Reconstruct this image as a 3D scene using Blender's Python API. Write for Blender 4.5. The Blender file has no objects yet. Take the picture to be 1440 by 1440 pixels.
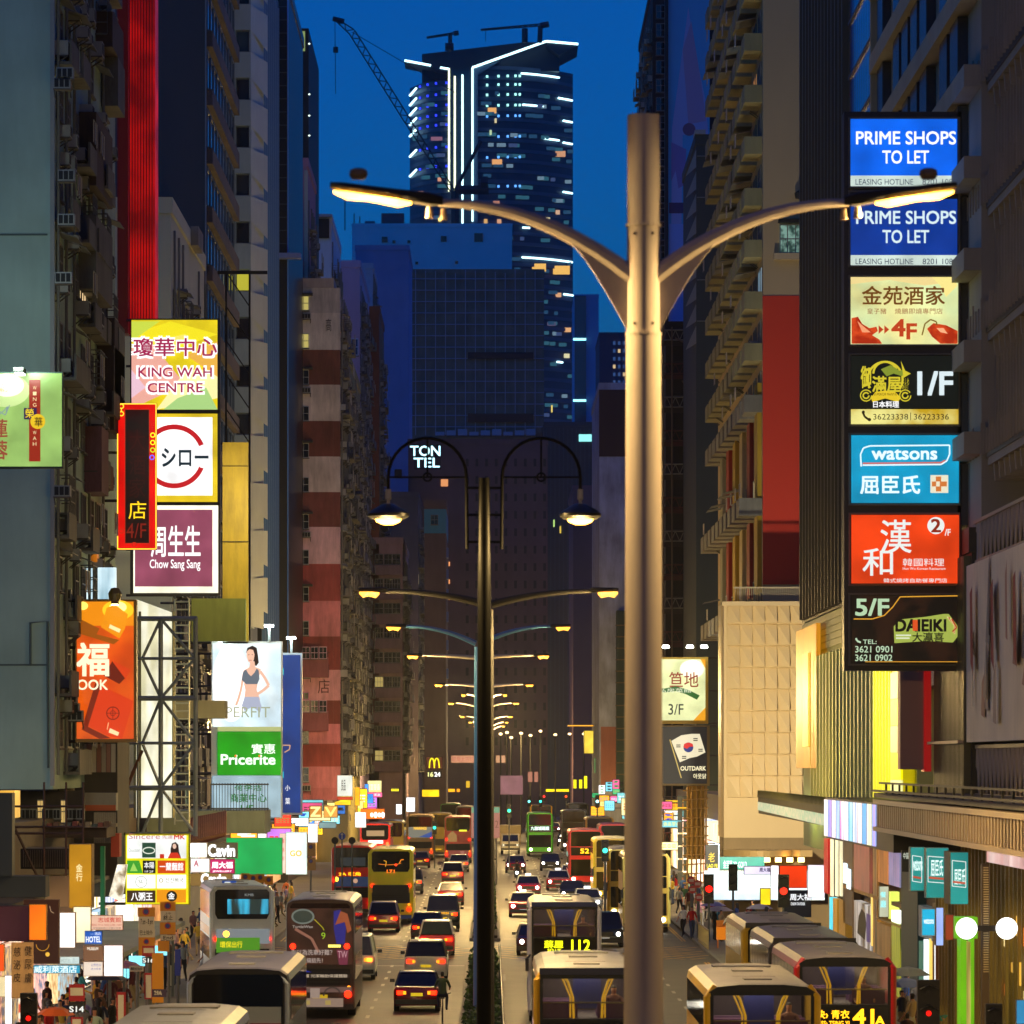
import bpy, bmesh, math, random
from mathutils import Vector, Matrix
from mathutils.geometry import tessellate_polygon
R = random.Random(7)
PI = math.pi
sc = bpy.context.scene
COL = sc.collection

# ------------------------------------------------------------------ camera, sky, exposure
F, VX, VY, HC = 6500.0, 690.0, 1072.0, 9.3          # focal length in photo pixels, vanishing point, eye height
cam_d = bpy.data.cameras.new('camera')
cam = bpy.data.objects.new('camera', cam_d); COL.objects.link(cam)
cam.location = (0, 0, HC); cam.rotation_euler = (PI/2, 0, 0)
cam_d.sensor_width = 36; cam_d.lens = F/1440*36
cam_d.shift_x = (720-VX)/1440; cam_d.shift_y = (VY-720)/1440
cam_d.clip_start = 1; cam_d.clip_end = 9000
cam_d.dof.use_dof = True; cam_d.dof.focus_distance = 260; cam_d.dof.aperture_fstop = 4.5
sc.camera = cam
w = bpy.data.worlds.new('World'); sc.world = w; w.use_nodes = True
nt = w.node_tree; bg = nt.nodes['Background']
sky = nt.nodes.new('ShaderNodeTexSky'); sky.sky_type = 'NISHITA'; sky.sun_disc = False
sky.sun_elevation = math.radians(2.0); sky.sun_rotation = math.radians(180+70); sky.ozone_density = 4.0; sky.dust_density = 0.3
tint = nt.nodes.new('ShaderNodeMix'); tint.data_type = 'RGBA'; tint.blend_type = 'MULTIPLY'
tint.inputs[0].default_value = 1.0; tint.inputs[7].default_value = (0.006, 0.38, 1.0, 1)
nt.links.new(sky.outputs[0], tint.inputs[6]); nt.links.new(tint.outputs[2], bg.inputs[0])
bg.inputs[1].default_value = 0.142
sc.view_settings.view_transform = 'Standard'; sc.view_settings.look = 'None'
sc.view_settings.exposure = 1.5; sc.view_settings.gamma = 1.0; sc.view_settings.use_curve_mapping = False
sc.cycles.use_denoising = True
sc.cycles.max_bounces = 5; sc.cycles.diffuse_bounces = 2; sc.cycles.glossy_bounces = 3
sc.cycles.transparent_max_bounces = 6; sc.cycles.sample_clamp_indirect = 3.0; sc.cycles.sample_clamp_direct = 0
sc.cycles.caustics_reflective = False; sc.cycles.caustics_refractive = False

# ------------------------------------------------------------------ photograph -> place
def X(px, Y): return (px-VX)*Y/F
def Z(py, Y): return HC-(py-VY)*Y/F

# ------------------------------------------------------------------ materials
def lin(h, k=1.0):
    h = h.lstrip('#'); o = []
    for i in (0, 2, 4):
        c = int(h[i:i+2], 16)/255
        o.append((c/12.92 if c <= .04045 else ((c+.055)/1.055)**2.4)*k)
    return (*o, 1)
MC = {}
def P(h, r=.65, m=0.0, g=0.0, sc_=0.6, bump=0.0):
    """painted, plastered or metal surface; g = how grimy"""
    k = ('P', h, r, m, g, sc_, bump)
    if k in MC: return MC[k]
    mt = bpy.data.materials.new('paint_'+h.lstrip('#')); mt.use_nodes = True; t = mt.node_tree
    b = t.nodes['Principled BSDF']; b.inputs['Base Color'].default_value = lin(h)
    b.inputs['Roughness'].default_value = r; b.inputs['Metallic'].default_value = m
    if g > 0:
        geo = t.nodes.new('ShaderNodeNewGeometry'); mp = t.nodes.new('ShaderNodeMapping')
        mp.inputs['Scale'].default_value = (sc_*2, sc_*2, sc_*.35)
        n1 = t.nodes.new('ShaderNodeTexNoise'); n1.inputs['Scale'].default_value = 1.6; n1.inputs['Detail'].default_value = 7; n1.inputs['Roughness'].default_value = .7
        n2 = t.nodes.new('ShaderNodeTexNoise'); n2.inputs['Scale'].default_value = .35; n2.inputs['Detail'].default_value = 4
        t.links.new(geo.outputs['Position'], mp.inputs[0]); t.links.new(mp.outputs[0], n1.inputs[0]); t.links.new(geo.outputs['Position'], n2.inputs[0])
        ad = t.nodes.new('ShaderNodeMath'); ad.operation = 'ADD'; t.links.new(n1.outputs[0], ad.inputs[0]); t.links.new(n2.outputs[0], ad.inputs[1])
        rp = t.nodes.new('ShaderNodeMapRange'); rp.inputs[1].default_value = .75; rp.inputs[2].default_value = 1.3
        rp.inputs[3].default_value = g; rp.inputs[4].default_value = 0
        t.links.new(ad.outputs[0], rp.inputs[0])
        mx = t.nodes.new('ShaderNodeMix'); mx.data_type = 'RGBA'; c = lin(h)
        mx.inputs[6].default_value = c; mx.inputs[7].default_value = (c[0]*.3+.004, c[1]*.28+.004, c[2]*.25+.003, 1)
        t.links.new(rp.outputs[0], mx.inputs[0]); t.links.new(mx.outputs[2], b.inputs['Base Color'])
        if bump:
            bp = t.nodes.new('ShaderNodeBump'); bp.inputs['Strength'].default_value = bump; bp.inputs['Distance'].default_value = .05
            t.links.new(n1.outputs[0], bp.inputs['Height']); t.links.new(bp.outputs[0], b.inputs['Normal'])
    MC[k] = mt; return mt
def E(h, s=1.0, lit=False, base=None):
    """gives off light: backlit sign, lamp, screen"""
    k = ('E', h, s, lit); s = s*.40 if s < 5 else s*.7
    if k in MC: return MC[k]
    mt = bpy.data.materials.new('glow_'+h.lstrip('#')); mt.use_nodes = True; t = mt.node_tree
    b = t.nodes['Principled BSDF']; b.inputs['Base Color'].default_value = lin(h, .35); b.inputs['Roughness'].default_value = .4
    b.inputs['Emission Color'].default_value = lin(h); b.inputs['Emission Strength'].default_value = s
    if not lit: mt.cycles.emission_sampling = 'NONE'
    else:             # tubes behind the face are never quite even
        geo = t.nodes.new('ShaderNodeNewGeometry'); n = t.nodes.new('ShaderNodeTexNoise'); n.inputs['Scale'].default_value = .8; n.inputs['Detail'].default_value = 3
        mr = t.nodes.new('ShaderNodeMapRange'); mr.inputs[1].default_value = .3; mr.inputs[2].default_value = .7; mr.inputs[3].default_value = s*.68; mr.inputs[4].default_value = s*1.2
        t.links.new(geo.outputs['Position'], n.inputs[0]); t.links.new(n.outputs[0], mr.inputs[0]); t.links.new(mr.outputs[0], b.inputs['Emission Strength'])
    MC[k] = mt; return mt
def EB(h1, h2, s, scale=3.0, lit=True, vert=False):
    """backlit print with a busy pattern of two colours"""
    k = ('EB', h1, h2, s, scale, vert)
    if k in MC: return MC[k]
    mt = E(h1, s, lit).copy(); t = mt.node_tree; b = t.nodes['Principled BSDF']
    geo = t.nodes.new('ShaderNodeNewGeometry'); mp = t.nodes.new('ShaderNodeMapping'); n = t.nodes.new('ShaderNodeTexNoise')
    mp.inputs['Scale'].default_value = (scale, scale, scale*(.12 if vert else 1)); n.inputs['Scale'].default_value = 1; n.inputs['Detail'].default_value = 3
    cr = t.nodes.new('ShaderNodeValToRGB'); cr.color_ramp.elements[0].position = .42; cr.color_ramp.elements[1].position = .58
    cr.color_ramp.elements[0].color = lin(h1); cr.color_ramp.elements[1].color = lin(h2)
    t.links.new(geo.outputs['Position'], mp.inputs[0]); t.links.new(mp.outputs[0], n.inputs[0]); t.links.new(n.outputs[0], cr.inputs[0])
    t.links.new(cr.outputs[0], b.inputs['Emission Color']); mt.cycles.emission_sampling = 'AUTO' if lit else 'NONE'
    MC[k] = mt; return mt
def GL(h='#0a0f14', r=.08):
    k = ('G', h, r)
    if k in MC: return MC[k]
    mt = P(h, r).copy(); mt.name = 'glass'; mt.node_tree.nodes['Principled BSDF'].inputs['Specular IOR Level'].default_value = .8
    MC[k] = mt; return mt
def CG():
    """clear glass of a bus window"""
    if 'CG' in MC: return MC['CG']
    mt = bpy.data.materials.new('clear_glass'); mt.use_nodes = True; t = mt.node_tree; t.nodes.clear()
    o = t.nodes.new('ShaderNodeOutputMaterial'); a = t.nodes.new('ShaderNodeBsdfTransparent'); g = t.nodes.new('ShaderNodeBsdfGlossy'); x = t.nodes.new('ShaderNodeMixShader')
    a.inputs[0].default_value = (.75, .78, .8, 1); g.inputs['Roughness'].default_value = .03; x.inputs[0].default_value = .12
    t.links.new(a.outputs[0], x.inputs[1]); t.links.new(g.outputs[0], x.inputs[2]); t.links.new(x.outputs[0], o.inputs[0])
    MC['CG'] = mt; return mt

# ------------------------------------------------------------------ objects
def tag(o, label=None, cat=None, group=None, kind=None):
    if label: o['label'] = label
    if cat: o['category'] = cat
    if group: o['group'] = group
    if kind: o['kind'] = kind
    return o
def thing(name, label, cat, loc, group=None, rz=0):
    o = bpy.data.objects.new(name, None); o.empty_display_size = .3; COL.objects.link(o)
    o.location = loc; o.rotation_euler = (0, 0, rz); tag(o, label, cat, group); return o
def ml(v): return v if isinstance(v, (list, tuple)) else [v]
class MB:
    def __init__(s): s.v = []; s.f = []; s.m = []
    def add(s, vs, fs, m=0):
        n = len(s.v); s.v += [tuple(p) for p in vs]; s.f += [tuple(n+i for i in f) for f in fs]; s.m += [m]*len(fs); return s
    def box(s, x0, x1, y0, y1, z0, z1, m=0):
        return s.add([(x0,y0,z0),(x1,y0,z0),(x1,y1,z0),(x0,y1,z0),(x0,y0,z1),(x1,y0,z1),(x1,y1,z1),(x0,y1,z1)],
                     [(3,2,1,0),(4,5,6,7),(0,1,5,4),(1,2,6,5),(2,3,7,6),(3,0,4,7)], m)
    def quad(s, a, b, c, d, m=0): return s.add([a,b,c,d], [(0,1,2,3)], m)
    def tube(s, pts, r, n=8, m=0, cap=True):
        pts = [Vector(p) for p in pts]; rs = r if isinstance(r, (list, tuple)) else [r]*len(pts); vs = []; fs = []
        up = Vector((0, 0, 1)); 
        for i, p in enumerate(pts):
            t = (pts[min(i+1, len(pts)-1)]-pts[max(i-1, 0)]).normalized()
            u = Vector((0, 1, 0)) if abs(t.y) < .9 else Vector((1, 0, 0))
            a = t.cross(u).normalized(); b = t.cross(a)
            for k in range(n):
                q = 2*PI*k/n; vs.append(p+a*math.cos(q)*rs[i]+b*math.sin(q)*rs[i])
        for i in range(len(pts)-1):
            for k in range(n): fs.append((i*n+k, i*n+(k+1) % n, (i+1)*n+(k+1) % n, (i+1)*n+k))
        if cap: fs.append(tuple(range(n-1, -1, -1))); fs.append(tuple((len(pts)-1)*n+k for k in range(n)))
        return s.add(vs, fs, m)
    def bar(s, a, b, t=.04, m=0): return s.tube([a, b], t*.707, 4, m)
    def loft(s, rings, m=0, cap=True, mf=None):
        n = len(rings[0]); vs = [p for r in rings for p in r]; base = len(s.v); fs = []; ms = []
        for i in range(len(rings)-1):
            for k in range(n): fs.append((i*n+k, i*n+(k+1) % n, (i+1)*n+(k+1) % n, (i+1)*n+k)); ms.append(mf(i, k) if mf else m)
        if cap: fs += [tuple(range(n-1, -1, -1)), tuple((len(rings)-1)*n+k for k in range(n))]; ms += [m, m]
        s.v += [tuple(p) for p in vs]; s.f += [tuple(base+i for i in f) for f in fs]; s.m += ms; return s
    def lathe(s, prof, c, n=16, m=0):
        rings = [[(c[0]+r*math.cos(2*PI*k/n), c[1]+r*math.sin(2*PI*k/n), c[2]+z) for k in range(n)] for r, z in prof]
        return s.loft(rings, m)
    def prism(s, pts, y0, y1, m=0):
        """polygon in x,z pushed from y0 to y1"""
        n = len(pts); return s.add([(p[0], y0, p[1]) for p in pts]+[(p[0], y1, p[1]) for p in pts],
            [tuple(range(n)), tuple(range(2*n-1, n-1, -1))]+[(k, n+k, n+(k+1) % n, (k+1) % n) for k in range(n)], m)
    def plate(s, outer, holes, y, th, m=0):
        loops = [[Vector((p[0], p[1], 0)) for p in l] for l in [outer]+holes]; tri = tessellate_polygon(loops)
        fl = [p for l in [outer]+holes for p in l]
        s.add([(p[0], y, p[1]) for p in fl], [tuple(t) for t in tri], m); s.add([(p[0], y+th, p[1]) for p in fl], [tuple(t) for t in tri], m)
        for l in [outer]+holes:
            n = len(l)
            s.add([(p[0], y, p[1]) for p in l]+[(p[0], y+th, p[1]) for p in l], [(k, (k+1) % n, n+(k+1) % n, n+k) for k in range(n)], m)
        return s
    def mesh(s, name, mats, o=(0, 0, 0)):
        me = bpy.data.meshes.new(name); me.from_pydata([(p[0]-o[0], p[1]-o[1], p[2]-o[2]) for p in s.v], [], s.f)
        for m in ml(mats): me.materials.append(m)
        if len(ml(mats)) > 1: me.polygons.foreach_set('material_index', s.m)
        me.update(); return me
    def build(s, name, mats, parent=None, world=True, smooth=False):
        o = root_loc(parent) if (parent and world) else (0, 0, 0)
        me = s.mesh(name, mats, o)
        if smooth:
            me.polygons.foreach_set('use_smooth', [True]*len(me.polygons))
            if smooth == 'auto': me.set_sharp_from_angle(angle=math.radians(35))
        ob = bpy.data.objects.new(name, me); COL.objects.link(ob)
        if parent: ob.parent = parent
        return ob
def root_loc(o):
    l = Vector((0, 0, 0))
    while o is not None: l += o.location; o = o.parent
    return l
def put(me, name, parent, loc, scale=(1, 1, 1), rz=0, mats=None):
    """one more object that shares a mesh; loc in world terms"""
    ob = bpy.data.objects.new(name, me); COL.objects.link(ob); ob.parent = parent
    b = root_loc(parent) if parent else Vector((0, 0, 0))
    ob.location = Vector(loc)-b; ob.scale = scale; ob.rotation_euler = (0, 0, rz)
    if mats:
        for i, m in mats.items(): ob.material_slots[i].link = 'OBJECT'; ob.material_slots[i].material = m
    return ob
def copy_tree(o, parent=None):
    c = o.copy(); COL.objects.link(c); c.parent = parent
    for ch in o.children: copy_tree(ch, c)
    return c

# ------------------------------------------------------------------ flat print on panels
TX = {}
def glyphs(body, bold):
    k = (body, bold)
    if k in TX: return TX[k]
    cu = bpy.data.curves.new('t', 'FONT'); cu.body = body; cu.size = 1; cu.resolution_u = 3; cu.fill_mode = 'BOTH'
    ob = bpy.data.objects.new('t', cu); me = ob.to_mesh()
    vs = [tuple(v.co) for v in me.vertices]; fs = [tuple(p.vertices) for p in me.polygons]
    ob.to_mesh_clear(); bpy.data.objects.remove(ob); bpy.data.curves.remove(cu)
    if vs:
        x0 = min(v[0] for v in vs); x1 = max(v[0] for v in vs); y0 = min(v[1] for v in vs); y1 = max(v[1] for v in vs)
        vs = [((v[0]-x0)/max(x1-x0, 1e-6), (v[1]-y0)/max(y1-y0, 1e-6), 0) for v in vs]
        if bold > 0:      # heavier strokes: the same glyphs again, nudged sideways
            w0 = max(x1-x0, 1e-6); h0 = max(y1-y0, 1e-6); n = len(vs); v0, f0 = vs, fs; vs, fs = [], []
            for j, (ex, ey) in enumerate(((-1, -1), (1, -1), (-1, 1), (1, 1), (0, 0))):
                vs += [(v[0]+ex*bold*.7/w0, v[1]+ey*bold*.7/h0, j*.0012) for v in v0]; fs += [tuple(i+n*j for i in f) for f in f0]
    TX[k] = (vs, fs); return TX[k]
class Face:
    """a surface that takes flat shapes and lettering; mp(a, b, d) gives the point, d = distance out from it"""
    def __init__(s, parent, mp, world=True): s.p = parent; s.mp = mp; s.n = 1; s.w = world
    def d(s): s.n += 1; return .004+.006*s.n
    def poly(s, pts, mat, name='artwork', holes=()):
        d = s.d(); b = MB(); tri = tessellate_polygon([[Vector((p[0], p[1], 0)) for p in l] for l in [pts]+list(holes)])
        fl = [p for l in [pts]+list(holes) for p in l]
        b.add([s.mp(p[0], p[1], d) for p in fl], [tuple(t) for t in tri]); return b.build(name, mat, s.p, s.w)
    def rect(s, a0, b0, a1, b1, mat, name='artwork'):
        if name not in ('panel', 'backlit_panel'): return s.poly([(a0, b0), (a1, b0), (a1, b1), (a0, b1)], mat, name)
        s.p0 = getattr(s, 'p0', s.p); s.p = s.p0
        s.p = s.poly([(a0, b0), (a1, b0), (a1, b1), (a0, b1)], mat, name); return s.p      # print that follows belongs to this panel
    def text(s, body, a0, b0, a1, b1, mat, bold=.0, name='lettering'):
        """fills the box a0..a1 across, b1 = foot, b0 = top"""
        vs, fs = glyphs(body, bold); d = s.d(); b = MB()
        if not vs: return
        b.add([s.mp(a0+v[0]*(a1-a0), b1+v[1]*(b0-b1), d+v[2]) for v in vs], fs); return b.build(name, mat, s.p, s.w)
    def disc(s, a, b, r, mat, name='artwork', rb=None, n=28):
        rb = rb or r; return s.poly([(a+r*math.cos(2*PI*k/n), b+rb*math.sin(2*PI*k/n)) for k in range(n)], mat, name)
    def ring(s, a, b, r0, r1, mat, t0=0, t1=360, name='artwork', n=40):
        d = s.d(); m = MB(); q = [math.radians(t0+(t1-t0)*k/n) for k in range(n+1)]
        for k in range(n):
            m.add([s.mp(a+r*math.cos(t), b+r*math.sin(t), d) for r, t in ((r0, q[k]), (r1, q[k]), (r1, q[k+1]), (r0, q[k+1]))], [(0, 1, 2, 3)])
        return m.build(name, mat, s.p, s.w)
    def line(s, pts, wd, mat, name='artwork'):
        d = s.d(); m = MB()
        for (a, b), (c, e) in zip(pts, pts[1:]):
            L = math.hypot(c-a, e-b) or 1; nx, ny = -(e-b)/L*wd/2, (c-a)/L*wd/2
            m.add([s.mp(a+nx, b+ny, d), s.mp(a-nx, b-ny, d), s.mp(c-nx, e-ny, d), s.mp(c+nx, e+ny, d)], [(0, 1, 2, 3)])
        return m.build(name, mat, s.p, s.w)
def front_face(parent, Y): return Face(parent, lambda a, b, d: (X(a, Y), Y-d, Z(b, Y)))
def side_face(parent, xf, sgn): return Face(parent, lambda a, b, d: (xf+sgn*d, a, b))      # a = Y, b = Z in metres
def street_map(xf, sgn):                                                                    # a = photo px, b = photo py on the plane x = xf
    def mp(a, b, d):
        Y = xf*F/(a-VX); return (xf+sgn*d, Y, Z(b, Y))
    return mp

# ------------------------------------------------------------------ shared small pieces
def window_mesh(cols=2, rows=1, arch=False):
    b = MB(); t = .05
    b.box(-.5, .5, -.02, .10, 0, 1, 1)                                   # glass block
    for x0, x1, z0, z1 in ((-.5, -.5+t, 0, 1), (.5-t, .5, 0, 1), (-.5+t, .5-t, 1-t, 1), (-.5+t, .5-t, 0, t)): b.box(x0, x1, -.07, -.021, z0, z1, 0)
    for c in range(1, cols): x = -.5+c/cols; b.box(x-.02, x+.02, -.06, -.022, t, 1-t, 0)
    for r in range(1, rows): z = r/rows; b.box(-.5+t, .5-t, -.055, -.023, z-.02, z+.02, 0)
    b.box(-.55, .55, -.16, -.03, -.06, -.004, 2)
    return b.mesh('window', [P('#6d6f6c', .5), GL(), P('#5d5a52', .8)])
WM = [window_mesh(2, 1), window_mesh(3, 2), window_mesh(1, 1), window_mesh(2, 2), window_mesh(4, 2)]
def ac_mesh():
    b = MB(); b.box(-.4, .4, -.5, 0, 0, .5, 0)
    for k in range(3): b.box(-.36+k*.25, -.16+k*.25, -.515, -.501, .06, .44, 1)
    b.bar((-.38, -.48, -.01), (-.38, 0, -.35), .04, 2); b.bar((.38, -.48, -.01), (.38, 0, -.35), .04, 2); b.box(-.42, .42, -.5, 0, -.05, -.005, 2)
    return b.mesh('air_conditioner', [P('#9a9c96', .6, 0, .5), P('#15181a', .8), P('#4a4844', .7, .3)])
AC = ac_mesh()
def cage_mesh():
    b = MB()
    for k in range(9): x = -.5+k/8; b.box(x-.012, x+.012, -.5, -.475, 0, 1)
    for z in (0, .33, .66, 1): b.box(-.52, .52, -.51, -.47, z-.015, z+.015); b.box(-.52, -.49, -.51, 0, z-.015, z+.015); b.box(.49, .52, -.51, 0, z-.015, z+.015)
    b.box(-.5, .5, -.47, 0, -.04, -.017); return b.mesh('window_cage', P('#5c5e5a', .6, .4))
CAGE = cage_mesh()
def awning_mesh():
    b = MB(); b.add([(-.5, 0, .25), (.5, 0, .25), (.5, -.7, 0), (-.5, -.7, 0), (-.5, 0, .22), (.5, 0, .22), (.5, -.7, -.03), (-.5, -.7, -.03)],
        [(0, 1, 2, 3), (7, 6, 5, 4), (0, 3, 7, 4), (1, 5, 6, 2), (3, 2, 6, 7), (0, 4, 5, 1)]); return b.mesh('awning', P('#777a78', .6, 0, .5))
AWN = awning_mesh()
def cloth_mesh():
    b = MB(); r = random.Random(3); x = -.6
    b.tube([(-.7, -.6, 1.0), (.7, -.6, 1.0)], .012, 5, 0)
    while x < .5:
        wd = r.uniform(.14, .24); h = r.uniform(.45, .85); b.box(x, x+wd, -.61+r.uniform(0, .05), -.585, .98-h, .99, r.choice((1, 2, 3))); x += wd+.04
    return b.mesh('laundry', [P('#888888', .5), P('#9aa3ab', .9), P('#5d4a45', .9), P('#b0aa98', .9)])
LND = cloth_mesh()
WARM = ['#ffcf7a', '#ffe6a8', '#ffd9a0', '#d8ffcf', '#bfe8ff', '#ffb060']
def win(parent, x, y, z, wd, ht, rz=0, kind=0, lit=None, frame=None, dark=None):
    mats = {}
    if lit: mats[1] = lit
    if dark: mats[1] = dark
    if frame: mats[0] = frame
    return put(WM[kind], 'window', parent, (x, y, z), (wd, 1, ht), rz, mats or None)
def side_detail(root, xf, sgn, y0, y1, z0, z1, fl=3.0, seed=1, bay=3.0, pw=.85, pac=.5, pbal=.3, paw=.25, pcl=.12, plit=.06, balm=None, wmk=(0, 1, 3)):
    """the street side of an old block: windows, air conditioners, cages, balconies, awnings, washing, pipes"""
    r = random.Random(seed); rz = PI/2 if sgn > 0 else -PI/2; n = max(1, int((y1-y0)/bay)); bw = (y1-y0)/n; z = z0
    balm = balm or P('#75746c', .8, 0, .7)
    while z+fl <= z1+.1:
        for k in range(n):
            yc = y0+(k+.5)*bw
            if r.random() < pbal:
                d = r.uniform(.5, .9); b = MB(); xa, xb = sorted((xf, xf+sgn*d)); b.box(xa, xb, yc-bw*.46, yc+bw*.46, z, z+.12)
                xa, xb = sorted((xf+sgn*(d-.08), xf+sgn*d)); b.box(xa, xb, yc-bw*.46, yc+bw*.46, z+.121, z+.95); b.build('balcony', balm, root)
            if r.random() < pw:
                lit = E(r.choice(WARM), r.uniform(.3, .9)) if r.random() < plit else None
                win(root, xf, yc, z+1.0, bw*r.uniform(.45, .7), 1.3, rz, r.choice(wmk), lit)
            if r.random() < pac:
                s = r.uniform(.8, 1.15); put(AC, 'air_conditioner', root, (xf, yc+r.uniform(-.4, .4)*bw, z+r.choice((.35, 2.35))), (s, s*r.uniform(.8, 1.2), s), rz)
            q = r.random()
            if q < paw: put(AWN, 'awning', root, (xf, yc, z+2.4), (bw*.75, r.uniform(.6, 1.2), 1), rz)
            elif q < paw+.18: put(CAGE, 'window_cage', root, (xf, yc, z+.95), (bw*.6, 1, 1.4), rz)
            elif q < paw+.18+pcl: put(LND, 'laundry', root, (xf, yc, z+.7), (1.2, 1.3, 1.2), rz)
        z += fl
    b = MB()
    for k in range(n+1):
        if r.random() < .6: yy = y0+.15+k*(bw-.3/n); b.tube([(xf+sgn*.12, yy, z0), (xf+sgn*.12, yy, z1)], .06, 6)
    if b.v: b.build('drain_pipe', P('#6a6a64', .6), root)
def block(name, label, x0, x1, y0, y1, z0, z1, wall, cat='building', parapet=.8, group=None):
    """a building's shell at its real size with a parapet round the roof"""
    t = thing(name, label, cat, ((x0+x1)/2, y0, 0), group); b = MB(); b.box(x0, x1, y0, y1, z0, z1); b.build('wall', wall, t)
    if parapet:
        b = MB(); e = .2
        b.box(x0-.1, x1+.1, y0-.1, y0+e, z1+.002, z1+parapet); b.box(x0-.1, x1+.1, y1-e, y1+.1, z1+.002, z1+parapet)
        b.box(x0-.1, x0+e, y0+e+.002, y1-e-.002, z1+.002, z1+parapet); b.box(x1-e, x1+.1, y0+e+.002, y1-e-.002, z1+.002, z1+parapet); b.build('parapet', wall, t)
    return t
def fwins(root, Y, cols, rows, wpx, hpx, kind=0, seed=1, plit=.1, pac=.2, frame=None, mats=None):
    """windows on the wall that faces the camera; cols and rows in photo pixels"""
    r = random.Random(seed)
    for py in rows:
        for px in cols:
            lit = E(r.choice(WARM), r.uniform(.3, 1.0)) if r.random() < plit else None
            win(root, X(px, Y), Y, Z(py+hpx, Y), wpx*Y/F, hpx*Y/F, 0, kind, lit, frame)
            if r.random() < pac: put(AC, 'air_conditioner', root, (X(px+r.choice((-.2, .3))*wpx, Y), Y-.03, Z(py+hpx*.4, Y)), (.9, .8, .9))
def rng(a, b, s):
    o = []; x = a
    while x < b: o.append(x); x += s
    return o
# ------------------------------------------------------------------ ground, road, pavements
def road_mat(h, r, g):
    mt = P(h, r, 0, g, .25, .25).copy(); return mt
def slab(name, x0, x1, y0, y1, z0, z1, m, parent=None):
    b = MB(); b.box(x0, x1, y0, y1, z0, z1); o = b.build(name, m, parent); tag(o, kind='structure') if not parent else None; return o
slab('ground', -2500, 2500, -60, 6000, -1, -.03, P('#3a3834', .9))
XL0, XR0 = -11.3, 10.5
ROADM = P('#4e483f', .6, 0, .8, .5, .35); ROADM.node_tree.nodes['Principled BSDF'].inputs['Specular IOR Level'].default_value = .3
road = slab('road', XL0, XR0, 20, 1500, -.02, 0, ROADM)
PAVM = P('#6a645a', .7, 0, .6, .8, .2)
slab('pavement', -30, XL0-.15, 20, 1500, -.02, .13, PAVM); slab('pavement', XR0+.15, 34, 20, 1500, -.02, .13, PAVM)
KM = P('#77746c', .8, 0, .5)
slab('kerb', XL0-.15, XL0, 20, 1500, -.02, .14, KM); slab('kerb', XR0, XR0+.15, 20, 1500, -.02, .14, KM)
WL, YLW = P('#b9b6a8', .6, 0, .8, 2.0), P('#c9960f', .6, 0, .6, 2.0)
def stripe(name, x0, x1, y0, y1, m, z=.004):
    b = MB(); b.quad((x0, y0, z), (x1, y0, z), (x1, y1, z), (x0, y1, z)); return b.build(name, m, road)
for xx, st in ((-4.5, 'd'), (-7.9, 'd'), (4.0, 'd'), (7.4, 'd')):
    y = 120
    while y < 520:
        if not 214 < y < 236: stripe('lane_line', xx-.07, xx+.07, y, y+1.9, WL)
        y += 6 if y < 320 else 9
for xx in (-10.9, -10.7, 10.1, 9.95): stripe('kerb_line', xx-.05, xx+.05, 60, 215, YLW); stripe('kerb_line', xx-.05, xx+.05, 240, 520, YLW)
for side in ((-11.2, -1.2), (.7, 10.4)):
    b = MB()
    x0, x1 = side
    for k in range(-4, 9):
        for sgn in (1, -1):
            xa = x0+k*1.25 if sgn > 0 else x1-k*1.25
            for j in range(10):
                ya = 218+j*1.6; xx = xa+sgn*j*.8; 
                if x0 < xx < x1-.5: b.quad((xx-.1, ya, .006+.001*(sgn+1)), (xx+.1, ya, .006+.001*(sgn+1)), (xx+.1+sgn*.8, ya+1.6, .006+.001*(sgn+1)), (xx-.1+sgn*.8, ya+1.6, .006+.001*(sgn+1)))
    b.build('box_junction_marking', YLW, road)
stripe('stop_line', -11.1, -1.2, 211, 211.4, WL); stripe('stop_line', .7, 10.3, 243, 243.4, WL)
for y in (152, 196, 262):
    for xx in (2.3, 5.7, -9.4):
        o = stripe('arrow_marking', xx-.08, xx+.08, y, y+3.5, WL); b = MB(); b.add([(xx-.45, y, .005), (xx+.45, y, .005), (xx, y-1.6, .005)], [(0, 1, 2)]); b.build('arrow_marking', WL, road)
for k in range(9):       # tar seams and patches
    r0 = R.uniform(-10, 8); y = R.uniform(120, 330); stripe('road_patch', r0, r0+R.uniform(.9, 2.6), y, y+R.uniform(3, 9), P('#2b2926', .5, 0, .5), .002)
# median with planting
med = thing('median_planter', 'long kerbed central median with low hedge between the two carriageways', 'median', (-.3, 60, 0))
for a, b_ in ((22, 60), (62, 210), (240, 420), (440, 900)):
    x1 = 2.1 if b_ <= 60 else .5
    q = MB(); q.box(-1.1, x1, a, b_, 0, .16); q.build('kerb', KM, med)
    q = MB(); q.box(-.95, x1-.15, a+.2, b_-.2, .161, .30); q.build('soil', P('#2a2218', .95), med)
hb = MB(); rr = random.Random(5)
for y in rng(64, 209, .35)+rng(241, 330, .6):
    for k in range(9):
        c = Vector((rr.uniform(-.9, .3), y+rr.uniform(-.3, .3), .3+rr.random()**.7*.75)); a = Vector((rr.uniform(-1, 1), rr.uniform(-1, 1), rr.uniform(-.3, 1))).normalized()*.13; e = a.cross(Vector((rr.random(), rr.random(), rr.random()))).normalized()*.06
        hb.add([c-a, c+e, c+a, c-e], [(0, 1, 2, 3)], rr.choice((0, 0, 1)))
tag(hb.build('hedge_foliage', [P('#2c4a1c', .6), P('#4a6a26', .6)]), kind='stuff')
rl = thing('median_railing', 'green metal railing with thin bars along the central median', 'railing', (.42, 100, 0))
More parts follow.
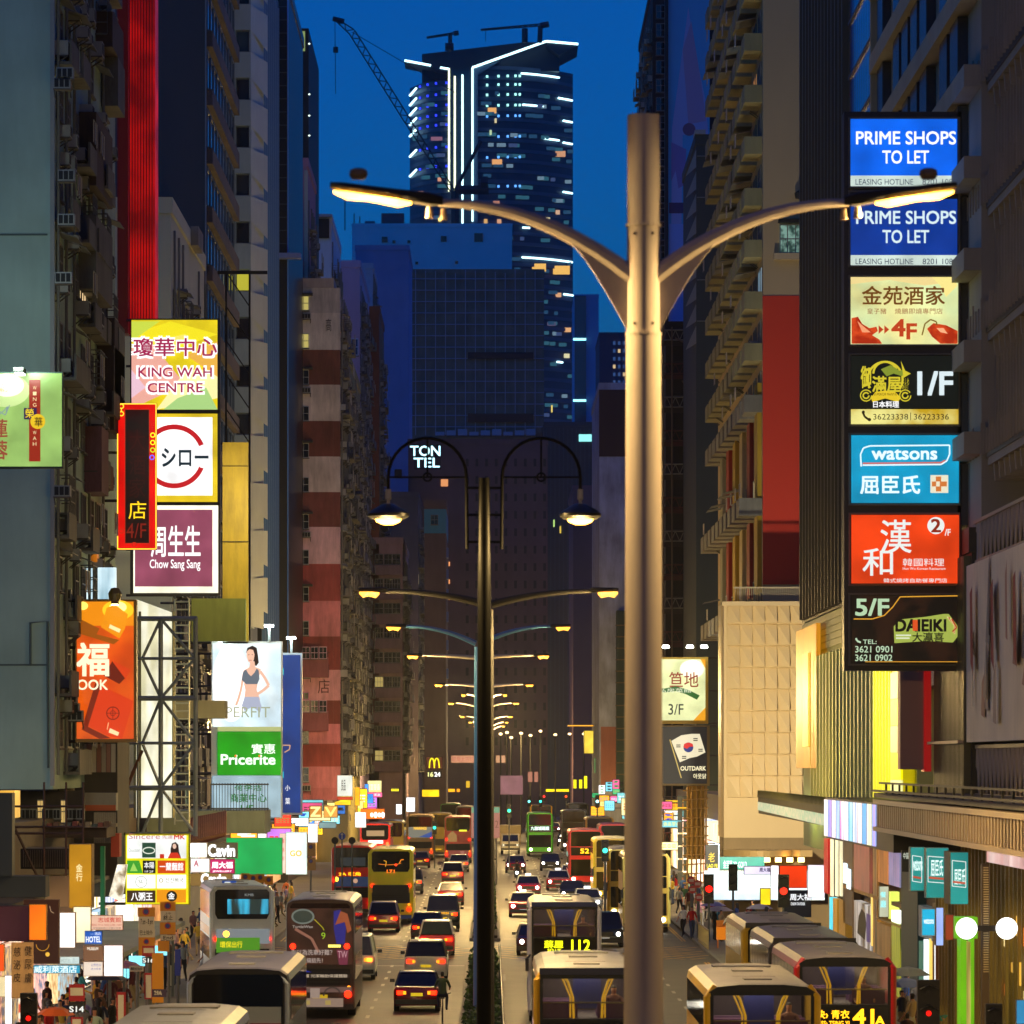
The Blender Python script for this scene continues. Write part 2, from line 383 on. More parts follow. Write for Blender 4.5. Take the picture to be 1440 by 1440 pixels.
b = MB(); b.box(.38, .42, 64, 208, 1.1, 1.15); b.box(.38, .42, 64, 208, .35, .39); b.build('rail', P('#31453a', .5), rl)
for y in rng(64, 209, 2.4): b = MB(); b.box(.36, .44, y, y+.08, .16, 1.12); b.build('post', P('#31453a', .5), rl)
rg = bpy.data.meshes.new('railing_bar'); b = MB(); b.box(-.012, .012, -.012, .012, .4, 1.1); me = b.mesh('bar', P('#31453a', .5))
for k in range(150): put(me, 'bar', rl, (.40, 90+k*.3, 0))

# ------------------------------------------------------------------ street lamps
LAMPC = (1.0, .66, .24)
def lamp_light(name, loc, W_, parent, spot=math.radians(174), rad=.15, col=LAMPC):
    l = bpy.data.lights.new(name, 'SPOT'); l.energy = W_*.27; l.color = col; l.spot_size = spot; l.spot_blend = .35; l.shadow_soft_size = rad
    o = bpy.data.objects.new(name, l); COL.objects.link(o); o.parent = parent; o.location = Vector(loc)-root_loc(parent)
    l2 = bpy.data.lights.new(name, 'POINT'); l2.energy = W_*.19; l2.color = col; l2.shadow_soft_size = rad
    o2 = bpy.data.objects.new(name, l2); COL.objects.link(o2); o2.parent = parent; o2.location = o.location; return o
STEEL = P('#c4b8b2', .7, .0, .3, 1.5); STEEL.node_tree.nodes['Principled BSDF'].inputs['Specular IOR Level'].default_value = .15
DARKM = P('#1c1a18', .7)
def cobra(label, xc, Y, top, head_z, half, pr, arm_z, near=False, col=None, power=9000, group='double armed street lamps along the median', heads=(1, 1)):
    t = thing('street_lamp', label, 'street lamp', (xc, Y, 0), group); pm = col or STEEL
    b = MB(); b.tube([(xc, Y, 0), (xc, Y, 1.2), (xc, Y, arm_z-.6)], [pr*1.25, pr*1.22, pr], 20 if near else 10); b.build('pole', pm, t, smooth='auto')
    b = MB(); b.tube([(xc, Y, arm_z-.6), (xc, Y, top)], [pr*.96, pr*.93], 20 if near else 8); b.build('pole_sleeve', pm, t, smooth='auto')
    if near:
        for z in (arm_z-.6, arm_z+.55): b = MB(); b.tube([(xc, Y, z-.015), (xc, Y, z+.015)], pr*1.04, 20); b.build('collar', pm, t)
        b = MB()
        for z in (arm_z-.5, arm_z+.45, arm_z-4.2, arm_z-6.1, arm_z-7.4):
            for dx in (-.55, .5): b.tube([(xc+dx*pr, Y-pr*.80, z), (xc+dx*pr, Y-pr*.845, z)], .016, 8)
        b.build('bolt', P('#5a4c42', .5), t)
    for s, on in zip((-1, 1), heads):
        if on is None: continue
        hx = xc+s*half; A = []
        for q in range(11):
            u = q/10; A.append((xc+s*(pr*.6+(half-(.345 if near else .205)*half-pr*.6)*u), Y, arm_z+(head_z-arm_z-.02)*(1-(1-u)**2.1)))
        b = MB(); b.tube(A, [(.10-.055*(i/10)) for i in range(11)], 10); b.build('arm', pm, t, smooth='auto')
        if near:   # flared bracket under the arm
            P0 = []; n = 7
            for i in range(n+1): u = i/n; P0.append((xc+s*(pr*.7+.62*u), arm_z+(head_z-arm_z)*(1-(1-u*.26)**2.1)*1.0-.02))
            for i in range(n, -1, -1): u = i/n; P0.append((xc+s*(pr*.7+.62*u), arm_z-.62*(1-u)**2.0+(head_z-arm_z)*(1-(1-u*.26)**2.1)*u-.03))
            b = MB(); b.prism(P0, Y-.045, Y+.045); b.build('bracket', pm, t)
        L = half*.36 if near else half*.22; hx1 = hx-s*L; tl = .19 if near else .02
        def hp(u, dz, wy): return (hx1+s*L*u, Y+wy, head_z+tl*u*.9+dz)
        rings = []
        for u, w_, h in ((0, .05, .05), (.12, .11, .07), (.5, .14, .055), (.9, .13, .045), (1, .08, .03)):
            rings.append([hp(u, dz*h, wy*w_) for wy, dz in ((-1, -.2), (-.8, .8), (0, 1.1), (.8, .8), (1, -.2), (.8, -.9), (-.8, -.9))])
        b = MB(); b.loft(rings); h_ = b.build('lamp_head', DARKM, t, smooth='auto')
        t0_ = t; t = h_
        b = MB(); hh = .06 if near else .13
        rings = [[hp(u, dz-.06, wy) for wy, dz in ((-w_, 0), (-w_*.7, -hh*k), (w_*.7, -hh*k), (w_, 0))] for u, w_, k in ((.28, .05, .3), (.4, .13, 1), (.66, .13, .7), (.85, .12, 1), (.97, .06, .3))]
        b.loft(rings); b.build('lamp_lens', E('#ffa838', (10 if near else 4.9) if on > .6 else 3), t)
        if near:
            b = MB(); cx = hx1+s*L*.75; b.lathe([(.02, .03), (.075, .035), (.10, .08), (.09, .13), (.05, .15), (0, .155)], (cx, Y, head_z+.2), 16); b.build('sensor_cap', P('#7c6a58', .5), t, smooth='auto')
            for u in (.12, .0): b = MB(); b.tube([hp(u, -.08, 0), hp(u, -.20, 0)], [.03, .045], 10); b.build('hanging_sensor', P('#b59a7a', .5), t)
        t = t0_
        if power and on: lamp_light('lamp_bulb', (hx1+s*L*.6, Y, head_z-.14), power*on, t)
cobra('tall pale grey lamp pole nearest the camera, thick as a trunk, two curved arms', 1.62, 49, Z(162, 49), Z(283, 49), 3.32, .185, Z(390, 49), True, power=1500)
cobra('dark street lamp with long straight arms just behind the ornate pole', -.05, 112, 13.0, Z(830, 112), 3.15, .12, Z(850, 112), col=DARKM, power=11000)
BLUEP = P('#3f6f9a', .35)  # blue light on the pole, put into its colour
cobra('street lamp tinted blue for the light on it, standing left of the ornate black pole', -.43, 160, 13.3, Z(880, 160), 3.2, .14, Z(905, 160), col=BLUEP, power=6000, heads=(.5, .5))
cobra('grey street lamp, third behind the ornate pole', -.55, 201, 14.2, Z(921, 201), 3.1, .11, Z(925, 201), power=12000)
cobra('grey street lamp in front of the junction, arms almost level', -.4, 280, 14.2, Z(962, 280), 3.0, .11, Z(966, 280), power=20000, heads=(1, .5))
for i, (px, hy, half, Y) in enumerate(((681, 976, 32, 305), (680, 988, 50, 360), (684, 1007, 37, 440), (687, 1015, 28, 520), (688, 1021, 22, 600), (690, 1027, 19, 700))):
    cobra('small far street lamp, %s beyond the curved pair on the median' % ('', 'first', 'second', 'third', 'fourth', 'fifth')[i] if i else 'far street lamp with short upcurved arms and warm pendant heads',
          X(px, Y), Y, Z(hy-6, Y), Z(hy, Y), half*Y/F, .11, Z(hy+10, Y), power=21000)
for i, (px, py) in enumerate(((704, 1034), (713, 1030), (719, 1035), (733, 1032), (746, 1033), (760, 1030), (781, 1033), (801, 1030), (821, 1033))):
    Y = 590+i*4; t = thing('street_lamp', 'tiny white lamp in the far row, %s' % ('first at the left end, low over the bend' if i == 0 else '%s along the row that runs right' % ('', 'second', 'third', 'fourth', 'fifth', 'sixth', 'seventh', 'eighth', 'ninth', 'tenth', 'eleventh', 'last')[i]), 'street lamp', (X(px, Y), Y, 0), 'white lamps of the far cross road')
    b = MB(); b.tube([(X(px, Y), Y, 0), (X(px, Y), Y, Z(py, Y))], .1, 6); b.build('pole', DARKM, t)
    b = MB(); b.lathe([(.0, -.22), (.22, -.08), (.22, .08), (0, .16)], (X(px, Y), Y, Z(py+(i*7 % 5)-2, Y)), 8); b.build('lamp_head', E('#ffd890', 4), t)
# ornate lamp
t = thing('ornate_street_lamp', 'black ornate lamp post with two round arches carrying bell shaped pendant lamps', 'street lamp', (X(681, 85), 85, 0))
BLK = P('#040404', .5).copy(); BLK.node_tree.nodes['Principled BSDF'].inputs['Specular IOR Level'].default_value = .12; Y = 85; xc = X(681, Y); s_ = F/Y
b = MB(); b.tube([(xc, Y, 0), (xc, Y, 1.2), (xc, Y, 6.5), (xc, Y, Z(800, Y)), (xc, Y, Z(672, Y))], [.17, .15, .14, .12, .10], 20); b.build('pole', BLK, t, smooth='auto')
for s in (-1, 1):
    cx = xc+s*80/s_; r_ = 55/s_; cz = Z(671, Y); pts = []
    pts.append((xc+s*24/s_, Y, Z(772, Y))); pts.append((xc+s*25/s_, Y, cz))
    for k in range(1, 15): a = PI-PI*k/15; pts.append((cx+s*(-math.cos(PI-a))*r_ if False else cx-s*math.cos(PI*k/15)*r_, Y, cz+math.sin(PI*k/15)*r_))
    pts.append((cx+s*r_, Y, cz)); pts.append((cx+s*r_, Y, Z(690, Y)))
    b = MB(); b.tube(pts, .03, 8); b.build('arch', BLK, t, smooth='auto')
    b = MB(); b.tube([(cx-s*r_, Y, cz), (cx+s*r_, Y, cz)], .018, 6); b.tube([(cx, Y, cz+r_), (cx, Y, cz)], .018, 6); b.build('crossbar', BLK, t)
    b = MB(); n = 14; b.tube([(cx+.075*math.cos(2*PI*k/n), Y-.02, cz+.075*math.sin(2*PI*k/n)) for k in range(n+1)], .018, 6); b.build('ring', BLK, t)
    for py in (686, 724, 762): b = MB(); b.tube([(xc, Y-.001*py/700, Z(py, Y)), (xc+s*25/s_, Y-.001*py/700, Z(py, Y))], .025, 6); b.build('strut', BLK, t)
    hx = cx+s*r_
    b = MB(); b.lathe([(.0, 0), (.05, 0), (.055, -.18), (.03, -.2), (.03, -.26), (.07, -.27)], (hx, Y, Z(688, Y)), 12); b.build('lamp_neck', P('#b8b4a8', .4), t, smooth='auto')
    b = MB(); z0 = Z(730, Y); b.lathe([(.10, .28), (.16, .25), (.30, .17), (.385, .10), (.385, .05), (.30, .0), (.25, .01)], (hx, Y, z0), 24); b.build('lamp_shade', P('#1a1a18', .35), t, smooth='auto')
    b = MB(); b.lathe([(.24, .0), (.22, -.05), (.1, -.10), (0, -.105)], (hx, Y, z0), 20); b.build('lamp_lens', E('#ffb040', 9), t)
    lamp_light('lamp_bulb', (hx, Y, z0-.15), 2600, t)

def flood(loc, W_, aim, col, ang=110, parent=None):
    l = bpy.data.lights.new('floodlight_bulb', 'SPOT'); l.energy = W_; l.color = col; l.spot_size = math.radians(ang); l.spot_blend = .6; l.shadow_soft_size = .25
    o = bpy.data.objects.new('floodlight_bulb', l); COL.objects.link(o); o.parent = parent; o.location = Vector(loc)-(root_loc(parent) if parent else Vector((0, 0, 0)))
    o.rotation_euler = (Vector(aim)-Vector(loc)).to_track_quat('-Z', 'Y').to_euler(); return o
# the street goes on behind the viewpoint
for lb, x0, x1, y0, y1, z1, c in (('plain grey block left of the footbridge, out of frame', -34, -16, 60, 110, 40, '#8a8478'), ('plain tan block left behind the viewpoint', -34, -16, -50, 58, 48, '#9a8870'),
        ('plain cream block right of the footbridge, out of frame', 15.5, 34, 40, 107, 42, '#a09078'), ('plain brown block right behind the viewpoint', 15.5, 34, -50, 38, 46, '#8a7868')):
    t = block('street_block', lb, x0, x1, y0, y1, .13, z1, P(c, .8, 0, .3, .3)); s = 1 if x1 < 0 else -1; xf = x1 if s > 0 else x0
    for k in range(int((y1-y0)/8)): b = MB(); xa, xb = sorted((xf, xf+s*.3)); b.box(xa+.001*s, xb, y0+1+k*8, y0+7.5+k*8, .5, 4.2); b.build('shop_window', EB('#ffe0a8', '#8a6030', 1.0, 1.2, True), t)  # unseen shop glow, added for warm bounce light
cobra('unseen grey street lamp added behind the viewpoint as fill light', .8, -12, 15, 14.6, 3.2, .14, 13.8, power=9000)  # lamp out of view, added to light the near pole and walls

def brighten(m, k):
    for n in m.node_tree.nodes:
        if n.type == 'MIX': n.inputs[6].default_value = [min(.85, v*k) for v in n.inputs[6].default_value[:3]]+[1]
# ------------------------------------------------------------------ buildings, left side
GREYT = P('#a3bcaa', .85, 0, .45, .16, .15)
t = block('residential_block', 'tall blank green grey gable wall at the left edge of the street', -34, -16, 169, 197, Z(1110, 169), 64, GREYT)
b = MB(); b.box(-16.1, -15.94, 168.9, 169.05, Z(1105, 169), 63); b.build('corner_pipe', P('#8a8a82', .6), t)
b = MB(); b.tube([(X(43, 169), 168.93, Z(935, 169)), (X(43, 169), 168.93, Z(876, 169)), (X(67, 169), 168.93, Z(874, 169)), (X(68, 169), 168.93, Z(1080, 169))], .045, 6); b.build('drain_pipe', P('#4c5a54', .8), t)
for py in (330, 620, 935): b = MB(); b.box(-34, -16.2, 168.97, 169, Z(py+1.2, 169), Z(py-1.2, 169)); b.build('joint', P('#4c5a54', .9), t)
side_detail(t, -16, 1, 169.6, 193, Z(1090, 169), 62, 2.9, 11, 3.2, .9, 1.0, .45, .35, .25, .03, P('#6d6c64', .8, 0, .8))
for i, (a, b_, c, d) in enumerate(((134, 10, 150, 60), (142, 60, 152, 130), (136, 480, 152, 600), (118, 610, 128, 700), (110, 190, 134, 290), (110, 330, 134, 430), (137, 440, 152, 560))):
    Ya, Yb = 16*F/(VX-a), 16*F/(VX-c); q = MB(); q.box(-15.98, -15.3, Ya, min(Yb, 196), Z(d, 186), Z(b_, 186)); q.build('enclosed_balcony', P(['#4a3422', '#6c6a60', '#3e2c20', '#7c5158'][i % 4], .8, 0, .7, 3), t)
t = thing('red_glow_wall', 'tall ribbed wall strip beside the neon sign, its red neon light put in as glow', 'light column', (-16.5, 207, 14))
REDG = EB('#b40a06', '#6c0302', .9, .35, True); b = MB(); b.box(X(182, 207), X(218, 207), 207, 209, Z(470, 207), 46); b.build('light_panel', REDG, t)  # red neon light falling on the wall, put in as a glowing panel
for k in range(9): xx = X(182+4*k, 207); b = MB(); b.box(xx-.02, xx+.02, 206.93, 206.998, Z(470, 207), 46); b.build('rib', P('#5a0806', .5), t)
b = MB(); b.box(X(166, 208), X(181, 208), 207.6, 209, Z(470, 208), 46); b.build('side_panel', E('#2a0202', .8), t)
# cream edge and low rise behind the sign
t = block('tenement', 'narrow cream rendered tenement end behind the yellow centre sign', -20, X(240, 231), 231, 258, 0, Z(300, 231), P('#d2cfa6', .8, 0, .15, .3))
side_detail(t, X(240, 231), 1, 232, 258, 6, 36, 3.1, 5, 3, .9, .9, .6, .3, .1, .03)
b = MB(); b.box(X(268, 245), X(279, 245), 245, 249, Z(345, 245), Z(318, 245)); b.build('roof_box', P('#8b8478', .8, 0, .5), t)
t = block('office_block', 'dark grey blank side wall rising out of frame above the cream tenement', -40, X(290, 260), 260, 288, 0, 62, P('#5b5450', .85, 0, .2, .1))
b = MB(); b.box(X(289, 260)-.02, X(290.5, 260), 259.8, 260, 5, 62); b.build('corner_trim', P('#98928a', .6), t)
for z in rng(10, 62, 3.3):
    b = MB(); b.box(X(290, 260)+.002, X(290, 260)+.35, 260.2, 288, z, z+.9); b.build('spandrel', P('#6c6056', .8, 0, .6), t)
    for k in range(9): win(t, X(290, 260), 261.6+k*3, z+.95, 2.7, 2.2, PI/2, 2, None, P('#4a5866', .4), GL('#0c1a30', .1))
# light bay window tower
t = block('bay_window_block', 'slim pale blue grey tower of stacked square bay windows', -30, -16.05, 289, 318, 0, 62, P('#59646c', .8, 0, .3, .3))
BW = P('#9fb0b8', .7, 0, .25, 1)
for i, py in enumerate(rng(-60, 860, 67.2)):
    Y = 290; x0, x1 = X(330, Y), X(353, Y); zt = Z(py, Y); zb = Z(py+36, Y); zl = Z(py+67.2, Y)
    b = MB(); b.box(x0, x1, Y-.4, Y+6, zb, zt); b.build('bay_spandrel', BW, t)
    b = MB(); b.box(x0, x0+.07, Y-.35, Y+.1, zl, zb-.002); b.box(x1-.09, x1, Y-.35, Y+.1, zl, zb-.002); b.box(x0+.072, x1-.092, Y+.2, Y+6, zl, zb-.002); b.build('bay_frame', BW, t)
    lit = E('#d8d040', .6) if i == 6 else None
    win(t, (x0+x1)/2, Y+.02, zl+.02, (x1-x0)*.8, (zb-zl)*.98, 0, 2, lit, P('#6a7478', .5), GL(['#0b0b0a', '#33424c', '#1c1412', '#0a0a0a', '#26292a'][i % 5], .2) if not lit else None)
    b = MB(); b.add([(x1+.001, Y-.4, zt), (x1+.001, Y-.4, zb), (x1+.75, Y+6, zb-.4), (x1+.75, Y+6, zt+.3)], [(0, 1, 2, 3)]); b.add([(x1+.02, Y-.2, zb), (x1+.02, Y-.2, zl), (x1+.5, Y+6, zl), (x1+.5, Y+6, zb)], [(0, 1, 2, 3)]); b.build('bay_cheek', P('#c3c9bd', .7, 0, .2, 1), t)
t = thing('roof_antenna_frame', 'wide horizontal rusty steel signboard frame with diagonal braces on the left facades', 'steel frame', (X(320, 270), 270, Z(383, 270)))
b = MB(); Y = 270
b.box(X(278, Y), X(376, Y), Y-.1, Y+.1, Z(385.5, Y), Z(381, Y))
for px in (318, 351): b.bar((X(px, Y), Y, Z(383, Y)), (X(px, Y), Y, Z(900, Y)), .08)
for py in rng(383, 860, 48): b.bar((X(318, Y), Y, Z(py, Y)), (X(351, Y), Y, Z(py+48, Y)), .05)
b.build('steel_lattice', P('#1c1a18', .8, 0, .4), t)
# dark glass towers
t = block('glass_tower', 'dark tower with thin blue steel mullions left of the sky', -40, X(368, 326), 326, 350, 0, 66, P('#14181e', .3))
for k in range(8): yy = 326.4+k*3; b = MB(); b.box(X(368, 326), X(368, 326)+.25, yy, yy+.18, 5, 66); b.build('mullion', P('#5f86b8', .35), t)
for z in rng(8, 66, 2.2): b = MB(); b.box(X(368, 326)+.001, X(368, 326)+.12, 326, 350, z, z+.12); b.build('transom', P('#3d5878', .4), t)
t = block('dark_tower', 'black fronted tower with thin grid lines beside the glass mullions', -22, X(405, 352), 352, 380, 0, 68, P('#090b0e', .35))
for py in rng(10, 350, 18.5): b = MB(); b.box(X(384, 352), X(404.6, 352), 351.94, 351.998, Z(py, 352), Z(py-1.2, 352)); b.build('grid_line', P('#3a444c', .5), t)
b = MB(); b.box(X(404, 352), X(405.8, 352), 351.8, 352, 12, 68); b.build('corner_trim', P('#5b93d8', .4), t)
b = MB(); b.box(X(382, 350), X(423, 350), 350.2, 351.5, Z(362, 350), Z(355, 350)); b.build('ledge', P('#6f86c4', .5), t)
t = block('dark_tower', 'black tower against the sky with small roof garden and a few lit rooms', -24, X(434, 420), 420, 445, Z(360, 420), 76, P('#07080a', .6), parapet=0)
for px, py, h_ in ((423, 44, 28), (408, 50, 32)): b = MB(); b.box(X(px-4, 420), X(px+6, 420), 419.9, 419.99, Z(py+h_, 420), Z(py, 420)); b.build('window', E('#a8c070', .5), t)
for py in (62, 133, 163, 191, 250): b = MB(); b.lathe([(0, -.1), (.12, 0), (0, .1)], (X(435, 420), 419.8, Z(py, 420)), 6); b.build('small_light', E('#cfe8d8', 2), t)
t = block('pink_block', 'plain dusky pink wall with narrow pale edge below the black tower', -20, X(432, 400), 400, 419, 0, Z(235, 400), P('#c08490', .85, 0, .2, .2))
b = MB(); b.box(X(428, 400), X(433, 400), 399.8, 399.99, Z(395, 400), Z(240, 400)); b.build('edge_trim', P('#b8ac98', .7), t)
b = MB(); b.box(X(384, 399), X(420, 399), 399.2, 399.9, Z(405, 399), Z(362, 399)); b.build('dark_opening', P('#0a0a0c', .8), t)
side_detail(t, X(432, 400), 1, 400.5, 419, 20, 58, 3, 8, 3, .8, .9, .4, .3, .3)
# striped corner block
Y = 380; xr = X(468, Y)
t = block('striped_tenement', 'old corner tenement painted in pink, white and brown bands with rusty windows', -24, xr, Y, 399, 6, Z(405, Y), P('#b6aca4', .85, 0, .55, .5, .3))
cols_ = ['#a7a29a', '#b9b2a6', '#6c3f30', '#b9afa2', '#6a3a2e', '#b7aca6', '#6b3a34', '#c09aa2', '#8c3d3c', '#b56d74', '#7a3430', '#c0868e', '#6e342e', '#b8707a', '#8a3c36', '#b06a74', '#a8606a']
ys = [405, 440, 492, 541, 592, 642, 692, 741, 793, 845, 895, 942, 985, 1018, 1046, 1078, 1108, 1125]
for i, c in enumerate(cols_):
    if i >= len(ys)-1: break
    b = MB(); b.box(X(384, Y), xr+.03, Y-.05, Y-.002, Z(ys[i+1], Y)+.002, Z(ys[i], Y)); b.box(xr+.032, xr+.6, Y+.05, Y+1.2, Z(ys[i+1], Y)+.002, Z(ys[i], Y)); pb_ = P(c, .85, 0, .6, .8, .3).copy(); brighten(pb_, 1.7); b.build('painted_band', pb_, t)
for i, py in enumerate((415, 468, 519, 570, 622, 670, 722, 772, 824, 872, 920, 972, 1024, 1078)):
    for j, (px, wpx) in enumerate(((395, 21), (427, 15))):
        lit = E(['#c8e078', '#d8c870'][j], .6) if i in (0, 1) else None
        win(t, X(px, Y), Y-.06, Z(py+22, Y), wpx*Y/F, 21*Y/F, 0, (1, 3)[j], lit, P('#9a9d9a', .5) if i not in (10, 11) else P('#c070a8', .5))
        if R.random() < .45: put(AC, 'air_conditioner', t, (X(px+R.choice((-3, 4)), Y), Y-.06, Z(py+R.choice((4, 34)), Y)), (.9, .8, .9))
    if i % 2 == 0: b = MB(); b.box(X(384, Y), X(440, Y), Y-.7, Y-.052, Z(py+1, Y), Z(py-2, Y)); b.build('ledge', P('#4a4640', .9, 0, .6), t)
for i, py in enumerate((925, 1000)):
    b = MB(); b.box(X(425, Y), X(462, Y), Y-1.1, Y-.06, Z(py+28, Y), Z(py, Y)); b.build('enclosed_balcony', P('#a35f66', .8, 0, .6), t)
    for k in range(3): win(t, X(431+k*12, Y), Y-1.1, Z(py+2, Y), .62, 1.0, 0, 3, None, P('#c9a0b8', .4))
ff = front_face(t, Y-.06); ff.text('松', 399, 494, 420, 511, P('#a59a94', .8), .01); ff.text('高', 458, 448, 466, 466, P('#5a5450', .8)); ff.text('會\n蘭\n店', 447, 912, 464, 975, P('#5b2f34', .8))
side_detail(t, xr+.6, 1, Y+1.2, Y+17, 8, Z(410, Y), 3.0, 21, 2.6, .9, 1, .6, .3, .3)
b = MB(); b.box(X(384, Y), X(460, Y), Y-1.5, Y+.5, Z(1132, Y), Z(1126, Y)); b.build('canopy', P('#56504a', .8, 0, .6), t)
# next along the left
def strip_block(name, label, pxl, pxr, Y, depth, ytop, wall, seed, sd=True, z0=0, **k):
    t = block(name, label, X(pxl, Y)-6, X(pxr, Y), Y, Y+depth, z0, Z(ytop, Y), wall)
    if sd: side_detail(t, X(pxr, Y), 1, Y+.5, Y+depth, 8, Z(ytop, Y)-2, 3.0, seed, 3.0, **k)
    return t
t = strip_block('tenement', 'yellow lit plastered tenement side just past the striped block', 470, 489, 425, 40, 505, P('#a59a62', .85, 0, .4, .3), 31, pac=1, pbal=.5)
t = strip_block('tenement', 'pale blue white tenement with rooftop hut behind the striped block', 400, 466, 480, 30, 312, P('#cfdaee', .85, 0, .3, .3), 32)
b = MB(); b.box(X(440, 480), X(463, 480), 479.6, 479.98, Z(335, 480), Z(308, 480)); b.build('roof_hut_opening', P('#15161a', .8), t)
b = MB(); b.box(X(438, 480), X(467, 480), 479.2, 483, Z(306, 480), Z(302, 480)); b.build('hut_roof', P('#9aa0ac', .7), t)
for px in (446, 456): b = MB(); b.box(X(px-2, 480), X(px+2, 480), 479.9, 479.99, Z(418, 480), Z(402, 480)); b.build('window', GL(), t)
t = strip_block('tenement', 'mauve tenement wall with one blue framed window', 470, 506, 520, 40, 376, P('#b8a4c4', .85, 0, .25, .2), 33, pac=.8, pbal=.5)
win(t, X(494, 520), 520, Z(500, 520), 20*520/F, 24*520/F, 0, 3, None, P('#9cc0e8', .4), GL('#1c3c70', .2))
t = strip_block('tenement', 'narrow brown tenement column in front of the blue wall', 514, 533, 560, 25, 440, P('#7c4430', .85, 0, .3, .3), 34, pbal=.7)
t = block('balcony_block', 'grey pink block with shallow balconies and ribbon windows in the middle distance', X(500, 560), X(566, 560), 560, 600, 0, Z(765, 560), P('#a08488', .85, 0, .5, .3))
for i, py in enumerate(rng(775, 1065, 34.5)):
    b = MB(); b.box(X(524, 560), X(565, 560), 559.2, 559.99, Z(py+34, 560), Z(py+20, 560)); b.build('balcony', P('#8b7278', .85, 0, .5, .5), t)
    for px in (533, 546, 557): win(t, X(px, 560), 560, Z(py+19, 560), 1.05, 1.3, 0, 1 if i % 2 else 3, E('#d8c070', .5) if R.random() < .1 else None)
side_detail(t, X(566, 560), 1, 560.5, 600, 8, Z(780, 560), 3, 35)
t = strip_block('tenement', 'tall thin block with many awnings left of the hotel letters', 560, 588, 610, 50, 700, P('#6a5c5c', .85, 0, .5, .3), 36, pbal=.8)
t = block('blue_wall_block', 'flat deep blue wall with a few square vents', X(500, 700), X(575, 700), 700, 730, 0, Z(352, 700), P('#7c90c4', .9, 0, .2, .1))
for px, py in ((545, 642), (536, 700), (560, 660), (552, 820)): b = MB(); b.box(X(px-5, 700), X(px+5, 700), 699.8, 699.99, Z(py+12, 700), Z(py, 700)); b.build('vent', GL('#10161e'), t)
t = block('pale_block', 'broad pale block with tiny square windows and rooftop tanks beneath the crane', X(495, 900), X(720, 900), 900, 940, 0, Z(320, 900), P('#dce4f4', .9, 0, .12, .1))
for px, py, q in ((541, 337, 4), (554, 340, 2), (575, 340, 2), (624, 336, 4), (673, 334, 6), (586, 370, 2), (642, 369, 2)): b = MB(); b.box(X(px-q, 900), X(px+q, 900), 899.8, 899.98, Z(py+q, 900), Z(py-q, 900)); b.build('window', GL(), t)
for px, py, wq, hq, c in ((552, 306, 32, 14, '#7c5660'), (505, 328, 20, 10, '#6f84b0'), (520, 314, 14, 8, '#55607a'), (640, 322, 34, 6, '#3a2c30'), (662, 318, 22, 4, '#202028')): b = MB(); b.box(X(px-wq/2, 900), X(px+wq/2, 900), 901, 905, Z(320, 900), Z(py-hq/2, 900)); b.build('roof_hut', P(c, .9), t)
b = MB()
for px in (484, 497, 505): b.tube([(X(px, 900), 905, Z(320, 900)), (X(px, 900), 905, Z(318-(px % 9)*4-14, 900))], .12, 5)
b.build('aerial', P('#222630', .6), t)
t = block('stepped_block', 'grey blue stepped apartment wall below the pale block', X(470, 640), X(524, 640), 640, 665, 0, Z(378, 640), P('#a4b0cc', .9, 0, .2, .2)); 
side_detail(t, X(524, 640), 1, 640.5, 665, 30, Z(385, 640), 3, 44)
# netted block under works
t = block('scaffolded_block', 'wide dark block wrapped in blue grey scaffold netting under the tower', X(560, 800), X(765, 800), 800, 840, 0, Z(385, 800), P('#807a70', .95, 0, .6, .25))
for px in rng(570, 765, 14): b = MB(); b.box(X(px, 800), X(px, 800)+.12, 799.6, 799.8, Z(612, 800), Z(384-(px % 5), 800)); b.build('scaffold_pole', P('#98a4c0', .8), t)
for py in rng(392, 612, 16): b = MB(); b.box(X(565, 800), X(765, 800), 799.4, 799.58, Z(py+1, 800), Z(py, 800)); b.build('scaffold_rail', P('#8c98b4', .8), t)
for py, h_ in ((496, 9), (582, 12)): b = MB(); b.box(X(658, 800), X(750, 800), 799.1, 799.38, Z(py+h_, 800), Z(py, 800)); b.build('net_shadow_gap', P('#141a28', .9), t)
b = MB()
for k in range(9): b.box(X(612+k*16, 799), X(625+k*16, 799), 797.6, 798.8, Z(613, 799), Z(608-(k % 3)*2, 799))
b.build('net_skirt', P('#8a9ab8', .8), t)
t = block('hotel_block', 'dark mauve hotel wall with rows of narrow slot windows', X(574, 650), X(770, 650), 650, 690, 0, Z(625, 650), P('#64505a', .9, 0, .4, .15))
for py in rng(645, 1040, 24.5):
    for px in rng(655, 765, 13.6): b = MB(); b.box(X(px, 650), X(px+4, 650), 649.9, 649.99, Z(py+11, 650), Z(py, 650)); b.build('window', P('#241e28', .7), t)
b = MB(); b.box(X(620, 650), X(630, 650), 649.85, 649.98, Z(684, 650), Z(674, 650)); b.build('window', E('#e89a60', .9), t)
for px, py, q in ((594, 1032, 3), (573, 930, 2), (617, 790, 2), (617, 815, 2), (617, 838, 2)): b = MB(); b.box(X(px+14, 650), X(px+15.5, 650), 649.8, 649.98, Z(py+6, 650), Z(py, 650)); b.build('window', E('#e89a60', 1.2), t)
t = thing('hotel_sign', 'glowing white blue hotel letters ending ON over TEL high on the mauve wall', 'sign', (X(600, 640), 640, Z(642, 640)))
b = MB(); b.box(X(582, 640), X(620, 640), 640, 640.3, Z(660, 640), Z(625, 640)); b.build('sign_frame', P('#2a2228', .8), t)
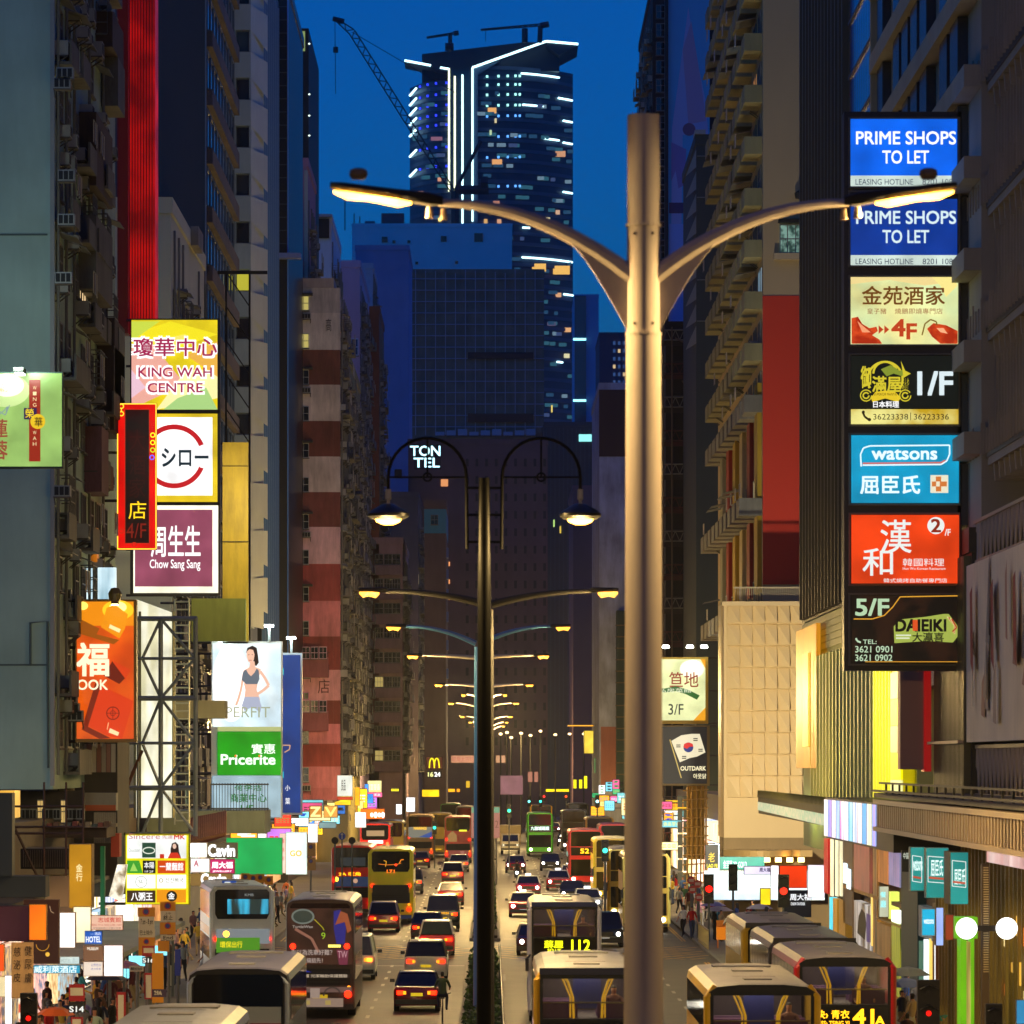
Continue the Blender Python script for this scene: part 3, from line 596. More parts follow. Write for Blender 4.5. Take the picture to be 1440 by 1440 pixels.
f_ = front_face(t, 640); f_.text('TON', 577, 627, 619, 641, E('#b8f4ff', 2.2), .02); f_.text('TEL', 582, 644, 618, 657, E('#b8f4ff', 2.2), .02)
t = block('teal_top_block', 'slim block with turquoise painted penthouse and mauve shaft', X(597, 560), X(627, 560), 560, 585, 0, Z(712, 560), P('#6c5a60', .9, 0, .4, .3))
b = MB(); b.box(X(597, 560)-.05, X(627, 560)+.05, 559.9, 585.1, Z(750, 560), Z(716, 560)); b.build('painted_storey', P('#3f93b0', .8, 0, .2), t); win(t, X(611, 560), 559.9, Z(738, 560), .9, 1.2, 0, 3)
for py in (770, 800, 828, 860, 900, 940): b = MB(); b.box(X(627, 560)+.05, X(630.5, 560), 560.2, 563, Z(py+14, 560), Z(py, 560)); b.build('oriel', P('#5468a8', .7), t)
# far centre / right blocks
t = block('teal_tower', 'dark teal glass slab in the centre distance', X(765, 780), X(845, 780), 780, 815, 0, Z(600, 780), P('#1c3646', .45, 0, .3, .1))
for px in rng(768, 845, 6): b = MB(); b.box(X(px, 780), X(px+1, 780), 779.8, 779.99, 10, Z(602, 780)); b.build('mullion', P('#27465a', .5), t)
for px, py, c in ((823, 616, '#8ff0e8'), (779, 736, '#a8d070'), (788, 745, '#d0b040'), (776, 575, '#d8c060')): b = MB(); b.box(X(px-9 if py == 616 else px-1, 780), X(px+9 if py == 616 else px+1, 780), 779.6, 779.78, Z(py+5, 780), Z(py-5, 780)); b.build('lit_window', E(c, 1.2), t)
t = block('pink_slab', 'plain mauve slab with no lights right of the teal glass', X(806, 700), X(846, 700), 700, 740, 0, Z(690, 700), P('#785c68', .9, 0, .2, .1))
t = block('blue_tower', 'slim pale blue tower right of the great tower with a dark ribbon', X(808, 1250), X(842, 1250), 1250, 1290, 0, Z(418, 1250), P('#7c98cc', .7, 0, .1, .02))
b = MB(); b.box(X(808, 1250), X(824, 1250), 1249.5, 1249.98, 10, Z(416, 1250)); b.build('glass_face', GL('#10284a'), t)
for py in (477, 563): b = MB(); b.box(X(806, 1250), X(824, 1250), 1248.9, 1249.45, Z(py+2, 1250), Z(py-1, 1250)); b.build('light_strip', E('#8ff4ff', 2.5), t)
t = block('lit_block', 'blue block with faint window rows just left of the large pole', X(843, 1100), X(905, 1100), 1100, 1140, 0, Z(472, 1100), P('#1c2c50', .8))
for py in rng(480, 545, 11):
    for px in rng(862, 884, 7): b = MB(); b.box(X(px, 1100), X(px+3.5, 1100), 1099.8, 1099.98, Z(py+5, 1100), Z(py, 1100)); b.build('window', E('#3c5f98', .5) if (px+int(py)) % 5 else E('#e8c890', .8), t)
t = block('peeling_block', 'old block with flaking blue white plaster under a dark red top', X(843, 540), X(892, 540), 540, 580, 0, Z(548, 540), P('#b8c0d4', .9, 0, .75, .35, .4))
b = MB(); b.box(X(843, 540)-.05, X(892, 540)+.05, 539.9, 540.1, Z(642, 540), Z(548, 540)); b.build('dark_top', P('#3c2428', .9), t)
b = MB(); b.box(X(845, 540), X(868, 540), 539.8, 539.98, Z(1112, 540), Z(1022, 540)); b.build('painted_base', P('#b0705c', .85, 0, .4), t)
b = MB(); b.box(X(866, 540), X(892, 540), 536, 539.7, 6, Z(860, 540)); b.build('scaffold_net', P('#33483f', .9, 0, .6, 2), t)
for py in rng(880, 1100, 16): b = MB(); b.box(X(864, 540), X(892, 540), 535.8, 535.98, Z(py+1.5, 540), Z(py, 540)); b.build('bamboo_rail', P('#6a5a3a', .8), t)
t = block('left_fill_block', 'unlit low blocks closing the far end of the avenue', X(690, 1100), X(850, 1100), 1180, 1240, 0, Z(1000, 1100), P('#1c1a1a', .9))

# ------------------------------------------------------------------ the great tower
TY = 1500.0
t = thing('skyscraper', 'tall dark blue skyscraper outlined with white light lines in a giant Y', 'skyscraper', (X(690, TY), TY, 0))
TW = P('#17304e', .5, 0, .2, .02); BND = P('#4f5a70', .6); TD = P('#0a1626', .5)
def arc_shell(pts, z0, z1, m, name): b = MB(); b.add([(p[0], p[1], z0) for p in pts]+[(p[0], p[1], z1) for p in pts], [tuple(range(len(pts))), tuple(range(2*len(pts)-1, len(pts)-1, -1))]+[(k, (k+1) % len(pts), len(pts)+(k+1) % len(pts), len(pts)+k) for k in range(len(pts))]); return b.build(name, m, t)
def wing(pa, pb, side, top, nm):
    xa, xb = X(pa, TY), X(pb, TY); pts = []
    for k in range(13):
        u = k/12; x = xa+(xb-xa)*u; bulge = (1-u if side < 0 else u); pts.append((x, TY+18*bulge**2.6))
    pts += [(xb, TY+45), (xa, TY+45)]
    arc_shell(pts, 0, Z(top, TY), TW, nm)
    z = Z(620, TY); k = 0
    while z < Z(top, TY)-.5:
        arc_shell([(p[0]+(.3 if p[0] > (xa+xb)/2 else -.3)*0, p[1]-.5) for p in pts[:13]]+[(p[0], p[1]+.2) for p in reversed(pts[:13])], z, z+1.1, BND, 'floor_band'); z += 3.35; k += 1
    return pts
L_ = wing(575, 634, -1, 113, 'left_wing'); R_ = wing(664, 807, 1, 95, 'right_wing')
b = MB(); b.box(X(634, TY), X(664, TY), TY+1, TY+40, 0, Z(98, TY)); b.build('core', P('#0e2a3c', .3), t)
b = MB(); b.prism([(X(593, TY), Z(112, TY)), (X(593, TY), Z(72, TY)), (X(740, TY), Z(55, TY)), (X(787, TY), Z(57, TY)), (X(787, TY), Z(96, TY)), (X(664, TY), Z(97, TY))], TY+6, TY+36); b.build('crown', TD, t)
GLW = E('#bff6ff', 3.2)
def strip_(px0, py0, px1, py1, wd=2.6, y=TY-1.5, m=None, nm='light_line'):
    b = MB(); b.tube([(X(px0, TY), y, Z(py0, TY)), (X(px1, TY), y, Z(py1, TY))], wd*TY/F/2, 6); b.build(nm, m or GLW, t)
GLY = E('#f0f8c8', 2.2)
for px, a, b_, m in ((631.5, 97, 270, GLY), (639.6, 108, 320, GLY), (650.4, 106, 320, GLW), (664.4, 96, 312, GLW)): strip_(px, a, px, b_, m=m)
strip_(664.4, 96, 768, 59, 3.2); strip_(768, 59, 813, 63, 3.2); strip_(569, 86, 606, 93, 3); strip_(619, 96, 631.5, 98, 3)
b = MB(); b.prism([(X(768, TY), Z(60, TY)), (X(813, TY), Z(64, TY)), (X(786, TY), Z(78, TY)), (X(770, TY), Z(66, TY))], TY-1, TY+25); b.build('roof_wing', TD, t)
b = MB(); b.prism([(X(569, TY), Z(87, TY)), (X(632, TY), Z(99, TY)), (X(632, TY), Z(102, TY)), (X(569, TY), Z(89, TY))], TY-1, TY+12); b.build('roof_wing', TD, t)
b = MB(); b.prism([(X(664.4, TY), Z(98, TY)), (X(703, TY), Z(86, TY)), (X(672, TY), Z(106, TY)), (X(672, TY), Z(320, TY)), (X(664.4, TY), Z(320, TY))], TY-1, TY+10); b.build('core_fin', P('#4c6078', .5), t)
def yarc(px): x = X(px, TY); xa, xb = X(664, TY), X(807, TY); return TY+18*max(0, (x-xa)/(xb-xa))**2.6-.9
for px0, px1, py in ((733, 787, 102), (786, 806, 131), (735, 766, 146), (793, 806, 162), (766, 787, 191), (793, 806, 193), (793, 806, 263), (762, 807, 318), (734, 806, 361), (794, 807, 408), (735, 745, 319), (784, 792, 505)):
    n = max(1, int((px1-px0)/9))
    for k in range(n):
        a, c = px0+(px1-px0)*k/n, px0+(px1-px0)*(k+1)/n
        b = MB(); b.tube([(X(a, TY), yarc(a), Z(py, TY)), (X(c, TY), yarc(c), Z(py, TY))], .33, 5); b.build('light_line', GLW, t)
for py in (122, 136, 150, 164, 180, 209, 237):
    b = MB(); b.tube([(X(575, TY), TY+16.5, Z(py+2, TY)), (X(585, TY), TY+5, Z(py-1, TY))], .36, 5); b.build('light_line', GLW, t)
me = MB(); me.box(-.35, .35, -.3, .3, -.35, .35); dot = me.mesh('blue_lamp', E('#5fa8ff', 1.6)); dotw = me.mesh('blue_lamp', E('#a8fff4', 1.6)); dotb = me.mesh('blue_lamp', E('#2c3cff', 1.6))
for i, py in enumerate((108, 120, 134, 149, 164, 193, 222, 263)):
    for px in (685, 701, 714, 725, 731): 
        if R.random() < .9: put(dotw if i < 4 else dot, 'spot_lamp', t, (X(px, TY), yarc(px), Z(py-(px-685)*.05, TY)))
for py in (117, 133, 148, 162, 176, 207, 234):
    for px in (590, 601, 613, 628): put(dotb, 'spot_lamp', t, (X(px, TY), TY+18*((634-px)/59)**2.6-.9, Z(py, TY)))
for px, py, wq, hq, c in ((692, 156, 12, 8, '#e8a860'), (697, 170, 3, 6, '#d8c898'), (787, 210, 18, 8, '#c89068'), (699, 228, 14, 7, '#e0a060'), (690, 187, 3, 7, '#b8d0a0'), (618, 252, 5, 6, '#d09070'), (614, 195, 16, 5, '#805868'), (757, 374, 22, 11, '#f0b858'), (784, 375, 36, 12, '#f0b858'), (799, 458, 10, 6, '#e0a870'), (771, 305, 6, 6, '#e8d8a0'), (785, 293, 6, 6, '#c8a080'), (702, 312, 6, 7, '#d09870'), (683, 312, 5, 7, '#d0a060'), (786, 410, 8, 6, '#d8a070'), (698, 285, 9, 4, '#b07860'), (592, 268, 8, 5, '#a87868'), (798, 495, 8, 6, '#d8d0a0'), (776, 452, 12, 5, '#504860'), (618, 310, 3, 4, '#e8d870')):
    b = MB(); yy = (yarc(px) if px > 660 else TY+18*((634-px)/59)**2.6-.9)-.2; b.box(X(px-wq/2, TY), X(px+wq/2, TY), yy-.2, yy+.5, Z(py+hq/2, TY), Z(py-hq/2, TY)); b.build('lit_window', E(c, 1.0), t)
pn = MB(); pn.box(-1.1, 1.1, -.25, .3, -.7, .7); PN = [pn.mesh('window', E(h, s)) for h, s in (('#2c5878', .5), ('#3c7888', .45), ('#4a5c88', .5), ('#88a8b8', .5))]
rr = random.Random(21)
for k in range(230):
    px = rr.choice((rr.uniform(582, 628), rr.uniform(676, 804), rr.uniform(676, 804))); z = Z(620, TY)+3.35*rr.randrange(int((Z(118, TY)-Z(620, TY))/3.35))+2.2
    put(PN[rr.choice((0, 0, 1, 1, 2, 3))], 'window', t, (X(px, TY), (yarc(px) if px > 660 else TY+18*((634-px)/59)**2.6-.9)-.1, z), (rr.uniform(.5, 1.6), 1, .8))
# cranes
def crane(label, pts, Y, mast=None, extra=()):
    t = thing('tower_crane', label, 'crane', (X(pts[0][0], Y), Y, Z(pts[0][1], Y))); CM = P('#16222e', .7)
    b = MB()
    for (a0, b0, w0), (a1, b1, w1) in zip(pts, pts[1:]):
        L = math.hypot(a1-a0, b1-b0); n = max(2, int(L/7)); nx, ny = -(b1-b0)/L, (a1-a0)/L
        def q(u, s): ww = w0+(w1-w0)*u; return (X(a0+(a1-a0)*u+nx*s*ww/2, Y), Y, Z(b0+(b1-b0)*u+ny*s*ww/2, Y))
        th = 1.3*Y/F
        b.bar(q(0, 1), q(1, 1), th); b.bar(q(0, -1), q(1, -1), th)
        for k in range(n): b.bar(q(k/n, 1 if k % 2 else -1), q((k+1)/n, -1 if k % 2 else 1), th*.8)
    b.build('jib', CM, t)
    for nm, p0, p1, wd in extra: b = MB(); b.bar((X(p0[0], Y), Y+.1, Z(p0[1], Y)), (X(p1[0], Y), Y+.1, Z(p1[1], Y)), wd*Y/F); b.build(nm, CM, t)
    return t
crane('long lattice luffing crane leaning across the sky left of the skyscraper', [(471, 26, 3), (495, 45, 9), (570, 165, 9), (636, 268, 6)], 1150,
      extra=[('mast', (640, 330), (640, 268), 8), ('a_frame', (640, 268), (676, 198), 3.5), ('counterweight', (640, 267), (687, 267), 9), ('cable', (495, 45), (640, 130), .7), ('cable', (471, 30), (472, 132), .7), ('hook', (472, 66), (472, 74), 5), ('jib_head', (468, 26), (484, 30), 5), ('cab', (676, 258), (686, 258), 14)])
crane('small crane on the left of the skyscraper roof', [(600, 53, 1.5), (645, 46, 2.5)], 1490, extra=[('mast', (633, 72), (633, 47), 4), ('counterweight', (638, 47), (645, 46), 5), ('base', (626, 66), (638, 66), 8)])
crane('long flat crane on the right of the skyscraper roof', [(676, 42, 1.5), (772, 34, 3)], 1490, extra=[('mast', (738, 60), (738, 40), 6), ('mast', (759, 60), (760, 36), 5), ('counterweight', (760, 36), (772, 34), 6), ('cable', (683, 42), (683, 58), .6)])
# ------------------------------------------------------------------ buildings, right side
def strip_r(name, label, pxl, Y, depth, ytop, wall, seed, x1=None, z0=0, sd=True, **k):
    xl = X(pxl, Y); t = block(name, label, xl, x1 or xl+12, Y, Y+depth, z0, Z(ytop, Y) if ytop > 0 else HC+1090*Y/F, wall)
    if sd: side_detail(t, xl, -1, Y+.5, Y+depth, 8, (Z(ytop, Y) if ytop > 0 else HC+1090*Y/F)-2, 3.0, seed, 3.0, **k)
    return t
t = strip_r('dark_tower', 'tall dark tower carrying the giant painted billboard', 918, 440, 40, -20, P('#2c2224', .85, 0, .4, .3), 51, plit=.12)
for py in rng(10, 420, 26): win(t, X(929, 440), 440, Z(py+16, 440), .9, 1.3, 0, 3)
for py in (62, 80, 96, 118, 132, 170, 186, 205, 222, 300, 316, 334): b = MB(); b.lathe([(0, -.08), (.09, 0), (0, .08)], (X(937.5, 440), 439.8, Z(py, 440)), 6); b.build('red_lamp', E('#ff2020', 2), t)
t = thing('giant_billboard', 'towering unlit billboard with a pale figure shape on blue, right of the big lamp pole', 'billboard', (X(968, 436), 436, Z(430, 436)))
b = MB(); b.box(X(939, 436), X(998, 436), 436, 436.8, Z(470, 436), Z(-10, 436)); b.build('board', P('#4fa8dc', .8, 0, .1), t)
f_ = front_face(t, 436)
f_.poly([(945, 180), (968, 10), (975, 60), (992, 140), (996, 190), (960, 190), (958, 330), (944, 330)], P('#98a4d8', .8)); f_.poly([(960, 70), (972, 30), (985, 110), (993, 170), (968, 175)], P('#a890b8', .8))
f_.disc(969, 182, 9, P('#785878', .8)); f_.poly([(944, 200), (965, 210), (963, 260), (954, 265), (950, 240), (944, 255)], P('#8478b8', .8)); f_.rect(941, 285, 996, 300, P('#4a3c68', .8)); f_.rect(941, 315, 996, 460, P('#88a8e8', .8))
b = MB(); b.box(X(938.5, 436)-.25, X(939.5, 436), 435.6, 436.9, Z(470, 436), Z(-10, 436)); b.build('frame', P('#101214', .6), t)
t = strip_r('office_block', 'dark green office block with thin light floor lines below the billboard', 979, 372, 25, 203, P('#3c4840', .8, 0, .3, .3), 53, x1=X(1040, 372), sd=False)
b = MB(); b.box(X(977, 372), X(992, 372), 371.7, 375, Z(203, 372)+.8, Z(197, 372)+.8); b.build('parapet_cap', P('#9aa094', .7), t)
for py in rng(219, 460, 58): b = MB(); b.box(X(980, 372), X(1022, 372), 371.9, 371.99, Z(py+1.2, 372), Z(py, 372)); b.build('floor_line', P('#7c8478', .7), t)
for i, py in enumerate(rng(210, 470, 31)):
    b = MB(); b.add([(X(979, 372), 372, Z(py, 372)), (X(979, 372), 372, Z(py+25, 372)), (X(979, 372)-.6, 378, Z(py+25, 372)), (X(979, 372)-.2, 378, Z(py+8, 372))], [(0, 1, 2, 3)]); b.build('sun_fin', P('#9a9c84', .7), t)
# beige and red tower
Y = 263; xl = X(1073, Y)
t = block('balcony_tower', 'tall beige gable tower painted red below, with long ladder of balconies on its street side', xl, xl+14, Y, Y+52, 16, 54, P('#a8916a', .85, 0, .12, .15))
b = MB(); b.box(xl-.02, xl+6, Y-.06, Y-.003, Z(822, Y), Z(416, Y)); b.build('red_wall', P('#c02c0c', .75, 0, .06, .2), t)
b = MB(); b.box(X(1088, Y), X(1130, Y), Y-.5, Y-.004, Z(366, Y), Z(357, Y)); b.build('sill_ledge', P('#b09a74', .8), t)
win(t, X(1113, Y), Y-.02, Z(357, Y), 34*Y/F, 42*Y/F, 0, 1, EB('#3c5a50', '#a8d8c8', .4, 2.0, False)); b = MB(); b.box(X(1094, Y), X(1130, Y), Y-.6, Y-.07, Z(314, Y), Z(309, Y)); b.build('awning', P('#15120e', .8), t)
b = MB(); b.lathe([(0, -.25), (.25, -.2), (.3, .1), (0, .3)], (X(1124, Y), Y-.3, Z(275, Y)), 10); b.build('vent', P('#1a1714', .7), t)
rr = random.Random(4); BAL = P('#8d8862', .85, 0, .5, .5, .2)
for fl in range(16):
    z = 17.5+fl*2.95
    if z < 27 and fl % 2: continue
    for k in range(10):
        y0 = Y+1+k*5; d = 1.0 if fl > 3 else 1.3
        b = MB(); b.box(xl-d, xl, y0, y0+3.4, z, z+.12); b.box(xl-d, xl-d+.1, y0, y0+3.4, z+.121, z+1.0); b.box(xl-d+.101, xl, y0, y0+.1, z+.121, z+1.0); b.build('balcony', BAL if z > 30 else P('#7c7a70', .85, 0, .6), t)
        win(t, xl, y0+1.7, z+.9, 2.6, 1.5, -PI/2, rr.choice((0, 1)), E(rr.choice(WARM), .5) if rr.random() < .08 else None)
        if rr.random() < .5: put(AC, 'air_conditioner', t, (xl, y0+4.1, z+rr.random()), (1, 1, 1), -PI/2)
        if rr.random() < .3: put(AWN, 'awning', t, (xl, y0+1.7, z+2.5), (3, 1.7, 1), -PI/2)
        if rr.random() < .25: put(LND, 'laundry', t, (xl-.6, y0+1.7, z+.9), (1.4, 1, 1), -PI/2)
for k, c in enumerate(['#a88a1c', '#8c1c10', '#b8a878', '#a88a1c', '#8c1c10', '#8a8874']):
    b = MB(); b.box(xl-.25, xl-.003, Y+1.2+k*8, Y+1.2+k*8+3.0, 19, 31-k*.01); b.build('painted_pier', P(c, .8, 0, .4), t)
# scaffold block
Y = 400; t = block('scaffolded_tenement', 'tall block draped in black netting with bamboo and lattice storeys', X(936, Y), X(1040, Y), Y, Y+30, 0, Z(465, Y), P('#17161a', .95, 0, .3, .3))
BAM = P('#6c5a44', .8, 0, .3)
for i, py in enumerate(range(466, 1240, 47)):
    zt = Z(py, Y); b = MB(); x0, x1 = X(931, Y), X(1027, Y)
    b.bar((x0, Y-1.2, zt), (x1, Y-1.2, zt), .09); b.bar((x0, Y-1.2, zt-.85), (x1, Y-1.2, zt-.85), .09); n = 16
    for k in range(n): b.bar((x0+(x1-x0)*k/n, Y-1.2, zt-(0 if k % 2 else .85)), (x0+(x1-x0)*(k+1)/n, Y-1.2, zt-(.85 if k % 2 else 0)), .05)
    b.build('lattice', P('#7c786c' if i % 2 == 0 else '#4c1a18', .8, 0, .3), t)
    b = MB(); b.box(X(946, Y), X(1010, Y), Y-.7, Y-.1, Z(py+44, Y), Z(py+12, Y)); b.build('black_netting', P(['#0b0b0d', '#0e0c0e', '#14110f'][i % 3], .95), t)
    b = MB(); b.box(x0-.1, x1, Y-1.4, Y-1.3, zt-1.35, zt-.98); b.build('platform_board', P('#3c1416' if i % 2 else '#241c1a', .9), t)
for px in (932, 944, 1016, 1026): b = MB(); b.tube([(X(px, Y), Y-1.5, 0), (X(px, Y), Y-1.5, Z(462, Y))], .06, 6); b.build('bamboo_pole', BAM, t)
for i, py in enumerate(rng(470, 1200, 12)): b = MB(); b.bar((X(1016, Y), Y-1.6, Z(py, Y)), (X(1026, Y), Y-1.6, Z(py+(12 if i % 2 else 0), Y)), .05); b.build('ladder_rung', P('#7a746a', .8), t)
b = MB(); b.bar((X(948, Y), Y-2, Z(478, Y)), (X(1020, Y), Y-2, Z(516, Y)), .1); b.bar((X(958, Y), Y-2, Z(538, Y)), (X(1016, Y), Y-2, Z(618, Y)), .1); b.build('loose_bamboo', BAM, t)
# shaded filler beyond
t = block('rear_block', 'plain unlit block closing the gap behind the scaffold', X(893, 500), X(1000, 500), 500, 530, 0, Z(700, 500), P('#2c2426', .9, 0, .3))
# cream tiled block
Y = 256; t = block('tiled_corner_block', 'cream corner block faced with folded diamond panels above a curved canopy', X(1018, Y), 22, Y, Y+6.4, Z(1178, Y), Z(850, Y), P('#c6ab7a', .8, 0, .1, .3), parapet=0)
tm = MB(); tm.add([(-.5, 0, 0), (.5, 0, 0), (.5, 0, 1), (-.5, 0, 1), (-.47, -.02, .97), (.47, -.5, .03), (.47, -.06, .97), (-.47, -.06, .03)],
    [(4, 7, 5), (4, 5, 6), (3, 0, 7, 4), (0, 1, 5, 7), (1, 2, 6, 5), (2, 3, 4, 6)]); tme = tm.mesh('panel', P('#cdb07c', .55, 0, .08, .5))
for r_ in range(9):
    for c in range(6): put(tme, 'folded_panel', t, (X(1031.5+17.6*c, Y), Y-.01, Z(877+30.6*r_, Y)), (17.2*Y/F, 1, 30*Y/F))
b = MB(); b.prism([(X(1010, Y), 0), (X(1021, Y), 0), (X(1021, Y), 1), (X(1010, Y), 1)], 0, 0); 
for r_ in range(9): b = MB(); b.add([(X(1021, Y), Y-.1, Z(877+30.6*r_, Y)), (X(1021, Y), Y-.1, Z(848+30.6*r_, Y)), (X(1010, Y+5), Y+5, Z(848+30.6*r_, Y)), (X(1010, Y+5), Y+5, Z(877+30.6*r_, Y))], [(0, 1, 2, 3)]); b.build('corner_panel', P('#b09a64', .4, 0, .2), t)
b = MB(); b.box(X(1015, Y), 22, Y-.35, Y-.2, Z(852, Y), Z(846, Y)); b.build('cornice', P('#c0a678', .8), t)
for k in range(34): b = MB(); b.box(X(1034+k*2.9, Y), X(1034+k*2.9, Y)+.03, Y+.3, Y+.34, Z(846, Y), Z(827, Y)); b.build('railing_bar', P('#a09070', .6), t)
b = MB(); b.box(X(1032, Y), X(1131, Y), Y+.28, Y+.36, Z(827, Y), Z(825, Y)); b.build('railing_top', P('#a09070', .6), t)
b = MB(); b.box(X(1018, Y), 22, Y+.02, Y+5, 0, Z(1178, Y)); b.build('lower_wall', P('#8c744c', .85, 0, .3), t)
pts = []
for k in range(15): q = k/14; pts.append((X(1016+122*q, Y), Y-1.2-2.3*math.sin(PI*min(1, q*1.25)) if q < .8 else Y-2.6))
b = MB(); b.add([(p[0], p[1], Z(1205, 253)) for p in pts]+[(p[0], p[1], Z(1196, 253)) for p in pts]+[(p[0], Y, Z(1196, 253)) for p in pts]+[(p[0], Y, Z(1205, 253)) for p in pts],
   [(k, k+1, 16+k, 15+k) for k in range(14)]+[(15+k, 16+k, 31+k, 30+k) for k in range(14)]+[(45+k, 46+k, k+1, k) for k in range(14)]); b.build('canopy', P('#a88850', .7, 0, .2), t)
for k in range(6): b = MB(); b.box(X(1042+16*k, 254), X(1050+16*k, 254), 253.4, 253.9, Z(1212, 254), Z(1206, 254)); b.build('downlight', E('#ffce70', 7), t)
# glass and rib tower beyond the mall
t = block('ribbed_glass_tower', 'dark ribbed glass tower rising behind the hanging sign stack', 15.5, 34, 199.5, 229, 16.2, 56, P('#3c3a30', .5, 0, .5, .4))
for k in range(14): yy = 200+k*2.1; b = MB(); b.box(15.2, 15.498, yy, yy+.35, 16.3, 56); b.build('rib', P('#57523c', .45, 0, .3), t)
for k in range(13):
    b = MB(); b.box(15.40, 15.496, 200.5+k*2.1, 201.9+k*2.1, 16.4, 55.8); b.build('glass_panel', GL('#171c1c', .12), t)
b = MB(); b.box(15.5-.05, 15.5+5, 199.2, 199.49, 16.2, 56); b.build('end_wall', P('#6d6246', .8, 0, .25, .4), t)
# curtain wall
t = block('curtain_wall_tower', 'blue reflecting curtain wall above the sign stack', 15.5, 34, 183, 199, 13, 58, P('#0c1420', .4))
for k in range(14):
    for j in range(13): b = None
gp = MB(); gp.box(-.02, 0, .03, 1.10, .05, 3.2); gme = gp.mesh('glass_panel', GL('#1c62b4', .15))
for k in range(14):
    for j in range(12): put(gme, 'glass_panel', t, (15.49, 183.1+k*1.13, 27+j*2.35+.02), (1, .97, .69))
for j in range(13): b = MB(); b.box(15.38, 15.488, 183, 199, 26.9+j*2.35, 27.0+j*2.35); b.build('transom', P('#2a3c58', .4), t)
t = block('stepped_office', 'grey office face with deep stepped window recesses at the upper right', 15.5, 34, 146, 182.6, 12, 58, P('#8c867a', .85, 0, .3, .2))
for k in range(9):
    for j in range(14):
        y0 = 150+k*3.6
        if k in (2, 7): continue
        b = MB(); b.box(15.15, 15.496, y0, y0+2.5, 17+j*2.9, 19.0+j*2.9); b.build('window_box', GL(['#161e2c', '#27333c', '#1b2028'][(k+j) % 3], .25), t)
for j in range(14): b = MB(); b.box(14.95, 15.496, 146, 182.6, 19.05+j*2.9, 19.75+j*2.9); b.build('spandrel', P('#9a9280', .8, 0, .35, .3), t)
b = MB(); b.box(15.0, 15.49, 182.3, 182.8, 16, 58); b.build('pier', P('#8e8468', .8), t)
# car park style fins at far right
t = block('finned_block', 'pale block of upright concrete fins in stacked projecting tiers at the right edge', 16.9, 36, 118, 153, 15, 60, P('#211f1e', .85))
CF = P('#8e8474', .8, 0, .35, .6); fm = MB(); fm.box(-.5, 0, -.07, .07, 0, 1); fme = fm.mesh('fin', CF)
for j, z0 in enumerate((17.6, 22.6, 26.7, 30.6, 34.5)):
    zb = 9.3+(1072-(500-170*(j-1.0)))*153/F if False else None
    zz = Z(492, 153)+(j-1)*(Z(325, 153)-Z(492, 153))
    b = MB(); b.box(15.7, 16.9, 118, 153, zz-.35, zz-.05); b.build('ledge', CF, t)
    for k in range(24): b = MB(); b.prism([(15.8, zz-.9), (16.8, zz-.9), (16.8, zz-.36), (15.75, zz-.36)], 118.6+k*1.45, 118.8+k*1.45); b.build('corbel', CF, t)
    b = MB(); b.box(15.65, 15.69, 118, 153.05, zz-.1, zz+.12); b.build('rail', P('#3a352e', .6), t)
    for k in range(42): put(fme, 'fin', t, (16.42, 118.4+k*.83, zz-.02), (1, 1, 3.75))
    for k in range(42): put(fme, 'short_fin', t, (15.60, 118.4+k*.83, zz-.02), (.3, .7, .75 if k % 3 else 1.0))
for zl, zh in ((Z(792, 148), Z(735, 148)), (Z(1118, 148), Z(1050, 148))):
    b = MB(); b.box(15.45, 15.6, 118, 148, zh-.06, zh+.05); b.box(15.45, 15.6, 118, 148, zl-.05, zl+.06); b.build('rail', P('#86745c', .6), t)
    for k in range(26):
        y0 = 118.2+k*1.14; b = MB(); b.bar((15.52, y0, zl), (15.52, y0+.57, zh), .07); b.bar((15.52, y0+.57, zh), (15.52, y0+1.14, zl), .07); b.bar((15.52, y0, zl), (15.52, y0, zh), .05); b.build('lattice_bar', P('#8d7c64', .6), t)
t = thing('poster_wall', 'broad beige billboard with grey and red brush strokes between two lattice rails', 'billboard', (15.25, 133, Z(1050, 148)))
b = MB(); b.box(15.2, 16.0, 117, 148, Z(1044, 148), Z(797, 148)); b.build('board', P('#dccba8', .85, 0, .3, .6), t)
f_ = side_face(t, 15.2, -1)
rr = random.Random(9)
for k in range(26):
    y0 = rr.uniform(118, 146); z0 = rr.uniform(10.2, 13.5); h_ = rr.uniform(.8, 3.2)
    f_.poly([(y0, z0), (y0+rr.uniform(.2, 1.3), z0+.1), (y0+rr.uniform(.2, 1.0), z0+h_*.8), (y0+.2, z0+h_)], P(rr.choice(['#a8957c', '#b8a890', '#6a5a4c', '#9a8470', '#a07058', '#7c7468']), .8), 'brush_stroke')
for k in range(3): f_.poly([(144-6*k, 12.0), (144.8-6*k, 12.4), (145-6*k, 14.6), (144.3-6*k, 14.8)], P('#8c3020', .8), 'brush_stroke')
b = MB(); b.box(16.05, 16.5, 117, 152.9, 7.5, 15.5); b.build('dark_backing', P('#171412', .9), t)
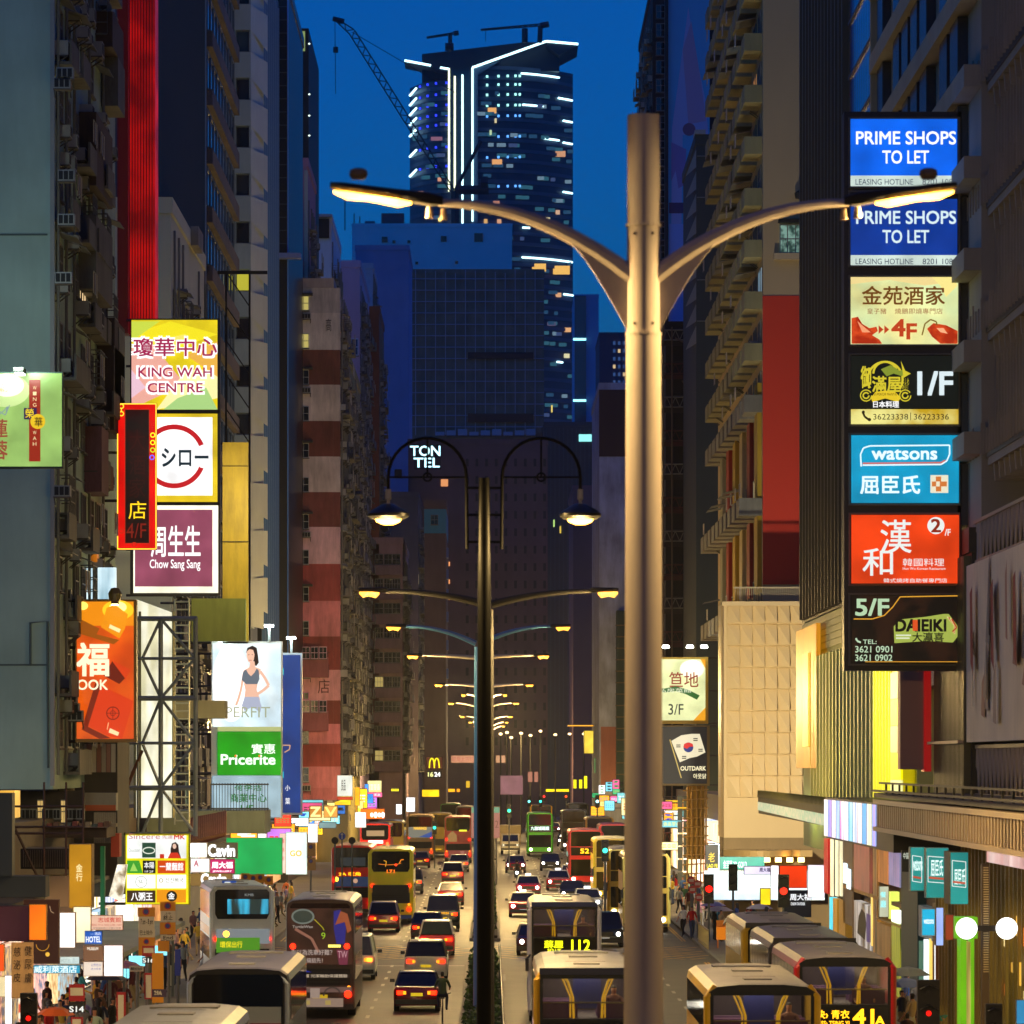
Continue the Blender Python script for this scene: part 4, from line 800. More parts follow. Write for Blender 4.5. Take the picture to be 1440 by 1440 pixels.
# mall with lit ribbed face
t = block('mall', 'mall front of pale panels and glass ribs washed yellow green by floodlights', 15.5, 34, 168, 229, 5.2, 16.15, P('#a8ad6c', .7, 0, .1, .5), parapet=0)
for k in range(30):
    yy = 168.6+k*2.0
    if k < 6 or k > 24: continue
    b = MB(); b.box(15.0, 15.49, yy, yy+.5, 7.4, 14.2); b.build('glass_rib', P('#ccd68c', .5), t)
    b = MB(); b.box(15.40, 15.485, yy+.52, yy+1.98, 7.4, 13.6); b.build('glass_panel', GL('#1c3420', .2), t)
for k in range(15):
    for j in range(6): 
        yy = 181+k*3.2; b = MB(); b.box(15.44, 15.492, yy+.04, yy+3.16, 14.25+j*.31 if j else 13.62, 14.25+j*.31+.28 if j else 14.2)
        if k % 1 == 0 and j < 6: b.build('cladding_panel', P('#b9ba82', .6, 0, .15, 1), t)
b = MB(); b.box(15.05, 15.3, 180, 225, 7.05, 7.2); b.build('floodlight_strip', E('#f4ffd0', 5.5, True), t)
for k in range(9): b = MB(); b.tube([(14.85, 181.5+k*5, 6.9), (15.2, 182.2+k*5, 7.3)], .12, 8); b.build('floodlight', E('#f2ffb0', 6), t)
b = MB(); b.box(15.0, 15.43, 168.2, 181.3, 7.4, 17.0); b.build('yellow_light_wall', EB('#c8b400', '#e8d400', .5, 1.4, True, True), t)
flood((12.8, 238, 8.0), 6500, (17.5, 256, 14), (1.0, .90, .66), 120, t)  # added fill light for the tiled block, no fixture stands here
for yy in (184, 196, 208, 220): flood((14.2, yy, 6.6), 5000, (15.5, yy+1, 11), (.88, 1.0, .32), 140, t)
b = MB(); b.tube([(14.3, 229, 7.3), (14.6, 229.6, 7.5)], .14, 8); b.build('floodlight', E('#fff8c0', 8), t)
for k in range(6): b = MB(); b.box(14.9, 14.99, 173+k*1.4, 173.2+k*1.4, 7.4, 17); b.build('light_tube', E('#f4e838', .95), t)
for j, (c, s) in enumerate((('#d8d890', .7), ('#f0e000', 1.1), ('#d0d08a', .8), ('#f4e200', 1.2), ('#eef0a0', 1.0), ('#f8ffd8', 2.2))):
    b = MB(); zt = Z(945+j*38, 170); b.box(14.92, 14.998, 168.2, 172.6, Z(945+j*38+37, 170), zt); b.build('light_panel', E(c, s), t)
t = thing('orange_banner', 'tall orange and white lit banner at the far corner of the mall', 'banner', (15.2, 222, 8.5))
b = MB(); b.box(15.0, 15.2, 213, 227, Z(1080, 222), Z(884, 222)); b.build('banner_panel', EB('#e08808', '#e8a020', .6, .35, True, True), t)
b = MB(); b.box(14.9, 14.99, 217, 221, Z(1050, 220), Z(920, 220)); b.build('banner_stripe', EB('#ffe060', '#f09818', .9, .6, True, True), t)
t = thing('pink_side_banner', 'dull pink vertical light box with red edge beside the yellow light wall', 'banner', (14.2, 158, 8.5))
b = MB(); b.box(14.0, 14.8, 158, 159, Z(1082, 158), Z(930, 158)); b.build('banner_panel', P('#a87c6c', .6), t); b = MB(); b.box(14.82, 15.05, 157.9, 159, Z(1085, 158), Z(930, 158)); b.build('red_edge', E('#a00c10', .6), t)
t = block('ribbed_metal_block', 'dark wall of narrow upright metal ribs under the sign stack', 15.35, 30, 147.5, 157.8, 5.2, 16, P('#25221a', .6))
for k in range(24): b = MB(); b.box(15.1, 15.34, 147.7+k*.42, 147.85+k*.42, 7.9, 15.9); b.build('rib', P('#4e4a34', .4, .3), t)
b = MB(); b.box(14.9, 15.08, 147.5, 157.8, Z(1046, 152), Z(1042, 152)); b.build('crossbar', P('#b09a78', .5), t)

# canopy along the right pavement
t = thing('street_canopy', 'long ribbed metal canopy fascia over the right pavement with round downlights', 'canopy', (13, 130, 6.5))
CN = P('#a89478', .45, .35, .25, 1)
b = MB(); b.box(12.6, 15.3, 92, 152, 8.15, 8.3); b.build('canopy_top', P('#2a2622', .6), t)
b = MB(); b.box(12.4, 12.75, 92, 150, 7.95, 8.1); b.box(12.4, 12.75, 92, 150, 7.08, 7.22); b.build('canopy_rim', CN, t)
fs_ = MB(); fs_.box(0, .1, 0, .34, 0, .728); fs_ = fs_.mesh('fascia_strip', CN)
for k in range(160): put(fs_, 'fascia_strip', t, (12.5+.04*(k % 2), 92.2+k*.36, 7.221))
b = MB(); b.box(12.63, 15.3, 92, 150, 7.1, 7.3); b.build('soffit', P('#5a4c3c', .5), t)
for k in range(15): b = MB(); b.lathe([(0, -.02), (.16, -.02), (.18, .06), (0, .06)], (12.95, 104+k*2.4, 7.06), 12); b.build('downlight', E('#fff0f4', 5), t)
b = MB(); b.box(12.35, 12.45, 95, 150, 8.35, 8.42); b.box(12.6, 12.7, 95, 150, 8.6, 8.66)
for k in range(23): b.box(12.62, 12.68, 95+k*2.4, 95.1+k*2.4, 8.3, 8.62)
b.build('cable_rail', P('#14120f', .6), t)
t = thing('led_screen', 'bright multicoloured led screen band on the canopy edge before the ribbed fascia', 'screen', (12.9, 165, 6.5))
b = MB(); b.box(12.9, 15.4, 148, 178, 6.4, 7.95); b.build('screen_body', P('#1c1a1c', .5), t)
f_ = side_face(t, 12.9, -1); y0 = 154.4
for k, c in enumerate(['#b890e8', '#e8f0a0', '#2ca0d0', '#f0a0c0', '#e8e8f8', '#38b0d8', '#f0f0ff', '#d070c0', '#c8e8f0', '#f4d0e0', '#a080d0', '#ff90a0']*1):
    f_.rect(y0, 6.48, y0+1.85, 7.88, EB(c, '#fff4e8' if k % 2 else '#6a90d0', 1.3, 1.6, False, True), 'screen_tile'); y0 += 1.95
t = thing('lit_canopy', 'glittering led edged canopy sloping back toward the cream block', 'canopy', (13, 190, 7))
b = MB(); b.box(12.9, 15.4, 178.2, 223, 7.3, 7.62); b.build('canopy_slab', P('#3c3a22', .7, 0, .4), t)
f_ = side_face(t, 12.9, -1); f_.poly([(178.5, 6.85), (223, 7.0), (223, 7.4), (178.5, 7.3)], EB('#c8b898', '#50a080', 1.1, 3.5, False), 'led_strip')
b = MB(); b.box(12.92, 13.2, 178.4, 223, 6.84, 7.298); b.build('fascia', P('#2c2a20', .6), t)
for k in range(60): b = MB(); b.add([(12.85, 178.6+k*.74, 7.625), (12.85, 179.1+k*.74, 7.625), (12.85, 178.85+k*.74, 7.95), (13.05, 178.6+k*.74, 7.625), (13.05, 179.1+k*.74, 7.625), (13.05, 178.85+k*.74, 7.95)], [(0, 1, 2), (5, 4, 3), (0, 2, 5, 3), (1, 4, 5, 2)]); b.build('canopy_tooth', P('#56562c', .7), t)

# ------------------------------------------------------------------ hanging and standing signs
FR = P('#1d1b20', .5)
def signbox(name, label, px0, py0, px1, py1, Y, depth=.35, frame=FR, border=2.0, cat='sign', strut=None, group=None):
    t = thing(name, label, cat, (X((px0+px1)/2, Y), Y, Z(py1, Y)), group)
    b = MB(); b.box(X(px0, Y), X(px1, Y), Y, Y+depth, Z(py1, Y), Z(py0, Y)); b.build('sign_case', frame, t)
    if strut is not None:
        b = MB(); xe = X(px0, Y) if strut < 0 else X(px1, Y); n = max(2, int((Z(py0, Y)-Z(py1, Y))/1.8))
        for k in range(n+1): z = Z(py1, Y)+(Z(py0, Y)-Z(py1, Y))*(k+.02)/(n+.04); b.bar((xe, Y+depth/2, z), (strut, Y+depth/2, z), .08)
        b.build('bracket', P('#2c2a28', .6), t)
    return t, front_face(t, Y)
W1, W2 = E('#ffffff', 1.0), E('#eef4f0', .85)
# big stack on the right
Y = 150; t, f_ = signbox('sign_stack', 'tall stack of seven backlit shop panels hung over the right pavement', 1187, 157, 1352, 943, Y, .9, P('#201e24', .45), strut=15.6)
SF = P('#57534e', .4)
for y0, y1 in ((165, 265), (268, 376), (387, 487), (497, 600), (609, 711), (721, 824), (834, 936)): b = MB(); b.plate([(X(1193, Y), Z(y1, Y)), (X(1350, Y), Z(y1, Y)), (X(1350, Y), Z(y0, Y)), (X(1193, Y), Z(y0, Y))], [[(X(1195.5, Y), Z(y1-2.5, Y)), (X(1347, Y), Z(y1-2.5, Y)), (X(1347, Y), Z(y0+2.5, Y)), (X(1195.5, Y), Z(y0+2.5, Y))]], Y-.12, .1); b.build('panel_frame', SF, t)
for y0, c, s in ((168, '#0a62e6', 1.0), (280, '#0a3a9c', .85)):
    o = 0 if y0 == 168 else 0; f_.rect(1196, y0 if y0 > 200 else 167, 1346, y0+79, E(c, s, True), 'backlit_panel'); f_.rect(1196, y0+79, 1346, y0+94 if y0 > 200 else 263, E('#d4e6dc', .85, True), 'backlit_panel')
    wt = E('#ffffff' if y0 == 168 else '#d2e6ea', .95)
    f_.text('PRIME SHOPS', 1204, y0+17, 1344, y0+35, wt, .022); f_.text('TO LET', 1241, y0+44, 1306, y0+62, wt, .022)
    f_.text('LEASING HOTLINE', 1203, y0+84, 1284, y0+92, E('#3a4670', .35), 0); f_.text('8201 1080', 1297, y0+84, 1345, y0+92, E('#3a4670', .35), 0)
f_.rect(1196, 390, 1347, 485, EB('#dff0b0', '#f6f0a0', .85, .5), 'backlit_panel')
br, rd = E('#7c4a12', .7), E('#9a3a1c', .7)
f_.poly([(1196, 390), (1347, 390), (1347, 396), (1300, 402), (1250, 394), (1196, 400)], E('#f0d890', .9)); f_.poly([(1310, 390), (1340, 390), (1346, 402), (1330, 418), (1322, 402)], E('#f4e28a', .95))
f_.text('金苑酒家', 1212, 403, 1328, 429, br, .02); f_.text('皇子豬', 1219, 434, 1246, 442, rd); f_.text('燒鵝即燒專門店', 1258, 434, 1325, 442, rd)
f_.text('4', 1254, 450, 1272, 473, E('#c0401a', .9), .04); f_.text('F', 1275, 456, 1288, 477, E('#c0401a', .9), .04); f_.poly([(1235, 458), (1242, 464), (1235, 470)], E('#c0401a', .9)); f_.poly([(1243, 458), (1250, 464), (1243, 470)], E('#c0401a', .9))
rst = EB('#d8481a', '#a82808', .9, 3, False)
f_.poly([(1197, 448), (1206, 446), (1212, 456), (1222, 462), (1232, 460), (1234, 466), (1226, 472), (1236, 478), (1240, 484), (1197, 484)], rst, 'roast_picture'); f_.poly([(1303, 463), (1312, 455), (1330, 458), (1346, 466), (1346, 484), (1322, 484), (1310, 474)], rst, 'roast_picture')
f_.line([(1296, 472), (1300, 456), (1308, 450), (1316, 453), (1317, 458)], 2, E('#8a6a20', .8)); f_.poly([(1205, 452), (1214, 460), (1224, 468), (1212, 468)], E('#f4a070', .9)); f_.poly([(1316, 462), (1326, 462), (1332, 470), (1322, 468)], E('#f8b080', .9))
f_.rect(1196, 501, 1347, 575, E('#0c1410', .7), 'backlit_panel'); f_.rect(1196, 576, 1347, 597, EB('#d8b020', '#e8e088', .85, .8), 'backlit_panel')
gd = E('#d8c830', .85)
f_.ring(1244, 534, 23, 26, gd, 150, 395); f_.ring(1244, 526, 15, 18, gd, 180, 340); f_.poly([(1238, 520), (1252, 514), (1264, 522), (1272, 520), (1268, 530), (1256, 526), (1246, 530)], E('#8a9a30', .8)); f_.poly([(1266, 508), (1272, 522), (1280, 526), (1270, 532)], gd)
f_.text('御', 1210, 516, 1224, 546, gd, .03); f_.text('滿屋', 1226, 530, 1266, 552, gd, .03); f_.poly([(1224, 560), (1230, 552), (1244, 550), (1258, 552), (1266, 560), (1262, 566), (1244, 561), (1226, 566)], E('#e8c828', .85)); f_.text('SUPERIOR MANYA', 1228, 553.5, 1260, 557, E('#4a3c08', .5))
for cx in (1217, 1272): f_.ring(cx, 557, 3, 5, gd, 0, 330); f_.ring(cx, 557, 7, 8.5, gd, 0, 330)
f_.text('まんや', 1268, 532, 1277, 548, gd); f_.text('日本料理', 1227, 565, 1263, 574, W1, .02); f_.text('1/F', 1290, 524, 1338, 556, E('#dcecf0', .9), .035)
f_.text('36223338', 1227, 583, 1276, 591, E('#3a2c08', .4)); f_.text('|', 1279, 581, 1280, 592, E('#6a5a10', .5)); f_.text('36223336', 1284, 583, 1333, 591, E('#3a2c08', .4))
f_.line([(1212, 580), (1215, 587), (1222, 592)], 3, E('#3a2c08', .4)); f_.disc(1213, 580.5, 2.2, E('#3a2c08', .4)); f_.disc(1221.5, 591, 2.4, E('#3a2c08', .4))
f_.rect(1196, 613, 1347, 708, E('#0a9cc8', .9, True), 'backlit_panel')
LW = E('#e6fbff', .95); f_.line([(1210, 657), (1209, 640), (1213, 631), (1222, 628), (1334, 627), (1334, 640), (1330, 649), (1322, 654), (1212, 655)], 2, LW, 'logo_outline'); f_.line([(1212, 652.5), (1322, 651.5), (1328, 648)], 2.2, E('#d06a60', .9), 'logo_stripe')
f_.text('watsons', 1225, 633, 1316, 647, LW, .03); f_.text('屈臣氏', 1209, 670, 1292, 695, LW, .03)
f_.rect(1307, 669, 1332, 694, E('#e8e4c8', .9)); q = E('#d07838', .9)
for a, b_ in ((1314.5, 671), (1309, 678), (1320, 678), (1314.5, 685)): f_.rect(a+(0 if a != 1314.5 else 0), b_, a+7.5 if a == 1314.5 else a+6 if a < 1314 else a+10, b_+7, q)
f_.rect(1196, 725, 1347, 821, E('#e8400e', .9, True), 'backlit_panel')
f_.text('漢', 1237, 732, 1280, 778, W2, .01); f_.text('和', 1212, 772, 1254, 810, W2, .01); f_.disc(1314.5, 740, 12, W2); f_.text('2', 1308, 731, 1321, 749, E('#a83010', .6), .03); f_.text('/F', 1327, 745, 1335, 754, W2, .02)
f_.text('韓國料理', 1268, 786, 1326, 797, W2); f_.text('Han Wo Korean Restaurant', 1268, 798.5, 1328, 802, W2); f_.text('韓式燒烤自助餐專門店', 1241, 814, 1330, 820, W2)
f_.rect(1197, 838, 1346, 932, EB('#0a0604', '#2a140a', .8, 1.2, False), 'backlit_panel'); gl = E('#e0a030', .9)
f_.line([(1199, 871), (1225, 871), (1242, 866), (1254, 854), (1264, 840), (1345, 838.5)], 1.5, gl); f_.line([(1215, 931), (1345, 931)], 1, gl); f_.text('5/F', 1202, 843, 1248, 866, E('#b8d8b0', .85), .03)
f_.text('TEL:', 1212, 900, 1231, 906, E('#c0dcb8', .85), .01); f_.line([(1202, 898), (1204, 902), (1209, 904)], 2.5, E('#c0dcb8', .85)); f_.text('3621 0901', 1201, 909, 1253, 918, E('#c0dcb8', .85), .01); f_.text('3621 0902', 1201, 921, 1253, 930, E('#c0dcb8', .85), .01)
f_.poly([(1255, 882), (1262, 872), (1300, 868), (1325, 864), (1332, 864), (1344, 880), (1346, 894), (1338, 904), (1300, 902), (1256, 905)], E('#a8b850', .8), 'logo_ground')
f_.text('DAIEIKI', 1258, 872, 1328, 888, E('#16100a', .4), .05); f_.text('I', 1283, 873, 1287, 887, E('#d85020', .9), .05); f_.text('大瀛喜', 1281, 890, 1325, 903, E('#141410', .4), .02); f_.rect(1258, 893, 1279, 895, E('#e8f0d0', .8)); f_.rect(1258, 897, 1277, 899, E('#e8f0d0', .8))
for k in range(4): f_.line([(1330+k*2, 868+k), (1340+k, 880+k), (1340-k, 892-k)], 2, E('#b02818' if k % 2 else '#e8d890', .85))
# King Wah stack, left
Y = 205; t, f_ = signbox('sign_stack', 'three storey stack of backlit square panels hung over the left pavement, yellow one on top', 183, 448, 309, 838, Y, .8, P('#2a2520', .6), strut=-16.2)
f_.rect(185, 450, 306, 576, E('#e0c818', 1.0, True), 'backlit_panel')
cs = ['#f0e020', '#e8a898', '#f8f0a8', '#c8d848', '#e8b048', '#a8d080', '#e8c0d0', '#f4e46a']; rr = random.Random(2)
for k, q in enumerate((((185, 470), (240, 452), (306, 470), (250, 490)), ((185, 490), (215, 485), (260, 540), (185, 575)), ((220, 576), (262, 520), (306, 520), (306, 560)), ((185, 452), (225, 452), (185, 480)), ((262, 500), (306, 480), (306, 530)), ((250, 560), (290, 545), (306, 576), (230, 576)), ((185, 520), (205, 545), (185, 560)), ((215, 480), (262, 470), (240, 500)))): f_.poly(q, E(cs[k], .95), 'colour_facet')
wh, mg = E('#ffffff', 1.1), E('#b02858', .8)
for bd, mm in ((.075, wh), (.02, mg)):
    e = 2 if bd > .05 else 0
    f_.text('瓊華中心', 188-e, 476-e, 305+e, 501+e, mm, bd); f_.text('KING WAH', 195-e, 517-e, 298+e, 530+e, mm, bd); f_.text('CENTRE', 208-e, 539-e, 285+e, 552+e, mm, bd)
f_.rect(185, 582, 306, 706, E('#e0c020', .95, True), 'backlit_panel'); f_.rect(205, 587, 299, 697, E('#ffffff', 1.15, True), 'backlit_panel')
f_.ring(245, 642, 38, 45, E('#c81c24', .85), 22, 338, 'logo_ring')
f_.rect(282, 627, 293, 658, E('#ffffff', 1.15)); f_.text('シロー', 228, 631, 293, 656, E('#183848', .4), .03)
f_.rect(188, 711, 307, 834, E('#fffbe0', 1.2, True), 'backlit_panel'); f_.rect(190, 717, 299, 825, E('#a0506a', .75, True), 'backlit_panel')
f_.text('周生生', 213, 740, 282, 783, E('#ffffff', 1.1), .02); f_.text('Chow Sang Sang', 211, 787, 282, 803, E('#ffffff', 1.1), .01)
for z in (578, 708): b = MB(); b.box(X(183, Y), X(309, Y), Y-.12, Y-.005, Z(z+2.5, Y), Z(z-1, Y)); b.build('divider', P('#35302a', .5), t)
b = MB(); b.box(X(306, Y), X(309.5, Y), Y-.12, Y-.005, Z(838, Y), Z(448, Y)); b.build('edge_trim', P('#45403a', .5), t)
# red neon
Y = 190; t, f_ = signbox('neon_sign', 'narrow vertical red neon sign with dark centre and a yellow character near its foot', 165, 567, 220, 773, Y, .4, P('#300606', .5), strut=-16.4)
f_.rect(166, 568, 219, 772, E('#d80a04', 1.0, True), 'glowing_border'); f_.rect(176, 576, 210, 764, EB('#2a0606', '#0c0404', .8, 1.2, False), 'dark_panel')
for q in (((165.5, 568), (219.5, 568)), ((165.5, 567), (165.5, 772)), ((219.5, 568), (219.5, 772)), ((165, 772), (219, 772))): f_.line(q, 1.3, E('#ffb030', 2.5), 'neon_tube')
for q in (((176, 576), (210, 576)), ((176, 576), (176, 764)), ((210, 576), (210, 764)), ((176, 764), (210, 764))): f_.line(q, .8, E('#a83018', 1.0), 'neon_tube')
for cx, cy, c in ((171, 571.5, '#ffd030'), (171, 582, '#ffd030'), (215, 612, '#e8e020'), (215, 622.5, '#e8e020'), (215, 633, '#a8d020'), (214, 643.5, '#4060ff'), (171, 747, '#a02010'), (189, 766, '#a02010')): f_.ring(cx, cy, 2.3, 3.6, E(c, 1.6), name='neon_ring')
f_.line(((171, 575), (171, 579)), 1.2, E('#ffd030', 1.6), 'neon_tube'); f_.text('店', 181, 705, 206, 730, E('#f8c818', 1.3), .0); f_.text('4/F', 178, 736, 206, 757, E('#8a2010', .7)); f_.text('酒', 182, 640, 205, 668, E('#3c0c08', .8)); f_.text('家', 182, 672, 205, 700, E('#3c0c08', .8)); f_.text('大', 182, 604, 205, 634, E('#3c0c08', .8))
# Wing Wah board
Y = 160; t, f_ = signbox('billboard', 'green lit bakery board at the left edge with red strip and round emblem', -60, 523, 88, 658, Y, .5, P('#1c3c30', .6), strut=-16.2, cat='billboard')
f_.rect(-60, 525, 87, 656, E('#9cc468', .85, True), 'backlit_panel'); f_.disc(8, 549, 34, E('#c4dc90', .95), rb=23.5); f_.disc(10, 542, 24, E('#eef6d0', 1.1), rb=16); f_.disc(12, 538, 15, E('#fbfff0', 1.5), rb=11)  # nested pale discs paint the floodlight's pool of light on the board
f_.rect(41, 534, 57, 649, E('#a83018', .7), 'red_strip'); wy = E('#f0d8a0', .9)
for k, c in enumerate('WING'): f_.text(c, 46.5, 543+8*k, 51.5, 548+8*k, wy)
for k, c in enumerate('WAH'): f_.text(c, 46.5, 606+8*k, 51.5, 611+8*k, wy)
f_.poly([(34, 574), (52, 574), (52, 590), (34, 590)], E('#3a2458', .6)); f_.disc(53.5, 593, 10.5, E('#e8c020', .9)); f_.text('榮', 36, 575, 48, 588, E('#f0d020', .9), .01); f_.text('華', 49, 587, 60, 600, E('#3a2c10', .4), .01)
f_.text('創', 0, 540, 11, 551, E('#c8a868', .9)); f_.line([(0, 583), (6, 578), (11, 572), (9, 580), (14, 570), (8, 584), (0, 579)], 1.4, E('#8aa0a0', .8)); f_.text('蓮', -12, 590, 11, 615, E('#a85038', .7), .02); f_.text('蓉', -12, 620, 11, 646, E('#a85038', .7), .02)
b = MB(); b.box(X(24, Y), X(38, Y), Y-1.3, Y-.3, Z(528, Y), Z(521, Y)); b.build('floodlight', P('#20261e', .5), t); b = MB(); b.box(X(26, Y), X(37, Y), Y-1.2, Y-.4, Z(529.5, Y), Z(528.2, Y)); b.build('floodlight_lens', E('#ffffff', 12), t)
flood((X(31, 160), 158.4, Z(514, 160)), 330, (X(20, 169), 169, Z(240, 169)), (.80, 1.0, .86), 150, t)
flood((X(40, 158), 157.5, Z(1090, 158)), 200, (X(20, 169), 169, Z(850, 169)), (.95, 1.0, .80), 150, t)  # added fill light on the lower gable wall, no lamp stands here
# weathered back of a vertical sign
t, f_ = signbox('vertical_sign', 'weathered unlit ochre metal sign, blank side toward us, right of the white and pink panels', 313, 622, 349, 905, 225, .5, P('#d4b42c', .6, 0, .7, .8), strut=-16.1)
flood((X(358, 222), 220.5, Z(700, 225)), 420, (X(330, 225), 225, Z(760, 225)), (1.0, .86, .5), 150, t)
b = MB(); b.box(X(313, 225)-.02, X(349, 225)+.02, 224.95, 225.0, Z(762.5, 225), Z(761, 225)); b.box(X(313, 225)-.02, X(349, 225)+.02, 224.95, 225.0, Z(656, 225), Z(655, 225)); b.build('seam', P('#4a4014', .7), t)
b = MB(); b.box(X(270, 224.4), X(346, 224.4), 224.0, 224.6, Z(902, 224.4), Z(842, 224.4)); b.build('lower_panel', P('#8c9440', .7, 0, .5, .8), t)
# FOOK
Y = 175; t, f_ = signbox('billboard', 'tall orange billboard with red gift boxes and cream lettering ending OOK', 106, 843, 192, 1044, Y, .5, P('#8a6a1c', .5), strut=-16.3, cat='billboard')
f_.rect(108, 846, 188, 1039, EB('#e85c08', '#d84808', .85, .6), 'backlit_panel'); f_.rect(108, 846, 188, 880, E('#e88a08', .95)); f_.disc(166, 858, 22, E('#f8c020', 1.1), rb=14); f_.disc(166, 854, 12, E('#fff080', 1.8), rb=8); f_.disc(116, 852, 8, E('#ffe060', 1.4), rb=6)  # bright discs at the top are painted pools of floodlight
f_.poly([(108, 868), (140, 884), (136, 892), (168, 900), (160, 906), (108, 890)], E('#a85808', .7)); f_.poly([(150, 855), (146, 870), (142, 882), (168, 898), (176, 884), (180, 864), (162, 850)], E('#e8900c', .95)); f_.poly([(155, 878), (170, 885), (168, 890), (153, 883)], E('#f8e0a0', 1))
f_.poly([(160, 930), (184, 942), (176, 956), (158, 948)], E('#d83c0c', .9)); f_.poly([(146, 950), (158, 930), (176, 954), (168, 962)], E('#7c1c04', .6)); f_.poly([(142, 964), (188, 986), (172, 1039), (150, 1034), (122, 1020)], E('#d8380a', .9)); f_.poly([(135, 958), (142, 964), (124, 1022), (156, 1038), (140, 1039), (115, 1026)], E('#8c2404', .6))
f_.ring(159, 1003, 8, 9.5, E('#8c1c08', .6)); f_.ring(159, 1003, 3, 4, E('#8c1c08', .6)); f_.line([(150, 1003), (168, 1003)], 1, E('#8c1c08', .6)); f_.line([(159, 994), (159, 1012)], 1, E('#8c1c08', .6)); f_.poly([(155, 1024), (168, 1030), (166, 1035), (153, 1030)], E('#f8d8a0', 1)); f_.line([(153, 1016), (151, 1026)], 1.5, E('#f0a070', 1))
f_.text('福', 109, 905, 153, 950, E('#fff0c8', 1.05), .035); f_.text('FOOK', 101, 956, 152, 970, E('#fff0c8', 1.05), .02)
b = MB(); b.lathe([(.0, -.25), (.22, -.22), (.26, .05), (.15, .25), (0, .28)], (X(165, Y), Y-1.1, Z(838, Y)), 14); b.build('floodlight', P('#6a5a20', .4), t); b = MB(); b.box(X(160, Y), X(170, Y), Y-1.3, Y-.9, Z(851, Y), Z(842, Y)); b.build('floodlight_hood', P('#5a3c14', .5), t)
b = MB(); b.box(X(161, Y), X(169, Y), Y-1.25, Y-.95, Z(852.5, Y), Z(851.3, Y)); b.build('floodlight_lens', E('#fff0a0', 14), t)
# white lit wall with steel lattice tower
Y = 198; t = thing('white_light_wall', 'blank white glowing light box wall behind the steel lattice', 'light wall', (X(218, Y), Y, 6))
b = MB(); b.prism([(X(190, Y), Z(1150, Y)), (X(244, Y), Z(1150, Y)), (X(244, Y), Z(862, Y)), (X(190, Y), Z(842, Y))], Y, Y+.4); b.build('light_panel', EB('#fffbe0', '#ded8ae', .98, 1.6, True, True), t)
b = MB()
for px in (190, 197, 244): b.bar((X(px, Y), Y-.1, Z(1150, Y)), (X(px, Y), Y-.1, Z(860, Y)), .08)
b.build('mast', P('#9a9468', .6), t)
Y = 192; t = thing('steel_lattice_frame', 'grey steel frame of stacked X braces standing before the white glowing wall', 'steel frame', (X(226, Y), Y, Z(1172, Y)))
SG = P('#a4b0b6', .5, 0, .3, 1)
lv = [870, 926, 982, 1045, 1108, 1172]
for px in (194, 226, 275): b = MB(); b.bar((X(px, Y), Y, Z(1176, Y)), (X(px, Y), Y, Z(868, Y)), .14 if px != 194 else .08); b.build('upright', SG, t)
for py in lv: b = MB(); b.bar((X(178 if py > 1000 else 192, Y), Y, Z(py, Y)), (X(277, Y), Y, Z(py, Y)), .15 if py in (870, 982, 1108) else .09); b.build('crosspiece', SG, t)
for k in range(5):
    for a, c in ((200, 226), (226, 274)):
        m_ = (a+c)/2; y0, y1 = (lv[k], lv[k+1]); s = k % 2
        b = MB(); b.bar((X(a if s else 226, Y), Y+.05, Z(y0, Y)), (X(226 if s else a, Y), Y+.05, Z(y1, Y)), .09) if a == 200 else b.bar((X(226 if not s else c, Y), Y+.05, Z(y0, Y)), (X(c if not s else 226, Y), Y+.05, Z(y1, Y)), .09); b.build('brace', SG, t)
b = MB(); b.bar((X(178, Y), Y, Z(1108, Y)), (X(200, Y), Y, Z(1055, Y)), .1); b.bar((X(165, Y), Y, Z(1166, Y)), (X(186, Y), Y, Z(1085, Y)), .07); b.build('brace', P('#7a4c34', .7), t)
t = thing('ladder', 'thin cat ladder up the wall beside the lattice frame', 'ladder', (X(260, 200), 200, 8)); b = MB()
for px in (246, 266): b.bar((X(px, 200), 200, Z(1160, 200)), (X(px, 200), 200, Z(842, 200)), .06)
for py in rng(846, 1160, 11): b.bar((X(246, 200), 200, Z(py, 200)), (X(266, 200), 200, Z(py, 200)), .05)
b.build('rungs', P('#c8c8a8', .5), t)
# walls behind the lattice
t = block('shop_building', 'low building with striped shutters and yellowed pipes behind the orange billboard', X(76, 182), X(165, 182), 182, 188, 4, Z(1000, 182), P('#4a443a', .85, 0, .5))
for k, c in enumerate(['#8c5c48', '#b8a898', '#a8786c', '#c8c0b0', '#9a6a5c', '#b8b0a0', '#a47868', '#c4bcac']): b = MB(); b.box(X(109+k*6.8, 182), X(115+k*6.8, 182), 181.9, 181.99, Z(1086, 182), Z(1046, 182)); b.build('shutter_strip', P(c, .6), t)
for px, c in ((74, '#8c7c4c'), (90, '#9a8c58'), (98, '#7c6c40')): b = MB(); b.tube([(X(px, 178), 178, Z(1112, 178)), (X(px, 178), 178, Z(882, 178))], .19, 10); b.build('duct', P(c, .6, 0, .5), t)
for px, py in ((75, 822), (84, 830), (76, 966), (92, 975), (95, 990), (100, 1000)): put(AC, 'air_conditioner', t, (X(px+6, 174), 174, Z(py+14, 174)), (.8, 1, .8))
for px, py, wq, hq in ((78, 330-220, 16, 14), (84, 300, 18, 16), (80, 402-20, 16, 16), (84, 240, 16, 14), (78, 680, 18, 18), (82, 96, 14, 14)):
    o = put(AC, 'air_conditioner', t, (X(px+9, 167), 167.5, Z(py+hq, 167)), (.75, 1, .8))
t = thing('lit_shutter', 'blue white lit slatted panel seen past the pole above the orange billboard', 'light box', (X(130, 183), 183, Z(845, 183)))
